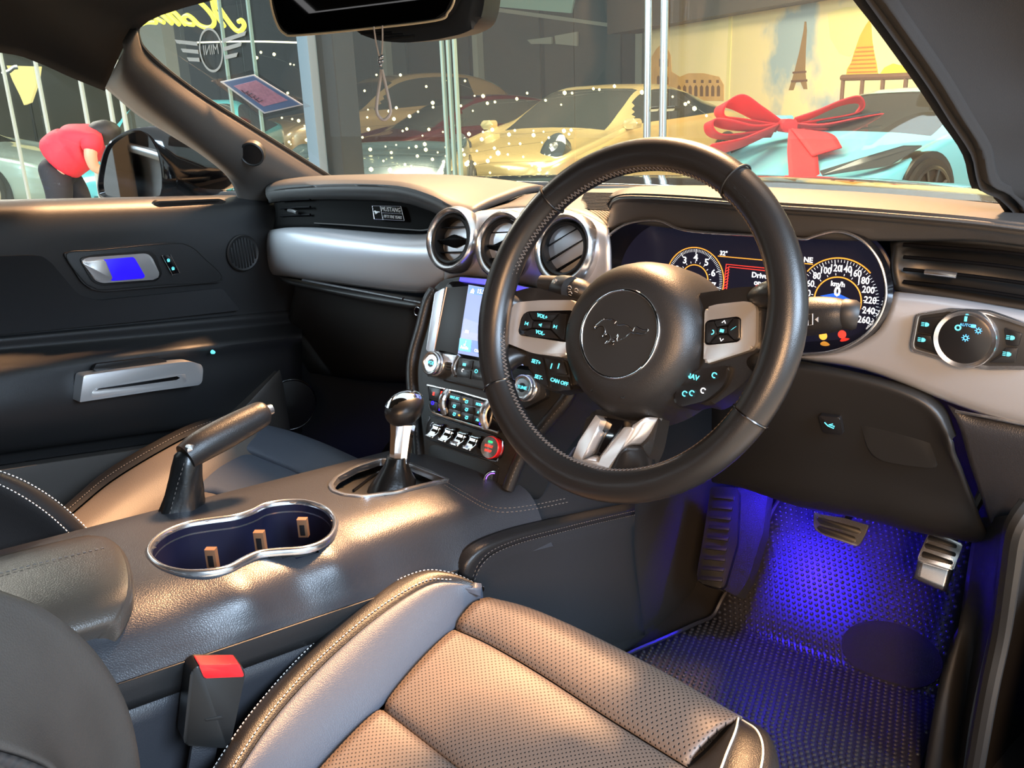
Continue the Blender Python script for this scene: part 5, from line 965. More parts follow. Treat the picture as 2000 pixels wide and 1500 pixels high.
# side knee pad with double seam
u0 = [(882, 1118, .128), (892, 1088, .130), (925, 1058, .134), (985, 1034, .138), (1060, 1015, .142), (1150, 997, .146), (1240, 980, .150)]
u1 = [(905, 1126, .148), (915, 1098, .150), (945, 1070, .153), (1000, 1048, .156), (1070, 1030, .158), (1155, 1011, .160), (1240, 994, .162)]
u2 = [(924, 1134, .150), (936, 1108, .152), (962, 1083, .154), (1012, 1062, .157), (1080, 1044, .159), (1160, 1024, .161), (1240, 1006, .163)]
u3 = [(935, 1160, .146), (960, 1150, .148), (990, 1140, .15), (1040, 1130, .152), (1100, 1120, .154), (1170, 1105, .156), (1240, 1090, .158)]
u4 = [(940, 1330, .146), (970, 1320, .148), (1000, 1310, .15), (1050, 1300, .152), (1110, 1280, .154), (1190, 1260, .156), (1260, 1240, .158)]
pad = surf('knee_pad', [A([(x, y, 'x', v) for x, y, v in r]) for r in (u0, u1, u2)], 'leather', con, nu=4, nv=5, thick=0.004)
surf('footwell_side', [A([(x, y, 'x', v) for x, y, v in r]) for r in (u2, u3, u4)], 'carpet', con, nu=3, nv=3, thick=0.004)
for dy, dx in ((0, 0), (7, 3)): stitches('pad_stitching', A([(x + dx, y - 8 + dy, 'x', v + 0.001) for x, y, v in u2]), 'thread_dark', pad, r=0.0005)
for d in (0, 8): stitches('console_stitching', [Fcon.w(*Fcon.p(x, y + d, 0.0035), 0.0045) for x, y in ((868, 940), (910, 965), (950, 987), (985, 994), (1040, 988), (1110, 974))], 'thread_dark', con, r=0.0006)
# gear lever surround, gaiter and knob
gs = thing('gear_selector', 'chrome and black automatic gear selector with leather gaiter', 'gear selector', at(760, 950, 'z', 0.585))
inn = shrink(shoL, 1, 0.007); prism('gear_surround', Fcon, shoL, -0.004, 0.006, 'satin_silver', gs, bevel=0.002, hole=inn)
prism('gear_plate', Fcon, shrink(shoL, 1, 0.005), -0.022, -0.012, 'black_plastic', gs, bevel=0.001)
tube('plate_rail', [Fcon.w(*Fcon.p(x, y, -0.01), -0.010) for x, y in ((690, 958), (735, 925), (770, 910))], 0.002, 'gloss_black', gs, seg=6)
gb = [Vector((-0.012, 0.012, 0.568)), Vector((-0.011, 0.014, 0.585)), Vector((-0.011, 0.019, 0.604)), Vector((-0.010, 0.022, 0.620))]
def loopsurf(name, cs, ra, m, par, seg=28, fold=0.0):
    vs = []; fs = []
    for j, (c, (rx, ry)) in enumerate(zip(cs, ra)):
        for k in range(seg):
            t = 2 * PI * k / seg; w_ = 1 + fold * math.sin(5 * t + j * 1.3) * (1 - j / (len(cs) - 1)); vs.append(Vector((c[0] + rx * w_ * math.cos(t), c[1] + ry * w_ * math.sin(t), c[2] + (0.0 if len(c) < 4 else c[3] * math.sin(t)))))
    for j in range(len(cs) - 1):
        for k in range(seg): fs.append((j * seg + k, j * seg + (k + 1) % seg, (j + 1) * seg + (k + 1) % seg, (j + 1) * seg + k))
    fs += [tuple(range(seg))[::-1], tuple((len(cs) - 1) * seg + k for k in range(seg))]
    return pyd(name, vs, fs, m, par, ang=60)
gai = loopsurf('gaiter', [(-0.006, -0.004, 0.562), (-0.006, 0.0, 0.575), (-0.008, 0.006, 0.590), (-0.009, 0.012, 0.603), (-0.0095, 0.016, 0.612)], [(0.030, 0.040), (0.028, 0.036), (0.020, 0.025), (0.015, 0.017), (0.0135, 0.0145)], 'boot_leather', gs, fold=0.06)
S0, S1 = at(779, 903, 'x', -0.01), at(786, 826, 'x', -0.01)
ax = (S1 - S0); Fsh = Fr(S0, Vector((1, 0, 0)), Vector((0, 1, 0)).cross(Vector((1, 0, 0))) * 0 + ax.cross(Vector((1, 0, 0))).cross(ax) if False else Vector((0, 1, 0)))
Fsh = Fr(S0, (1, 0, 0), ax.cross(Vector((1, 0, 0))))
if Fsh.n.dot(ax) < 0: Fsh = Fr(S0, (-1, 0, 0), ax.cross(Vector((1, 0, 0))))
LL = ax.length
stem = lathe('stem', Fsh, [(0.0135, -0.004), (0.0148, 0.0), (0.0150, LL * .3), (0.0165, LL * .75), (0.0185, LL), (0.012, LL * 1.05)], 'chrome', gs, seg=10, ang=20)
Fkb = Fr(at(790, 797, 'x', -0.008), (1, 0, 0), (0, 1, 0.1))
vs = []; fs = []; SG = 28
for j in range(15):
    ph = -PI / 2 + PI * j / 14
    for k in range(SG):
        t = 2 * PI * k / SG; r = 0.0255 * math.cos(ph); vs.append(Fkb.w(r * math.cos(t) * 0.95, r * math.sin(t) * 1.18 + 0.004 * math.sin(ph), 0.0235 * math.sin(ph) * (0.82 if ph > 0 else 1)))
for j in range(14):
    for k in range(SG): fs.append((j * SG + k, j * SG + (k + 1) % SG, (j + 1) * SG + (k + 1) % SG, (j + 1) * SG + k))
kb = pyd('knob', vs, fs, 'leather_wheel', gs)
vs2 = []; fs2 = []
for j in range(8):
    ph = 0.42 + (PI / 2 - 0.42) * j / 7
    for k in range(SG):
        t = 2 * PI * k / SG; r = 0.0266 * math.cos(ph); vs2.append(Fkb.w(r * math.cos(t) * 0.95 - 0.003, r * math.sin(t) * 1.18 + 0.004 * math.sin(ph) + 0.002, 0.0245 * math.sin(ph) * 0.84 + 0.0005))
for j in range(7):
    for k in range(SG): fs2.append((j * SG + k, j * SG + (k + 1) % SG, (j + 1) * SG + (k + 1) % SG, (j + 1) * SG + k))
pyd('knob_cap', vs2, fs2, 'chrome', kb)
# ================================================================== HANDBRAKE
hb = thing('handbrake', 'raised leather handbrake lever with black gaiter and silver release button', 'handbrake', at(350, 1010, 'x', -0.10))
tube('grip', A([(362, 893, 'x', -0.10), (392, 872, 'x', -0.10), (440, 846, 'x', -0.10), (485, 822, 'x', -0.10), (512, 808, 'x', -0.10), (521, 804, 'x', -0.10)]), [0.0165, 0.0195, 0.0200, 0.0185, 0.0165, 0.010], 'leather', hb, seg=20)
stitches('grip_seam', A([(368, 866, 'x', -0.098), (400, 845, 'x', -0.098), (450, 816, 'x', -0.098), (500, 796, 'x', -0.098)]), 'thread_dark', hb, r=0.0006)
tube('release_button', A([(515, 805, 'x', -0.10), (530, 799, 'x', -0.10)]), [0.0075, 0.0070], 'satin_silver', hb, seg=12, sm=False)
bt = [((352, 1012), .030, .022), ((354, 990), .028, .020), ((358, 960), .024, .018), ((362, 930), .020, .017), ((366, 905), .0185, .0165), ((368, 885), .017, .015), ((370, 874), .010, .010)]
cs = [at(x, y, 'x', -0.105) for (x, y), _, _ in bt]
g_ = loopsurf('gaiter', [(c.x, c.y, c.z) for c in cs], [(b, a) for _, a, b in bt], 'boot_leather', hb, fold=0.13)
stitches('gaiter_stitching', [c + Vector((0.012, -0.026 + 0.003 * i, 0)) for i, c in enumerate(cs[:6])], 'thread_dark', hb, r=0.0005)
lathe('lever_pin', Fr(at(374, 878, 'x', -0.088), (0, 1, 0), (0, 0, 1)), [(0.006, -0.006), (0.006, 0.001), (0.0, 0.0025)], 'satin_silver', hb, seg=16)
# ================================================================== DRIVER SEAT
dst = thing('driver_seat', 'black leather driver seat with perforated centre and side bolster tinted for cool light', 'seat', (0.37, -0.3, 0.22))
Fcu = Fr((0.37, -0.05, 0.50), (1, 0, 0), (0, 1, 0.14))
def cu(l): return [Fcu.w(*Fcu.p(x, y, h), h) for x, y, h in l]
f1 = cu([(945, 1172, 0), (1020, 1192, 0), (1130, 1240, 0), (1280, 1318, 0), (1400, 1388, 0), (1436, 1408, 0)])
sA = cu([(893, 1222, 0), (960, 1252, 0), (1060, 1310, 0), (1180, 1388, 0), (1280, 1450, 0), (1345, 1490, 0)])
nose = [p + Vector((0, 0.016, -0.012)) for p in f1]; nose2 = [p + Vector((0, 0.026, -0.05)) for p in f1]; nose3 = [p + Vector((0, 0.01, -0.16)) for p in f1]
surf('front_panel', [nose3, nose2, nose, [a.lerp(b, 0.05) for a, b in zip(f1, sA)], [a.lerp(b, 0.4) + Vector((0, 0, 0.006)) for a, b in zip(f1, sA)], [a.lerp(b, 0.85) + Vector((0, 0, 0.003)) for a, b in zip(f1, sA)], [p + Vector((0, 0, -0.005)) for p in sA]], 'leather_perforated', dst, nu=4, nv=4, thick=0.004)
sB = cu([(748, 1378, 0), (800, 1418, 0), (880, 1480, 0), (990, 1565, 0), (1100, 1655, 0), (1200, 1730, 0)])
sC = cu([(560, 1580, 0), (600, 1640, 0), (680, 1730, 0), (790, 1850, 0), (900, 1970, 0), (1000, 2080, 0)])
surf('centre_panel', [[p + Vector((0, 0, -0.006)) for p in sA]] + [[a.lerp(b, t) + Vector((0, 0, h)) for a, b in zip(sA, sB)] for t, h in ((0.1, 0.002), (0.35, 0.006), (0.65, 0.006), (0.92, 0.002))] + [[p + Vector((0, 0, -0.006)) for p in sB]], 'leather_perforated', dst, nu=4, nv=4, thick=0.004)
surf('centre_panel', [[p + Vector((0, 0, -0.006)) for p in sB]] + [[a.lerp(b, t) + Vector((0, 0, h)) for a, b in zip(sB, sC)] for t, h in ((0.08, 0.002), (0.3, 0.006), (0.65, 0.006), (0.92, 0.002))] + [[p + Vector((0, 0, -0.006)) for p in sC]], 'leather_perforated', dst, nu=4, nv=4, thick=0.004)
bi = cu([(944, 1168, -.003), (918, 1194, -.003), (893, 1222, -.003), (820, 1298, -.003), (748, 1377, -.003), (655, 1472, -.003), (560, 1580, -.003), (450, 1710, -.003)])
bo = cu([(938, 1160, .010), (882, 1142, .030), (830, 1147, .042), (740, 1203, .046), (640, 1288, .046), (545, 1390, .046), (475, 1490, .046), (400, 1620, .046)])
surf('side_bolster', [bi] + [[a.lerp(b, t) + Vector((0, 0, h)) for a, b in zip(bi, bo)] for t, h in ((0.06, 0.006), (0.3, 0.012), (0.65, 0.012), (0.93, 0.005))] + [[p + Vector((0, 0, -0.002)) for p in bo]], 'leather_cool_lit', dst, nu=4, nv=4, thick=0.004)
bx_ = cu([(946, 1152, .008), (880, 1122, .028), (812, 1120, .038), (715, 1170, .040), (600, 1268, .040), (495, 1385, .040), (425, 1485, .040), (350, 1615, .040)])
bm_ = [a.lerp(b, 0.5) + Vector((0, 0, 0.008)) for a, b in zip(bo, bx_)]
bd_ = [p + Vector((-0.012, 0.006, -0.03)) for p in bx_]; be_ = [p + Vector((-0.004, 0.004, -0.16)) for p in bx_]
bb = surf('bolster_edge', [bo, [a.lerp(b, 0.15) + Vector((0, 0, 0.004)) for a, b in zip(bo, bx_)], bm_, bx_, bd_, be_], 'leather', dst, nu=4, nv=4)
stitches('bolster_stitching', [a.lerp(b, 0.16) + Vector((0, 0, 0.0050)) for a, b in zip(bo, bx_)][1:], 'thread', bb, r=0.00055, step=0.005)
stitches('bolster_stitching', [a.lerp(b, 0.86) + Vector((0, 0, 0.0046)) for a, b in zip(bo, bx_)], 'thread', bb, r=0.00055, step=0.005)
# right front corner of the cushion
c0 = cu([(1438, 1404, 0), (1412, 1425, -.004), (1380, 1460, -.004), (1345, 1492, -.004), (1280, 1570, -.004)])
c1 = cu([(1442, 1404, 0), (1436, 1430, .012), (1420, 1470, .018), (1400, 1520, .02), (1350, 1610, .02)])
c2 = cu([(1450, 1408, -.006), (1478, 1428, .008), (1490, 1465, .016), (1480, 1520, .02), (1440, 1610, .02)])
c3 = cu([(1456, 1412, -.02), (1502, 1440, -.006), (1520, 1485, .0), (1520, 1540, .004), (1500, 1620, .004)])
c4 = [p + Vector((0.006, 0.01, -0.08)) for p in c3]
rb = surf('corner_bolster', [c0, c1, c2, c3, c4], 'leather', dst, nu=4, nv=4)
for l in (c1, c2): tube('white_piping', [p + Vector((0, 0, 0.0008)) for p in l[:5]], 0.0011, 'thread', rb, seg=6)
prism('seat_base', Fr((0.37, 0, 0), (1, 0, 0), (0, 1, 0)), rnd([(-0.20, -0.62), (0.20, -0.62), (0.21, -0.10), (0.17, -0.055), (-0.17, -0.055), (-0.21, -0.10)], 0.03), 0.22, 0.40, 'dark_plastic', dst, bevel=0.01)
# backrest: left bolster and ribbed centre, lower left of the view
k0 = A([(-160, 1130, 'x', .150), (-60, 1148, 'x', .152), (0, 1166, 'x', .154), (70, 1192, 'x', .156), (145, 1244, 'x', .158), (203, 1312, 'x', .160), (243, 1392, 'x', .162), (264, 1490, 'x', .164), (272, 1600, 'x', .166)])
km = [p + Vector((-0.012, -0.03, -0.01)) for p in k0]; kn0 = [p + Vector((0.0, -0.10, -0.03)) for p in k0]
k1 = A([(-190, 1150, 'x', .162), (-90, 1172, 'x', .164), (-25, 1192, 'x', .166), (42, 1225, 'x', .168), (108, 1280, 'x', .170), (160, 1345, 'x', .172), (196, 1420, 'x', .174), (214, 1510, 'x', .176), (220, 1610, 'x', .178)])
k2 = A([(-240, 1260, 'x', .195), (-150, 1290, 'x', .195), (-85, 1312, 'x', .196), (-25, 1340, 'x', .197), (35, 1380, 'x', .198), (85, 1430, 'x', .199), (125, 1490, 'x', .20), (150, 1560, 'x', .20), (160, 1640, 'x', .20)])
k3 = A([(-280, 1400, 'x', .225), (-180, 1425, 'x', .225), (-110, 1440, 'x', .225), (-50, 1455, 'x', .225), (0, 1468, 'x', .225), (55, 1485, 'x', .225), (100, 1510, 'x', .225), (130, 1570, 'x', .225), (140, 1650, 'x', .225)])
UPV = Vector((0.0, -0.30, 0.95)); up = lambda r: [r[0] + UPV * 0.34, r[0] + UPV * 0.16] + list(r)
kn0, km, k1, k2, k3 = (up(r) for r in (kn0, km, k1, k2, k3)); k0f = up(k0)
bk = surf('backrest_bolster', [kn0, km, k0f, k1, k2, k3], 'leather_back', dst, nu=4, nv=5, thick=0.004)
surf('backrest_centre', [[p + Vector((0.0, 0, 0)) for p in k3], [p + Vector((0.02, -0.012, 0)) for p in k3], [p + Vector((0.14, -0.015, -0.0)) for p in k3], [p + Vector((0.27, -0.012, 0)) for p in k3]], 'ribbed_leather', dst, nu=3, nv=3, thick=0.004)
surf('backrest_bolster', [[p + Vector((0.268, -0.012, 0)) for p in k3], [p + Vector((0.31, 0.02, 0)) for p in k3], [p + Vector((0.36, 0.01, 0)) for p in k3], [p + Vector((0.37, -0.10, -0.02)) for p in k3]], 'leather_back', dst, nu=3, nv=4, thick=0.004)
surf('backrest_shell', [[p + Vector((0.37, -0.10, -0.02)) for p in k3], [p + Vector((0.30, -0.16, -0.03)) for p in k3], [p + Vector((0.05, -0.17, -0.03)) for p in k3], [p + Vector((0.0, -0.005, 0.0)) for p in kn0]], 'soft_plastic', dst, nu=3, nv=3, ref=Vector((0.37, -2.0, 0.8)))
def cap(loop, par):
    c = sum(loop, Vector((0, 0, 0))) / len(loop) + Vector((0, -0.01, 0.035)); n_ = len(loop); mid_ = [p.lerp(c, 0.35) + Vector((0, -0.004, 0.022)) for p in loop]
    pyd('backrest_top', list(loop) + mid_ + [c], [(i, (i + 1) % n_, n_ + (i + 1) % n_, n_ + i) for i in range(n_)] + [(n_ + i, n_ + (i + 1) % n_, 2 * n_) for i in range(n_)], 'leather', par, ang=70)
T3 = lambda *d: [k3[0] + Vector(x) for x in d]
cap([kn0[0], km[0], k0f[0], k1[0], k2[0], k3[0]] + T3((.02, -.012, 0), (.14, -.015, 0), (.268, -.012, 0), (.31, .02, 0), (.36, .01, 0), (.37, -.10, -.02), (.30, -.16, -.03), (.05, -.17, -.03)), dst)
tube('bolster_seam', [p + Vector((0.0008, 0, 0.0008)) for p in k0], 0.0011, 'leather', bk, seg=6)
# seat belt buckle
bu = thing('seat_belt_buckle', 'black seat belt buckle with a red release button beside the driver seat', 'seat belt buckle', at(410, 1480, 'x', .165))
Fbk = Fr(at(430, 1380, 'x', .172), (0.30, 0.95, 0.0), (-0.10, 0.05, 1))
plate('buckle_body', Fbk, [(372, 1312), (388, 1299), (474, 1300), (479, 1318), (462, 1400), (448, 1462), (362, 1456), (358, 1444)], -0.024, 0.002, 'black_plastic', bu, bevel=0.003, r=0.003)
plate('release_button', Fbk, [(388, 1299), (468, 1297), (476, 1317), (476, 1322), (399, 1325)], -0.018, 0.0042, 'red_plastic', bu, bevel=0.0012, r=0.002)
plate('buckle_label', Fbk, [(400, 1405), (432, 1398), (436, 1402), (436, 1405), (402, 1409)], 0.001, 0.0026, 'black_plastic', bu, bevel=0.0002)
plate('buckle_strap', Fbk, [(376, 1455), (425, 1458), (410, 1540), (362, 1540)], -0.016, -0.010, 'console_plastic', bu, bevel=0.0005)
# ================================================================== PASSENGER SEAT
pst = thing('passenger_seat', 'black leather passenger seat behind the handbrake', 'seat', (-0.40, -0.1, 0.25))
Fpc = Fr((-0.37, 0.1, 0.505), (1, 0, 0), (0, 1, 0.12))
def pc_(l): return [Fpc.w(*Fpc.p(x, y, h), h) for x, y, h in l]
e0 = pc_([(60, 1075, .028), (120, 1020, .028), (160, 985, .028), (215, 940, .028), (290, 893, .028), (370, 850, .026), (430, 828, .018), (465, 826, .008)])
e1 = pc_([(200, 1130, 0), (270, 1080, 0), (330, 1040, 0), (400, 1000, 0), (480, 960, 0), (550, 930, 0), (600, 912, 0), (640, 900, -.004)])
em = lambda t, h: [a.lerp(b, t) + Vector((0, 0, h)) for a, b in zip(e0, e1)]
surf('seat_panel', [[p + Vector((0, 0, -0.003)) for p in e0], em(0.06, 0.001), em(0.3, 0.003), em(0.5, -0.010), em(0.75, -0.008), e1], 'leather_warm_lit', pst, nu=4, nv=4, thick=0.004)
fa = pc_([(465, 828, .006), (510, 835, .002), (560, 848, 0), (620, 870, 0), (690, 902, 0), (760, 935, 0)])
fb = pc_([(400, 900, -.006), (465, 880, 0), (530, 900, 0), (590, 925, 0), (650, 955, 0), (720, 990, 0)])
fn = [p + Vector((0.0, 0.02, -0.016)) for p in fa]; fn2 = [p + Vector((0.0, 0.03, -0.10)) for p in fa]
surf('front_panel', [fn2, fn, [a.lerp(b, 0.05) + Vector((0, 0, 0.002)) for a, b in zip(fa, fb)], [a.lerp(b, 0.5) + Vector((0, 0, 0.005)) for a, b in zip(fa, fb)], [a.lerp(b, 0.94) + Vector((0, 0, 0.002)) for a, b in zip(fa, fb)], [p + Vector((0, 0, -0.006)) for p in fb]], 'leather_cool_lit', pst, nu=4, nv=4, thick=0.004)
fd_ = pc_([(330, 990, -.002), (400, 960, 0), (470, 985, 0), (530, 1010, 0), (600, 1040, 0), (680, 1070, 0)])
surf('centre_panel', [[p + Vector((0, 0, -0.006)) for p in fb], [a.lerp(b, 0.08) + Vector((0, 0, 0.002)) for a, b in zip(fb, fd_)], [a.lerp(b, 0.5) + Vector((0, 0, 0.004)) for a, b in zip(fb, fd_)], fd_], 'leather_cool_lit', pst, nu=4, nv=4, thick=0.004)
d0 = pc_([(40, 1080, .022), (105, 1010, .022), (148, 970, .022), (205, 922, .022), (280, 876, .022), (362, 834, .020), (425, 815, .012), (468, 818, .002)])
pb2 = surf('door_side_bolster', [e0, [a.lerp(b, 0.5) + Vector((0, 0, 0.006)) for a, b in zip(e0, d0)], d0, [p + Vector((-0.012, 0.006, -0.03)) for p in d0], [p + Vector((-0.01, 0.006, -0.14)) for p in d0]], 'leather', pst, nu=4, nv=4)
stitches('bolster_stitching', [a.lerp(b, 0.25) + Vector((0, 0, 0.0055)) for a, b in zip(e0, d0)], 'thread_dark', pb2, r=0.0006)
prism('seat_base', Fr((-0.40, 0.0, 0), (1, 0, 0), (0, 1, 0)), rnd([(-0.20, -0.5), (0.20, -0.5), (0.20, 0.12), (0.15, 0.16), (-0.18, 0.16), (-0.22, 0.10)], 0.03), 0.22, 0.42, 'dark_plastic', pst, bevel=0.01)
b0 = A([(-140, 890, 'x', -.185), (-60, 905, 'x', -.185), (0, 922, 'x', -.185), (55, 945, 'x', -.185), (110, 980, 'x', -.185), (158, 1022, 'x', -.185), (190, 1060, 'x', -.185), (225, 1110, 'x', -.185)])
b1 = A([(-160, 905, 'x', -.172), (-80, 922, 'x', -.172), (-20, 940, 'x', -.172), (35, 966, 'x', -.172), (88, 1001, 'x', -.172), (134, 1042, 'x', -.172), (165, 1080, 'x', -.172), (200, 1130, 'x', -.172)])
b2 = A([(-190, 1000, 'x', -.19), (-110, 1012, 'x', -.19), (-50, 1025, 'x', -.19), (0, 1045, 'x', -.19), (48, 1070, 'x', -.19), (90, 1100, 'x', -.19), (120, 1130, 'x', -.19), (150, 1180, 'x', -.19)])
B0, B1, B2 = up(b0), up(b1), up(b2)
bkk = surf('backrest_bolster', [[p + Vector((-0.03, 0.0, -0.01)) for p in B0], B0, B1, B2, [p + Vector((0.0, -0.10, -0.03)) for p in B2]], 'leather', pst, nu=4, nv=4, thick=0.004)
surf('backrest_centre', [[p + Vector((-0.03, 0.0, -0.01)) for p in B0], [p + Vector((-0.09, -0.04, -0.01)) for p in B0], [p + Vector((-0.30, -0.04, -0.01)) for p in B0], [p + Vector((-0.38, 0.0, -0.01)) for p in B0], [p + Vector((-0.42, -0.03, -0.01)) for p in B0], [p + Vector((-0.42, -0.14, -0.03)) for p in B0]], 'leather', pst, nu=3, nv=4, thick=0.004)
surf('backrest_shell', [[p + Vector((-0.42, -0.14, -0.03)) for p in B0], [p + Vector((-0.35, -0.19, -0.03)) for p in B0], [p + Vector((-0.05, -0.19, -0.03)) for p in B0], [p + Vector((0.0, -0.10, -0.03)) for p in B2]], 'soft_plastic', pst, nu=3, nv=3, ref=Vector((-0.37, -2.0, 0.8)))
b_ = lambda *d: [B0[0] + Vector(x) for x in d]
cap([B0[0], B1[0], B2[0], B2[0] + Vector((0, -.10, -.03))] + b_((-.05, -.19, -.03), (-.35, -.19, -.03), (-.42, -.14, -.03), (-.42, -.03, -.01), (-.38, 0, -.01), (-.30, -.04, -.01), (-.09, -.04, -.01), (-.03, 0, -.01)), pst)
for l, dz in ((b0, .0015), (b1, .0012)): stitches('bolster_stitching', [p + Vector((0.001, 0.0, dz)) for p in l], 'thread', bkk, r=0.0006, step=0.005)
# ================================================================== FOOTWELL
fm = thing('floor_mat', 'studded black rubber floor mat lit blue in the driver footwell', 'floor mat', (0.4, 0.3, 0.195))
SLO = math.radians(38); Y0 = 0.50
def mp(x, s, h=0.0):  # s = distance forward along the mat
    if s <= Y0: return Vector((x, s, 0.197 + h))
    t = s - Y0; return Vector((x, Y0 + t * math.cos(SLO) - h * math.sin(SLO), 0.197 + t * math.sin(SLO) + h * math.cos(SLO)))
def mx(s):
    if s < 0.30: return 0.165, 0.622
    if s < 0.50: return 0.165 + (s - .30) * 0.30, 0.622 - (s - .3) * .1
    return 0.225 + (s - 0.5) * 0.10, 0.602 - (s - .5) * .1
ss = [-0.05, 0.1, 0.2, 0.3, 0.4, 0.46, 0.5, 0.54, 0.6, 0.7, 0.78]
ms = surf('mat_sheet', [[mp(mx(s)[0] + (mx(s)[1] - mx(s)[0]) * t, s, 0.004) for t in (0, .25, .5, .75, 1)] for s in ss], 'mat_rubber', fm, nu=3, nv=3, thick=0.006)
tube('mat_edge', [mp(mx(s)[0], s, 0.005) for s in ss], 0.004, 'mat_rubber', fm, seg=6)
vs = []; fs = []; PT = 0.0100; r_ = 0; s = -0.04
while s < 0.77:
    x0, x1 = mx(s); x = x0 + 0.008 + (PT / 2 if r_ % 2 else 0)
    while x < x1 - 0.006:
        k0_ = len(vs); rr_ = 0.0034
        for (q, h) in ((1.0, 0.004), (0.75, 0.0062)):
            for k in range(7): t = 2 * PI * k / 7; vs.append(mp(x + rr_ * q * math.cos(t), s + rr_ * q * math.sin(t), h))
        vs.append(mp(x, s, 0.0074))
        for k in range(7):
            k2_ = (k + 1) % 7; fs.append((k0_ + k, k0_ + k2_, k0_ + 7 + k2_, k0_ + 7 + k)); fs.append((k0_ + 7 + k, k0_ + 7 + k2_, k0_ + 14))
        x += PT
    s += PT * 0.866; r_ += 1
o = pyd('mat_studs', vs, fs, 'mat_rubber', fm); o['kind'] = 'stuff'
hp = [(0.50 + 0.062 * math.cos(2 * PI * k / 32), 0.555 + 0.062 * math.sin(2 * PI * k / 32)) for k in range(32)]
vs = [mp(0.515 + 0.075 * math.cos(2 * PI * k / 32), 0.545 + 0.05 * math.sin(2 * PI * k / 32), 0.0088) for k in range(32)] + [mp(0.515 + 0.075 * math.cos(2 * PI * k / 32), 0.545 + 0.05 * math.sin(2 * PI * k / 32), 0.004) for k in range(32)]
pyd('heel_pad', vs, [tuple(range(32))] + [(k, (k + 1) % 32, 32 + (k + 1) % 32, 32 + k) for k in range(32)], 'carpet', fm)
# foot rest
fr_ = thing('foot_rest', 'ribbed foot rest lit blue at the left of the driver footwell', 'foot rest', at(1400, 1150, 'y', .48))
Ff = Fr(at(1400, 1060, 'y', .50), (1, 0.10, 0), (0, 0.62, 0.78))
plate('rest_pad', Ff, [(1388, 950), (1438, 952), (1444, 962), (1440, 1060), (1416, 1144), (1408, 1150), (1366, 1138), (1360, 1128), (1375, 1040)], -0.03, 0.0, 'black_plastic', fr_, bevel=0.003, r=0.004)
plate('rest_side', Ff, [(1438, 952), (1500, 960), (1490, 1040), (1462, 1130), (1440, 1165), (1410, 1150), (1440, 1060)], -0.05, -0.012, 'carpet', fr_, bevel=0.004, r=0.004)
for k in range(9):
    t = k / 8; xa, xb, y = 1394 - 24 * t, 1434 - 22 * t, 965 + 160 * t; plate('rest_rib', Ff, [(xa, y), (xb, y + 4), (xb - 2, y + 11), (xa - 2, y + 7)], -0.002, 0.004, 'black_plastic', fr_, bevel=0.0015, r=0.001)
# pedals
bp_ = thing('brake_pedal', 'silver brake pedal with black rubber slots', 'pedal', at(1640, 1030, 'y', .50))
Fb_ = Fr(at(1640, 1032, 'y', .50), (1, 0.05, -0.02), (0, 0.55, 0.83))
plate('pedal_plate', Fb_, [(1590, 998), (1602, 1004), (1650, 1012), (1690, 1024), (1697, 1026), (1690, 1045), (1680, 1062), (1672, 1067), (1610, 1046), (1594, 1036), (1589, 1026)], -0.006, 0.0, 'satin_silver', bp_, bevel=0.0012, r=0.002)
for pg in ([(1594, 1012), (1600, 1010), (1680, 1032), (1681, 1040), (1674, 1043), (1600, 1023)], [(1594, 1030), (1600, 1026), (1670, 1048), (1672, 1056), (1666, 1060), (1604, 1041)]): plate('rubber_slot', Fb_, pg, -0.004, 0.0012, 'black_plastic', bp_, bevel=0.0006, r=0.004)
tube('pedal_arm', [Fb_.w(0, 0.0, -0.006), Fb_.w(0, 0.06, -0.05), Fb_.w(0, 0.20, -0.10)], 0.008, 'black_plastic', bp_, seg=8)
ap_ = thing('accelerator_pedal', 'silver accelerator pedal with black rubber slots at the right of the footwell', 'pedal', at(1830, 1150, 'y', .50))
Fa_ = Fr(at(1832, 1090, 'y', .50), (1, 0.10, -0.12), (0, 0.55, 0.83))
plate('pedal_plate', Fa_, [(1814, 1040), (1822, 1038), (1880, 1062), (1878, 1072), (1862, 1114), (1792, 1094), (1794, 1085)], -0.006, 0.0, 'satin_silver', ap_, bevel=0.0012, r=0.002)
for pg in ([(1812, 1048), (1816, 1044), (1870, 1064), (1868, 1072), (1812, 1054)], [(1806, 1062), (1810, 1060), (1868, 1080), (1866, 1088), (1806, 1070)], [(1800, 1080), (1804, 1076), (1862, 1096), (1860, 1104), (1800, 1088)]): plate('rubber_slot', Fa_, pg, -0.004, 0.0012, 'black_plastic', ap_, bevel=0.0006, r=0.003)
surf('pedal_foot', [[Fa_.w(*Fa_.p(x, y, 0), h) for x, y, h in r] for r in ([(1792, 1094, -.001), (1826, 1104, -.001), (1862, 1114, -.001)], [(1790, 1104, -.004), (1824, 1115, -.004), (1858, 1126, -.004)], [(1784, 1128, -.008), (1818, 1144, -.008), (1848, 1156, -.008)])], 'satin_silver', ap_, nu=3, nv=3, thick=0.004)
tube('pedal_arm', [Fa_.w(0.0, 0.02, -0.006), Fa_.w(0.02, 0.07, -0.03), Fa_.w(0.03, 0.16, -0.05)], 0.007, 'black_plastic', ap_, seg=8)
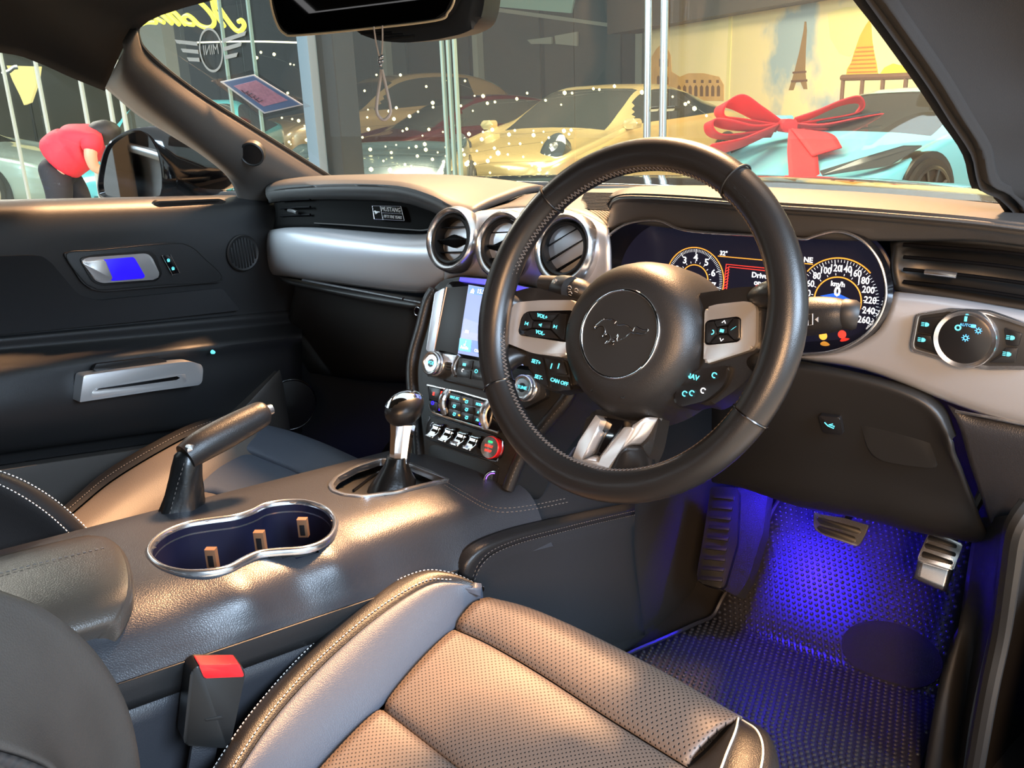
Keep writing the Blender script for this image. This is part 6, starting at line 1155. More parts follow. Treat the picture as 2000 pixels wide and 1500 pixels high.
# blue footwell lamps
for nm, loc, tgt, en in (('driver', (0.30, 0.53, 0.50), (0.34, 0.66, 0.25), 2.2), ('passenger', (-0.36, 0.50, 0.50), (-0.36, 0.52, 0.2), 0.6)):
    lt_ = thing('footwell_lamp', 'small blue footwell lamp under the %s side of the dashboard' % nm, 'lamp', loc)
    Fl_ = Fr(loc, (1, 0, 0), (0, -1, 0)); box('lamp_housing', Fl_, 0, 0, 0.05, 0.02, -0.012, -0.002, 'dark_plastic', lt_, bevel=0.001); box('lamp_lens', Fl_, 0, 0, 0.04, 0.014, -0.003, 0.0, 'led_blue', lt_, bevel=0.0005)
    l_ = lamp('footwell_light', 'AREA', Vector(loc) + Vector((0, 0, -0.006)), tgt, en, (0.03, 0.01, 1.0), 0.05, 0.03); l_.data.spread = 2.6
# ================================================================== MIRRORS, STICKER, CHARM
rm = thing('rear_view_mirror', 'frameless rear view mirror with a black sensor pod behind it', 'mirror', at(710, 20, 'x', 0.0))
Fm = Fr(at(710, 20, 'x', 0.0), (0.93, 0.36, 0.02), (0.0, -0.05, 1))
MO = [(524, -70), (528, 0), (540, 45), (556, 66), (580, 69), (700, 58), (850, 40), (875, 24), (888, -4), (892, -70)]
plate('mirror_shell', Fm, MO, -0.022, -0.001, 'black_plastic', rm, bevel=0.004, r=0.004)
plate('mirror_face', Fm, [(529, -70), (533, 0), (545, 44), (559, 62), (580, 65), (700, 54), (848, 36), (870, 21), (882, -4), (887, -70)], -0.002, 0.0008, 'dark_mirror', rm, bevel=0.0003, r=0.003)
tube('mirror_edge', [Fm.w(*Fm.p(x, y, 0.0), 0.0) for x, y in MO], 0.0014, 'warm_edge_glint', rm, seg=8, sm=True)
PO = [(680, 40), (700, 66), (740, 80), (790, 84), (850, 78), (905, 66), (935, 50), (946, 10), (948, -70), (690, -70)]
pod = plate('sensor_pod', Fm, PO, -0.085, -0.030, 'dark_plastic', rm, bevel=0.012, r=0.012)
for k in range(3): tube('pod_slot', [Fm.w(*Fm.p(x, y, -0.029), -0.030) for x, y in ((705 + 22 * k, 66 + 5 * k), (765 + 22 * k, 64 + 3 * k))], 0.0014, 'black_plastic', pod, seg=6, sm=False)
ch = thing('hanging_charm', 'beige cord loop charm hanging from the rear view mirror', 'charm', at(745, 232, 'x', 0.0))
Fq_ = Fr(at(745, 140, 'x', 0.02), (0.85, 0.5, 0), (0, 0, 1)); W_ = lambda l: [Fq_.w(*Fq_.p(x, y), 0) for x, y in l]
tube('cord', W_([(730, 52), (734, 80), (741, 112), (744, 122)]), 0.0010, 'cord', ch, seg=6); tube('cord', W_([(747, 50), (747, 85), (745, 112), (744, 122)]), 0.0010, 'cord', ch, seg=6)
for k, (x, y) in enumerate(((742, 113), (746, 110), (741, 120), (746, 119), (743, 127))): f = Fr(Fq_.w(*Fq_.p(x, y)), (1, 0, 0), (0, 1, 0)); lathe('bead', f, [(0, -.0022), (.0016, -.0016), (.0023, 0), (.0016, .0016), (0, .0022)], 'satin_silver', ch, seg=10, ang=80)
tube('cord_loop', W_([(745, 136), (741, 165), (736, 200), (737, 222), (749, 234), (761, 224), (762, 208), (754, 170), (746, 136)]), 0.0019, 'cord', ch, seg=8)
stk_ = thing('registration_sticker', 'blue and pink paper permit in a clear sleeve on the windscreen', 'sticker', at(512, 220, 'x', -0.60))
Fx = Fr(at(512, 184, 'x', -0.60), (0.90, 0.42, 0.05), (-0.25, -0.80, 0.55))
plate('plastic_sleeve', Fx, [(412, 158), (492, 136), (607, 208), (515, 230)], -0.0003, 0.0, 'sleeve_plastic', stk_, bevel=0)
plate('paper', Fx, [(430, 160), (496, 146), (592, 205), (516, 222)], 0.0002, 0.0006, 'paper_white', stk_, bevel=0)
plate('printed_border', Fx, [(437, 161), (495, 148.5), (586, 204), (517, 219)], 0.0004, 0.0008, 'paper_blue', stk_, bevel=0)
plate('printed_field', Fx, [(456, 168), (500, 157), (562, 196), (515, 208)], 0.0006, 0.0010, 'paper_pink', stk_, bevel=0)
for k in range(5): x, y = 478 + 7 * k, 178 + 4.4 * k; tube('printed_mark', [Fx.w(*Fx.p(x - 6 + 3 * (k % 2), y - 3), 0.0011), Fx.w(*Fx.p(x, y + 3), 0.0011), Fx.w(*Fx.p(x + 7, y - 1), 0.0011)], 0.0007, 'ink', stk_, seg=4, sm=False)
wm = thing('wing_mirror', 'gloss black wing mirror outside the passenger window', 'wing mirror', at(400, 380, 'x', -0.85))
Fo = Fr(at(258, 325, 'x', -0.93), (0.80, 0.60, 0), (0, 0, 1))
GO = smooth2([Fo.p(x, y) for x, y in ((193, 372), (195, 335), (206, 292), (226, 270), (258, 254), (284, 256), (306, 285), (318, 330), (318, 375), (300, 388), (210, 388))], 4); n = len(GO)
gc = (sum(p[0] for p in GO) / n, sum(p[1] for p in GO) / n)
def ml(sc, dn, up=0.0, dx=0.0): return [Fo.w(gc[0] + (a - gc[0]) * sc, gc[1] + (b - gc[1]) * sc, 0) + Vector((dx, dn, up)) for a, b in GO]
loops = [ml(0.93, 0.012), ml(0.97, -0.002), ml(1.03, 0.0), ml(1.07, 0.03), ml(1.02, 0.09, -0.004), ml(0.86, 0.15, -0.012), ml(0.6, 0.20, -0.025), ml(0.3, 0.23, -0.04), ml(0.02, 0.24, -0.045)]
vs = [p for l in loops for p in l]; fs = [(j * n + i, j * n + (i + 1) % n, (j + 1) * n + (i + 1) % n, (j + 1) * n + i) for j in range(len(loops) - 1) for i in range(n)]
hs = pyd('mirror_housing', vs, fs, 'gloss_black', wm, ang=60)
prism('mirror_face', Fo, [(gc[0] + (a - gc[0]) * .95, gc[1] + (b - gc[1]) * .95) for a, b in GO], -0.012, -0.006, 'mirror_glass', wm)
tube('mirror_foot', [at(380, 384, 'x', -0.90), at(430, 388, 'x', -0.80), at(470, 392, 'x', -0.755)], [0.02, 0.018, 0.02], 'gloss_black', wm, seg=12)
# ================================================================== OUTSIDE: BONNET AND SHOWROOM
ZG = -0.19
hood = thing('car_bonnet', 'black bonnet of the car beyond the windscreen', 'bonnet', (0, 1.3, 0.6))
hr = lambda y, z, c, wd: [Vector((x * wd, y - 0.10 * x * x, z + c * (1 - x * x))) for x in (-1, -.6, 0, .6, 1)]
surf('bonnet_skin', [hr(0.86, 0.865, 0.0, 0.78), hr(1.1, 0.855, 0.012, 0.80), hr(1.5, 0.80, 0.03, 0.80), hr(1.9, 0.72, 0.03, 0.76), hr(2.05, 0.60, 0.02, 0.72)], 'paint_black', hood, nu=4, nv=4, thick=0.02)
surf('wiper_cowl', [hr(0.70, 0.872, 0.0, 0.76), hr(0.80, 0.868, 0.002, 0.78), hr(0.88, 0.855, 0.0, 0.78)], 'trim_black', hood, nu=4, nv=3, thick=0.01)
tube('wiper_arm', [Vector((-0.30, 0.80, 0.885)), Vector((0.0, 0.79, 0.892)), Vector((0.35, 0.76, 0.888))], 0.006, 'trim_black', hood, seg=8)
o = wbox('showroom_floor', (-30, -14, ZG - 0.1), (14, 26, ZG), 'tile_floor'); tag(o, 'pale tiled showroom floor', kind='structure')
# back wall, dark panels, ceiling soffit
back = thing('wall_back', 'dark grey panelled back wall of the showroom', None, (-12, 18, ZG), kind='structure')
wbox('wall_slab', (-34, 18.0, ZG), (6, 18.3, 4.4), 'wall_dark', back)
for k in range(13): wbox('wall_panel', (-33 + 2.4 * k, 17.93, ZG + 0.2), (-33 + 2.4 * k + 2.25, 18.0, 4.1), 'wall_panel' if k % 3 else 'wall_dark', back, bevel=0.01)
for x in (-19.5, -16.0, -11.0): wbox('wall_post', (x, 17.7, ZG), (x + 0.18, 17.93, 4.2), 'wall_light', back)
o = wbox('wall_left', (-30.3, -10, ZG), (-30, 18, 4.4), 'wall_light'); tag(o, 'pale side wall of the showroom seen through the passenger window', kind='structure')
o = wbox('roof_slab', (-30, 3.2, 4.3), (8, 18.3, 4.5), 'soffit'); tag(o, 'brown showroom roof over the parked cars', kind='structure')
Fbk_ = Fr((0, 17.9, 0), (1, 0, 0), (0, 0, 1))
def bpl(nm, px, m): return prism(nm, Fbk_, [Fbk_.p(x, y) for x, y in px], 0.0, 0.06, m, back)
bpl('pale_panel', [(935, -120), (935, 10), (1118, 26), (1150, -120)], 'mint_wall'); bpl('pale_beam', [(935, 10), (1268, 56), (1268, 63), (935, 18)], 'wall_light')
bpl('hung_frame', [(1032, 78), (1080, 72), (1080, 86), (1040, 86)], 'wall_light'); bpl('hung_frame', [(1086, 70), (1130, 62), (1130, 90), (1088, 86)], 'wall_light')
Fbe = Fr((0, 9.0, 0), (1, 0, 0), (0, 0, 1)); xl, xr = Fbe.p(262, 100)[0], Fbe.p(322, 100)[0]
o = prism('wall_front', Fbe, rect((xl + xr) / 2, 2.0 + ZG / 2, xr - xl, 4.2), -0.25, 0.0, 'wall_light'); tag(o, 'beige wall pier at the top left corner of the windscreen', kind='structure')
sg_ = thing('lit_sign', 'yellow lit sign on a post high in the passenger window', 'sign', (at(50, 205, 'y', 7.0).x, 7.0, ZG)); Fsg = Fr((0, 7.0, 0), (1, 0, 0), (0, 0, 1))
prism('sign_face', Fsg, [Fsg.p(x, y) for x, y in ((18, 128), (82, 130), (78, 160), (64, 200), (52, 205), (44, 186), (30, 158))], 0.0, 0.05, 'sign_yellow', sg_); tube('sign_post', [Vector((Fsg.p(54, 195)[0], 7.03, Fsg.p(54, 195)[1])), Vector((Fsg.p(54, 195)[0], 7.03, ZG))], 0.03, 'trim_black', sg_, seg=8, sm=False)
# printed wall on the right
PA, PB = at(1262, 170, 'y', 14.2), at(1830, 160, 'y', 10.2)
PA.z = ZG; PB.z = ZG
Fmu = Fr(PA, PB - PA, (0, 0, 1)); LM = (PB - PA).length; ZT = Fmu.p(1480, 23)[1]
mu = thing('wall_right', 'bright printed wall with clouds and landmarks behind the blue sports car', None, PA, kind='structure')
xs_ = Fmu.p(1425, 100)[0]
prism('print_panel', Fmu, rect(xs_ / 2, ZT / 2, xs_ - 0.03, ZT), -0.08, 0.0, 'mural_sky', mu, bevel=0.004)
prism('print_panel', Fmu, rect((xs_ + LM + 2.5) / 2, ZT / 2, LM + 2.5 - xs_ - 0.03, ZT), -0.08, 0.0, 'mural_sky', mu, bevel=0.004)
prism('print_joint', Fmu, rect(xs_, ZT / 2, 0.09, ZT), -0.06, 0.012, 'print_crest', mu)
prism('soffit_beam', Fmu, rect(LM / 2 + 1, ZT + 1.0, LM + 4, 2.0), -0.3, 0.35, 'soffit', mu)
def mpl(nm, px, m, h=0.006, par=None): return prism(nm, Fmu, [Fmu.p(x, y) for x, y in px], 0.0, h, m, par or mu)
co = mpl('printed_ruin', [(1268, 196), (1268, 120), (1282, 96), (1298, 80), (1310, 108), (1312, 140), (1328, 150), (1345, 143), (1375, 143), (1405, 150), (1414, 166), (1414, 197)], 'print_stone')
for k in range(8): x = 1324 + 11 * k; mpl('printed_arch', [(x, 188), (x, 170), (x + 3, 166), (x + 6, 170), (x + 6, 188)], 'print_arch', 0.010, co)
for k in range(5): x = 1340 + 15 * k; mpl('printed_arch', [(x, 162), (x, 156), (x + 5, 156), (x + 5, 162)], 'print_arch', 0.010, co)
for x, y in ((1288, 130), (1300, 130), (1284, 165), (1300, 165)): mpl('printed_arch', [(x, y), (x, y - 14), (x + 3, y - 18), (x + 6, y - 14), (x + 6, y)], 'print_arch', 0.010, co)
ei = mpl('printed_tower', [(1541, 176), (1552, 140), (1562, 100), (1570, 60), (1572, 42), (1575, 42), (1576, 60), (1574, 100), (1573, 140), (1577, 174), (1570, 174), (1563, 158), (1556, 158), (1550, 176)], 'print_iron')
for y, a, b in ((140, 1549, 1575), (157, 1546, 1577)): mpl('tower_deck', [(a, y), (b, y - 2), (b, y + 2), (a, y + 4)], 'print_brown', 0.010, ei)
pg_ = mpl('printed_stupa', [(1653, 148), (1655, 135), (1663, 122), (1668, 105), (1680, 70), (1692, 48), (1698, 40), (1702, 48), (1704, 80), (1708, 105), (1712, 122), (1716, 148)], 'print_gold')
for k in range(7): y = 92 + 8 * k; mpl('stupa_ring', [(1674 - 3 * k, y), (1706 + 1.3 * k, y - 2), (1706 + 1.3 * k, y + 1), (1674 - 3 * k, y + 3)], 'print_gold_dark', 0.010, pg_)
mpl('printed_crest', [(1617, 26), (1650, 14), (1692, 12), (1700, 30), (1686, 80), (1660, 110), (1640, 105), (1622, 75)], 'print_crest', 0.004)
mpl('printed_hill', [(1716, 150), (1728, 132), (1745, 124), (1762, 128), (1778, 142), (1790, 152)], 'print_yellow', 0.008); mpl('printed_hill', [(1760, 150), (1768, 118), (1778, 105), (1795, 140), (1800, 152)], 'print_red', 0.007)
mpl('printed_flower', [(1735, 85), (1742, 72), (1755, 88), (1752, 98), (1742, 98)], 'print_gold', 0.008)
rail = thing('brown_rail', 'brown rail shelf standing in front of the printed wall', 'rail', Fmu.w(*Fmu.p(1700, 168), 0.4))
tube('rail_bar', [Fmu.w(*Fmu.p(x, y, 0.5), 0.5) for x, y in ((1645, 152), (1730, 150), (1810, 147))], 0.035, 'print_brown', rail, seg=8, sm=False)
for x in (1647, 1685, 1725, 1770): a_, b_ = Fmu.p(x, 152, 0.5); tube('rail_post', [Fmu.w(a_, b_, 0.5), Fmu.w(a_, 0.0, 0.5)], 0.025, 'print_brown', rail, seg=8, sm=False)
# glass front of the showroom
YF = 2.8
Fgl = Fr((0, YF, 0), (1, 0, 0), (0, 0, 1))
ORD = ('first', 'second', 'third', 'fourth', 'fifth', 'sixth', 'seventh', 'eighth', 'ninth', 'tenth', 'eleventh')
edges = [-12.0, -9.2, -7.4, -5.9, -4.35, -3.15, -1.75, -1.25, 1.6, 3.6]
for k in range(len(edges) - 1):
    o = prism('window_%d' % (k + 3), Fgl, rect((edges[k] + edges[k + 1]) / 2, 2.0, edges[k + 1] - edges[k] - 0.012, 4.3), -0.006, 0.006, 'shop_glass'); tag(o, 'tall showroom glass pane, %s from the left' % ORD[k], kind='structure')
for i, px in enumerate((28, 92, 172, 222, 246, 458, 512, 872, 884, 896)):
    x = Fgl.p(px, 240)[0]; o = prism('trim_%d' % (i + 4), Fgl, rect(x, 2.0, 0.014 if px > 400 else 0.04, 4.3), -0.008, 0.012, 'glass_edge' if px > 400 else 'white_frame'); tag(o, 'pale vertical edge of the showroom glass front, %s from the left' % ORD[i], kind='structure')
pl_ = thing('steel_column', 'dark blue grey square column between the showroom panes', 'column', Fgl.w(Fgl.p(634, 240)[0], ZG))
xa, xb, xc = Fgl.p(609, 220)[0], Fgl.p(630, 220)[0], Fgl.p(652, 220)[0]
prism('column_post', Fgl, rect((xa + xb) / 2, 2.0, xb - xa, 4.4), -0.12, 0.06, 'steel_blue', pl_, bevel=0.006); prism('column_cover', Fgl, rect((xb + xc) / 2 + 0.02, 2.0, xc - xb + 0.04, 4.4), -0.16, 0.0, 'trim_black', pl_, bevel=0.006)
for i, px in enumerate((1284, 1315)):
    x = Fgl.p(px, 150)[0]; zb = Fgl.p(px, 268)[1]
    h_ = thing('door_pull_bar', ('left' if i == 0 else 'right') + ' of the two tall steel pull bars on the showroom glass doors', 'door handle', Fgl.w(x, zb, -0.08))
    tube('pull_bar', [Fgl.w(x, zb, 0.08), Fgl.w(x, 2.6, 0.08)], 0.016, 'steel', h_, seg=14, sm=False)
    for z in (zb + 0.12, 1.5): tube('bar_mount', [Fgl.w(x, z, 0.0), Fgl.w(x, z, 0.08)], 0.010, 'steel', h_, seg=8, sm=False)
# added strip for a ceiling light reflection, neon script and glass decal
lr_ = thing('reflection_strip', 'thin warm glowing strip standing in for a ceiling light reflection', 'reflection', at(500, 82, 'y', 6.0)); tube('strip', A([(350, 84, 'y', 6.0), (480, 81, 'y', 6.0), (600, 84, 'y', 6.0), (665, 88, 'y', 6.0)]), 0.010, 'strip_warm', lr_, seg=6)
for x_ in (355, 480, 660): q_ = at(x_, 84, 'y', 6.0); tube('hanger', [q_, Vector((q_.x, q_.y, 4.3))], 0.003, 'trim_black', lr_, seg=5, sm=False)
ne = thing('neon_script', 'yellow neon handwriting seen from behind, top left of the windscreen', 'neon sign', at(380, 60, 'y', 3.4))
N = lambda l: A([(x, y, 'y', 3.4) for x, y in l])
for l in ([(466, 42), (472, 40), (477, 50), (470, 60), (460, 58), (445, 40), (425, 10), (416, -12)], [(438, 52), (420, 22), (412, -10)], [(370, 2), (378, -2), (392, 6), (408, 22), (418, 38), (416, 50), (404, 54), (388, 48), (376, 36), (366, 30), (358, 36), (366, 46), (378, 48)], [(362, 48), (352, 36), (340, 24), (332, 22)], [(350, 48), (336, 34), (322, 20)], [(336, 46), (318, 30), (306, 20)], [(320, 44), (302, 34), (292, 28)], [(305, 44), (285, 44), (268, 52)]):
    tube('neon_tube', N(l), 0.017, 'neon_yellow', ne, seg=8)
dc = thing('glass_decal', 'faint grey winged round decal seen mirrored on the showroom glass', 'decal', Fgl.w(*Fgl.p(418, 130)))
cD = Fgl.p(415, 98); Fdc = Fr(Fgl.w(cD[0], cD[1], 0.012), (1, 0, 0), (0, 0, 1)); ring('decal_ring', Fdc, 0.13, 0.008, 'decal_grey', dc, seg=40, sq=0.1)
for s in (-1, 1):
    for k in range(3): prism('decal_wing', Fdc, [(s * .15, .06 - .05 * k), (s * (.42 - .06 * k), .09 - .06 * k), (s * (.40 - .06 * k), .065 - .06 * k), (s * .15, .035 - .05 * k)], -0.001, 0.001, 'decal_grey', dc)
t_ = text('lettering', 'MINI', Fr(Fdc.o, (-1, 0, 0), (0, 0, 1)), 0, 0, 0.09, 'decal_grey', dc)
# ------------------------------------------------------------------ parked cars
def car(name, label, pos, nose, st, paintm, wheels=(1.35, -1.25), wr=0.335, ws=(1.0, 0.25), sg=(0.75, -1.25), rimm='alloy', lamps='round', group=None, spokes=10, crown=0.03):
    """lofted car body: st = stations (x, z_top, z_belt, half_width, roof_half_width), nose first"""
    nx, ny = nose; l = math.hypot(nx, ny); nx, ny = nx / l, ny / l; lx, ly = -ny, nx; P0 = Vector((pos[0], pos[1], ZG))
    Wd = lambda x, y, z: P0 + Vector((nx * x + lx * y, ny * x + ly * y, z))
    root = thing(name, label, 'car', P0, group)
    S_ = cr([(a, b, c) for a, b, c, _, _ in st], 5); T_ = cr([(d, e, 0) for _, _, _, d, e in st], 5)
    rows = []; xs = []
    for p, q in zip(S_, T_):
        x, zt_, zb_, w_, wt = p.x, p.y, p.z, q.x, q.y; xs.append(x)
        half = [(w_ * .86, 0.16), (w_ * .97, 0.26), (w_, 0.45), (w_ * 1.0, zb_ * .8), (w_ * .975, zb_), (wt + (w_ * .975 - wt) * .45, zb_ + (zt_ - zb_ - crown) * .58), (wt, zt_ - crown), (wt * .6, zt_ - .008), (0, zt_)]
        half = [(a, min(z, zt_ - 0.001 * (8 - i))) if i < 8 else (a, z) for i, (a, z) in enumerate(half)]
        hp_ = cr([(a, z, 0) for a, z in half], 3); full = [(v.x, v.y) for v in hp_] + [(-v.x, v.y) for v in hp_[-2::-1]]
        rows.append([Wd(x, a, z) for a, z in full])
    Cn = len(rows[0]); mid_ = (Cn - 1) // 2; vs = [p for r in rows for p in r]; parts = {'body': [], 'windscreen': [], 'side_window': []}
    for j in range(len(rows) - 1):
        for i in range(Cn - 1):
            x = (xs[j] + xs[j + 1]) / 2; k = min(i, Cn - 2 - i); f = (j * Cn + i, j * Cn + i + 1, (j + 1) * Cn + i + 1, (j + 1) * Cn + i)
            nm = 'windscreen' if (ws[1] < x < ws[0] and k >= 18) else 'side_window' if (sg[1] < x < sg[0] - (k - 12) * 0.075 and 12 <= k < 17) else 'body'
            parts[nm].append(f)
    parts['body'] += [tuple(range(Cn)), tuple((len(rows) - 1) * Cn + i for i in range(Cn))]
    for nm, fs in parts.items():
        if fs:
            me = bpy.data.meshes.new(nm); used = sorted({i for f in fs for i in f}); mp_ = {v: k for k, v in enumerate(used)}
            bm = bmesh.new(); bv = [bm.verts.new(vs[i]) for i in used]
            for f in fs:
                try: bm.faces.new([bv[mp_[i]] for i in f])
                except ValueError: pass
            bmo(nm, bm, paintm if nm == 'body' else 'car_glass', root, ang=60)
    def wid(x):
        for j in range(len(xs) - 1):
            if xs[j] >= x >= xs[j + 1]: return T_[j].x
        return T_[0].x
    for wx in wheels:
        for s in (-1, 1):
            F_ = Fr(Wd(wx, s * (wid(wx) - 0.02), wr), Vector((nx, ny, 0)) * s, (0, 0, 1))
            if F_.n.dot(Wd(wx, s * 5, wr) - Wd(wx, 0, wr)) < 0: F_ = Fr(F_.o, -F_.x, F_.y)
            lathe('wheel_arch', F_, [(wr * 1.14, -0.1), (wr * 1.14, 0.026), (0, 0.027)], 'trim_black', root, seg=32)
            wh = lathe('tyre', F_, [(wr * .98, -0.1), (wr, 0.02), (wr * .96, 0.05), (wr * .80, 0.055), (wr * .78, 0.035), (0, 0.03)], 'tyre', root, seg=36)
            ring('wheel_rim', F_, wr * .78, 0.016, rimm, wh, seg=36, h=0.05, ts=6)
            for k in range(spokes):
                t = 2 * PI * k / spokes; tube('wheel_spoke', [F_.w(wr * .08 * math.cos(t), wr * .08 * math.sin(t), 0.055), F_.w(wr * .76 * math.cos(t), wr * .76 * math.sin(t), 0.05)], 0.014, rimm, wh, seg=5, sm=False)
    return root, Wd, Fr(Wd(0, 0, 0), (lx, ly, 0), (0, 0, 1))
COUPE = [(2.25, .50, .44, .55, .40), (2.15, .64, .56, .76, .58), (1.85, .72, .68, .88, .66), (1.4, .80, .78, .92, .66), (1.02, .88, .86, .92, .66), (.62, 1.08, .90, .91, .62), (.22, 1.26, .91, .91, .57), (-.3, 1.30, .92, .91, .56), (-.9, 1.22, .94, .93, .55), (-1.4, 1.08, .95, .95, .56), (-1.9, .93, .90, .91, .6), (-2.2, .72, .70, .78, .6)]
WEDGE = [(2.23, .42, .38, .62, .45), (2.05, .52, .48, .86, .62), (1.7, .62, .60, .95, .70), (1.25, .74, .73, .97, .74), (.85, .86, .82, .97, .72), (.4, 1.03, .86, .97, .62), (0.0, 1.15, .88, .97, .58), (-.5, 1.165, .90, .97, .56), (-1.2, 1.05, .93, .98, .58), (-1.9, .93, .90, .96, .7), (-2.2, .80, .78, .9, .7)]
WAGON = [(2.35, .70, .62, .70, .55), (2.2, .88, .80, .86, .65), (1.8, .98, .94, .95, .72), (1.3, 1.03, 1.0, .97, .74), (.95, 1.08, 1.04, .97, .74), (.5, 1.36, 1.06, .97, .68), (.05, 1.56, 1.08, .97, .64), (-.6, 1.62, 1.10, .97, .64), (-1.4, 1.56, 1.10, .97, .64), (-2.0, 1.36, 1.08, .95, .66), (-2.3, 1.0, .95, .9, .7)]
# gold coupe: its near headlamp stands at pixel (1080,295)
hl = at(1080, 296, 'z', ZG + 0.70)
nose_ = Vector((0.03, -1.0)).normalized(); left_ = Vector((-nose_.y, nose_.x))
gp = Vector((hl.x, hl.y)) - nose_ * 1.93 - left_ * 0.66
root, Wd, _ = car('gold_coupe', 'gold sports coupe with round headlamps facing the windscreen', gp, nose_, COUPE, 'paint_gold', spokes=5)
for s in (-1, 1):
    F_ = Fr(Wd(1.90, s * 0.64, 0.705), left_.to_3d(), Vector((-nose_.x * .55, -nose_.y * .55, 0.8)))
    hh_ = lathe('headlamp', F_, [(0.19, -0.10), (0.19, 0.012), (0.15, 0.03), (0.08, 0.042), (0, 0.046)], 'lamp_lens', root, seg=32, sx=0.74); lathe('lamp_bulb', F_.mv(0.02, 0.02), [(0.05, 0.03), (0.05, 0.044), (0, 0.05)], 'satin_silver', hh_, seg=20)
    F_ = Fr(Wd(2.20, s * 0.5, 0.36), left_.to_3d(), (0, 0, 1)); box('front_intake', F_, 0, 0, 0.42, 0.12, -0.05, 0.05, 'trim_black', root, bevel=0.01, r=0.03)
    F_ = Fr(Wd(0.95, s * 0.98, 0.93), left_.to_3d(), (0, 0, 1)); box('door_mirror', F_, -s * 0.03, -0.02, 0.17, 0.10, -0.05, 0.05, 'paint_gold', root, bevel=0.03, r=0.05)
# sky blue wedge
hl = at(1682, 330, 'z', ZG + 0.60); nose_ = Vector((-0.26, -0.97)).normalized(); left_ = Vector((-nose_.y, nose_.x))
lp0 = Vector((hl.x, hl.y)) - nose_ * 1.72 - left_ * 0.66
root, Wd, Fc_ = car('blue_sports_car', 'sky blue wedge sports car with a red bow on its bonnet', lp0, nose_, WEDGE, 'paint_sky', ws=(0.92, 0.05), sg=(0.5, -0.9), rimm='alloy_dark', spokes=10, wheels=(1.30, -1.30))
for s in (-1, 1):
    q = [(1.98, .48, .575), (2.0, .52, .55), (1.72, .90, .62), (1.38, .935, .74), (1.50, .86, .745), (1.72, .72, .68)]
    base = [Wd(x, s * y, z + 0.012) for x, y, z in q]; top_ = [p + Vector((0, 0, 0.012)) for p in base]; n = len(q)
    pyd('headlamp', base + top_, [tuple(range(n, 2 * n)), tuple(range(n))[::-1]] + [(i, (i + 1) % n, n + (i + 1) % n, n + i) for i in range(n)], 'lamp_lens', root, ang=30)
    F_ = Fr(Wd(0.65, s * 1.02, 0.90), left_.to_3d(), (0, 0, 1)); box('door_mirror', F_, 0, 0, 0.24, 0.10, -0.05, 0.05, 'paint_sky', root, bevel=0.02, r=0.03)
tube('windscreen_wiper', [Wd(0.9, -0.4, 0.90), Wd(0.7, 0.1, 0.98)], 0.01, 'trim_black', root, seg=6, sm=False)
# red bow lying on the blue bonnet
bw = thing('red_bow', 'large red ribbon bow on the bonnet of the blue sports car', 'bow', at(1530, 262, 'y', lp0.y - 1.2))
kc = at(1532, 240, 'y', lp0.y - 0.95); Fbw = Fr(kc, _rt0, (0, 0, 1))
def ribbon(nm, pts, wv, m='red_cloth', n=6):
    P = [Fbw.w(*Fbw.p(x, y, h), h) for x, y, h in pts]; wv = [Fbw.x * a + Fbw.y * b + Fbw.n * c for a, b, c in wv]
    surf(nm, [[p - v / 2 for p, v in zip(P, wv)], P, [p + v / 2 for p, v in zip(P, wv)]], m, bw, nu=n, nv=3, thick=0.012, ref=CAM)
ribbon('bow_loop', [(1520, 245, .0), (1480, 222, .05), (1440, 200, .10), (1412, 205, .08), (1408, 226, .02), (1440, 236, -.04), (1510, 248, -.02)], [(0, .10, .12), (.02, .12, .18), (.06, .12, .2), (.05, .05, .22), (.02, .02, .22), (0, .06, .18), (0, .08, .12)])
ribbon('bow_loop', [(1520, 250, .05), (1470, 252, .12), (1420, 244, .16), (1388, 238, .14), (1390, 258, .10), (1420, 266, .05), (1510, 258, .02)], [(0, .08, .12), (0, .06, .2), (.02, .08, .22), (.03, .04, .22), (.02, .05, .22), (0, .05, .18), (0, .08, .12)])
ribbon('bow_loop', [(1548, 242, .0), (1590, 225, .05), (1640, 203, .08), (1676, 196, .06), (1680, 212, .0), (1650, 228, -.05), (1560, 246, -.03)], [(0, .10, .12), (0, .08, .18), (-.03, .06, .2), (-.06, .06, .22), (-.03, .02, .22), (0, .05, .18), (0, .08, .12)])
ribbon('bow_loop', [(1548, 250, .05), (1600, 250, .10), (1670, 236, .12), (1718, 230, .1), (1722, 240, .06), (1680, 258, .03), (1560, 256, .02)], [(0, .08, .12), (0, .06, .2), (0, .05, .2), (-.03, .06, .22), (-.03, .04, .22), (0, .05, .18), (0, .08, .12)])
ribbon('bow_tail', [(1515, 252, .20), (1470, 272, .45), (1430, 286, .65), (1370, 300, .85)], [(.02, .08, .1), (.10, .12, .1), (.14, .12, .1), (.16, .14, .1)])
ribbon('bow_tail', [(1565, 252, .36), (1595, 268, .65), (1615, 295, .95)], [(.16, -.02, .05), (.26, .04, .02), (.24, .06, .0)])
ribbon('ribbon_band', [(1556, 252, .30), (1566, 290, .75), (1570, 330, 1.15), (1574, 385, 1.5)], [(.14, .0, .0), (.24, .0, .0), (.24, .0, .0), (.25, .0, .0)])
f = Fbw.mv(0, 0, 0.12); prism('bow_knot', f, rnd(rect(0, -0.02, 0.14, 0.11), 0.03), -0.12, 0.04, 'red_cloth', bw, bevel=0.03)
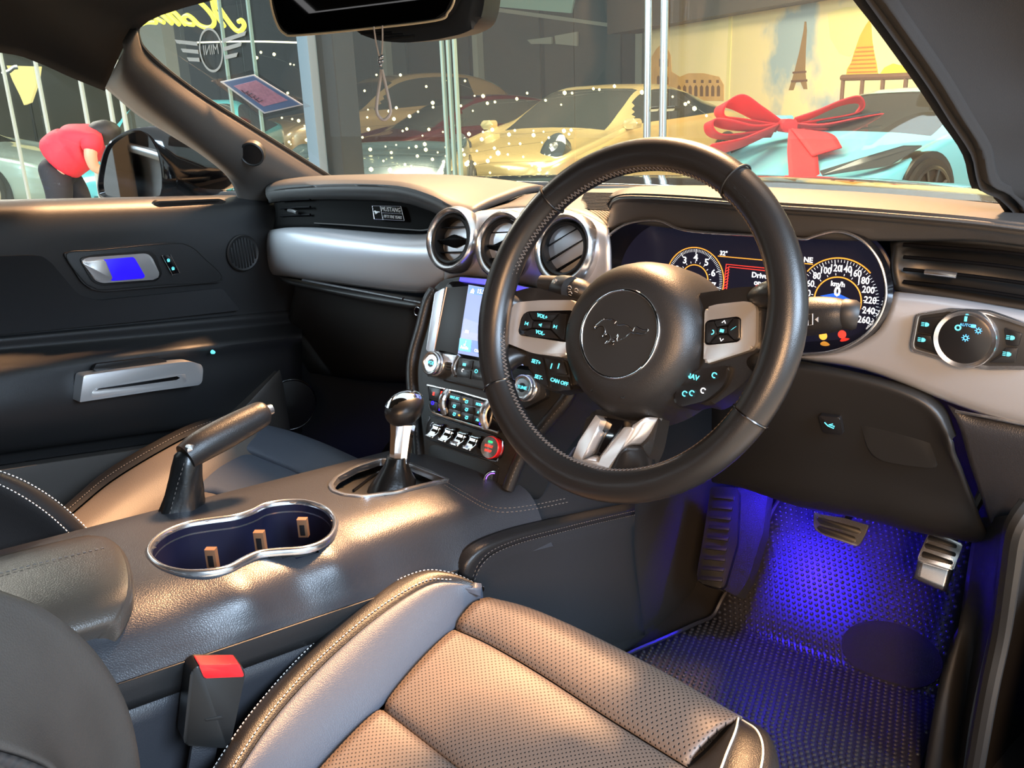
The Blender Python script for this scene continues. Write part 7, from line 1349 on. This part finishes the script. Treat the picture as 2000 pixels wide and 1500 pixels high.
# wine red coupe, bronze estate, slate coupe (nose to the left of the view)
def leftcar(nm, lab, px, D, wx, wy, turn, st, pm, **k):
    d = at(px, 300, 'y', 5.0) - CAM; d = Vector((d.x, d.y)).normalized(); c = Vector((CAM.x, CAM.y)) + d * D; lft = Vector((-d.y, d.x)); ns = (lft * math.cos(turn) - d * math.sin(turn)).normalized(); ll = Vector((-ns.y, ns.x))
    return car(nm, lab, c - ns * wx - ll * wy, ns, st, pm, **k)
LOW = [(2.1, .46, .42, .55, .40), (2.0, .60, .54, .76, .58), (1.7, .70, .66, .88, .62), (1.3, .78, .76, .90, .66), (.9, .78, .77, .90, .70), (.4, .76, .77, .88, .70), (-.6, .76, .77, .90, .70), (-1.2, .80, .80, .90, .66), (-1.8, .76, .74, .86, .6), (-2.0, .6, .58, .7, .5)]
leftcar('wine_coupe', 'dark wine red coupe with pale spoked wheel behind the gold coupe', 800, 11.6, 1.35, 0.90, 0.42, [(a, b * .95, c * .95, d, e) for a, b, c, d, e in COUPE], 'paint_wine', spokes=10)
leftcar('bronze_estate', 'tall bronze car furthest back behind the steel column', 600, 14.6, 2.0, 0.9, 0.45, WAGON, 'paint_bronze', spokes=10)
leftcar('slate_roadster', 'slate blue open car with rounded wing low behind the steel column', 650, 6.7, 1.3, 0.0, 1.35, [(a * .7, b + .06, c + .06, d * .9, e) for a, b, c, d, e in LOW], 'paint_slate', spokes=10, rimm='alloy_dark', wheels=(0.92, -0.85), ws=(-9, -9), sg=(-9, -9))
leftcar('grey_car', 'grey car parked behind the bending person', 0, 14.6, 0.6, 0.9, 2.6, COUPE, 'paint_grey', spokes=10)
leftcar('teal_car', 'bright teal car half hidden by the wing mirror', 300, 9.8, 2.0, 0.0, 1.35, COUPE, 'paint_teal', spokes=10)
# ------------------------------------------------------------------ added strings of glowing beads for light reflections on the cars and glass
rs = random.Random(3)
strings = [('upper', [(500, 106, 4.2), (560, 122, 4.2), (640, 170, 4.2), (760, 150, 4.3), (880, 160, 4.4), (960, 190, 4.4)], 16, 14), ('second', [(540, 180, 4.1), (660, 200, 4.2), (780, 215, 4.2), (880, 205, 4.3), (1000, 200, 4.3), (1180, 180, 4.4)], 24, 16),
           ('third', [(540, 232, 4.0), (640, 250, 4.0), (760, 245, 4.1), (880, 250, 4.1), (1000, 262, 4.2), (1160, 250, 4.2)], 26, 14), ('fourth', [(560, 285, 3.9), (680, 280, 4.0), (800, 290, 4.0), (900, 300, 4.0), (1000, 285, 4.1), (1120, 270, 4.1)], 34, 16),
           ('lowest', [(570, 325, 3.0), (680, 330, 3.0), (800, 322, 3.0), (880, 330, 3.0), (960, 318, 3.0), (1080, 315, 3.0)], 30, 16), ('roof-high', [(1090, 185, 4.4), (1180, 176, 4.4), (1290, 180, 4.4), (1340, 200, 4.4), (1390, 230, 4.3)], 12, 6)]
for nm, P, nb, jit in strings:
    Q = A([(x, y, 'y', v) for x, y, v in P]); s_ = thing('glint_string', '%s string of glowing beads standing in for light reflections on the cars' % nm, 'reflection glints', Q[0], 'strings of reflection glints'); pts = cr(Q, 12)
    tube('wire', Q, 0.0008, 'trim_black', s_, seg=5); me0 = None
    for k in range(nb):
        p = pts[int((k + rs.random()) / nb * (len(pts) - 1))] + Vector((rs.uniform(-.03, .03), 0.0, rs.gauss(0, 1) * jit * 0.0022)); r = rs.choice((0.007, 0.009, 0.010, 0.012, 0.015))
        bm = bmesh.new(); bmesh.ops.create_icosphere(bm, subdivisions=1, radius=r, matrix=Matrix.Translation(p)); b_ = bmo('glint_bead', bm, 'glint_bead', s_, ang=0)
# ------------------------------------------------------------------ bending person outside the passenger window
HP = at(112, 318, 'y', 2.1); Fpe = Fr(HP, _rt0, (0, 0, 1))
pe_ = thing('person', 'person in a red shirt and dark trousers bending forward outside the passenger window', 'person', (HP.x, HP.y, ZG))
def skin(nm, V_, E_, m, par, sub=2, org=None):
    me = bpy.data.meshes.new(nm); pts = [Fpe.w(*Fpe.p(x, y, h), h) for x, y, h, _ in V_]; o0 = pts[0].copy()
    me.from_pydata([tuple(p - o0) for p in pts], E_, []); me.materials.append(M[m])
    o = bpy.data.objects.new(nm, me); COL.objects.link(o); o.parent = par; o.location = o0 - wl(par)
    o.modifiers.new('skin', 'SKIN').use_smooth_shade = True; d = me.skin_vertices[0].data
    for i, v in enumerate(V_): d[i].radius = (v[3], v[3])
    d[0].use_root = True
    sm_ = o.modifiers.new('smooth', 'SUBSURF'); sm_.levels = sub; sm_.render_levels = sub
    return o
GY = Fpe.p(150, 300)[1]
yg = lambda x: 206 + (1.083 - ZG) * FPX / 7.45
BODY = [(118, 314, 0, .085), (146, 287, 0, .085), (176, 272, 0, .085), (192, 268, 0, .055), (204, 265, 0, .080), (212, 270, 0, .070),
        (180, 276, .15, .05), (176, 304, .18, .046), (184, 328, .16, .038), (200, 334, .13, .032), (208, 337, .12, .026), (182, 268, -.15, .05), (196, 296, -.17, .045), (210, 322, -.14, .034), (216, 332, -.13, .026),
        (116, 330, .09, .06), (116, 400, .10, .05), (106, 482, .10, .046), (122, 494, .11, .038), (124, 326, -.09, .06), (158, 392, -.10, .05), (172, 474, -.10, .046), (186, 486, -.10, .038)]
EB = [(0, 1), (1, 2), (2, 3), (3, 4), (4, 5), (2, 6), (6, 7), (7, 8), (8, 9), (9, 10), (2, 11), (11, 12), (12, 13), (13, 14), (0, 15), (15, 16), (16, 17), (17, 18), (0, 19), (19, 20), (20, 21), (21, 22)]
skin('body', BODY, EB, 'skin', pe_)
sh = skin('shirt', [(110, 318, 0, .175), (122, 306, 0, .185), (148, 286, 0, .185), (174, 272, 0, .165), (188, 268, 0, .085), (182, 278, .15, .085), (178, 300, .18, .072), (184, 268, -.15, .085), (195, 288, -.17, .07)], [(0, 1), (1, 2), (2, 3), (3, 4), (3, 5), (5, 6), (3, 7), (7, 8)], 'shirt_red', pe_)
skin('trousers', [(116, 314, 0, .14), (110, 326, 0, .15), (112, 348, .085, .115), (116, 376, .10, .098), (116, 402, .10, .085), (106, 484, .10, .068), (126, 346, -.085, .115), (146, 372, -.10, .098), (158, 394, -.10, .085), (172, 476, -.10, .068)], [(0, 1), (1, 2), (2, 3), (3, 4), (4, 5), (1, 6), (6, 7), (7, 8), (8, 9)], 'trouser', pe_)
hr_ = Fpe.w(*Fpe.p(203, 259), 0); bm = bmesh.new(); bmesh.ops.create_icosphere(bm, subdivisions=3, radius=1.0)
for v in bm.verts:
    k_ = 1 + 0.04 * math.sin(9 * v.co.x) * math.sin(8 * v.co.y); v.co = hr_ + Fpe.x * v.co.x * 0.115 * k_ + Fpe.y * v.co.y * 0.085 * k_ + Fpe.n * v.co.z * 0.098 * k_
bmo('hair', bm, 'hair', pe_, ang=0)
for dy, m_ in ((0, 'paper_white'), (5, 'ink')): tube('shirt_stripe', [Fpe.w(*Fpe.p(x, y + dy, 0.155), h) for x, y, h in ((92, 303, .185), (108, 298, .20), (122, 292, .205), (134, 282, .20), (146, 280, .19))], 0.018, m_, sh, seg=6)
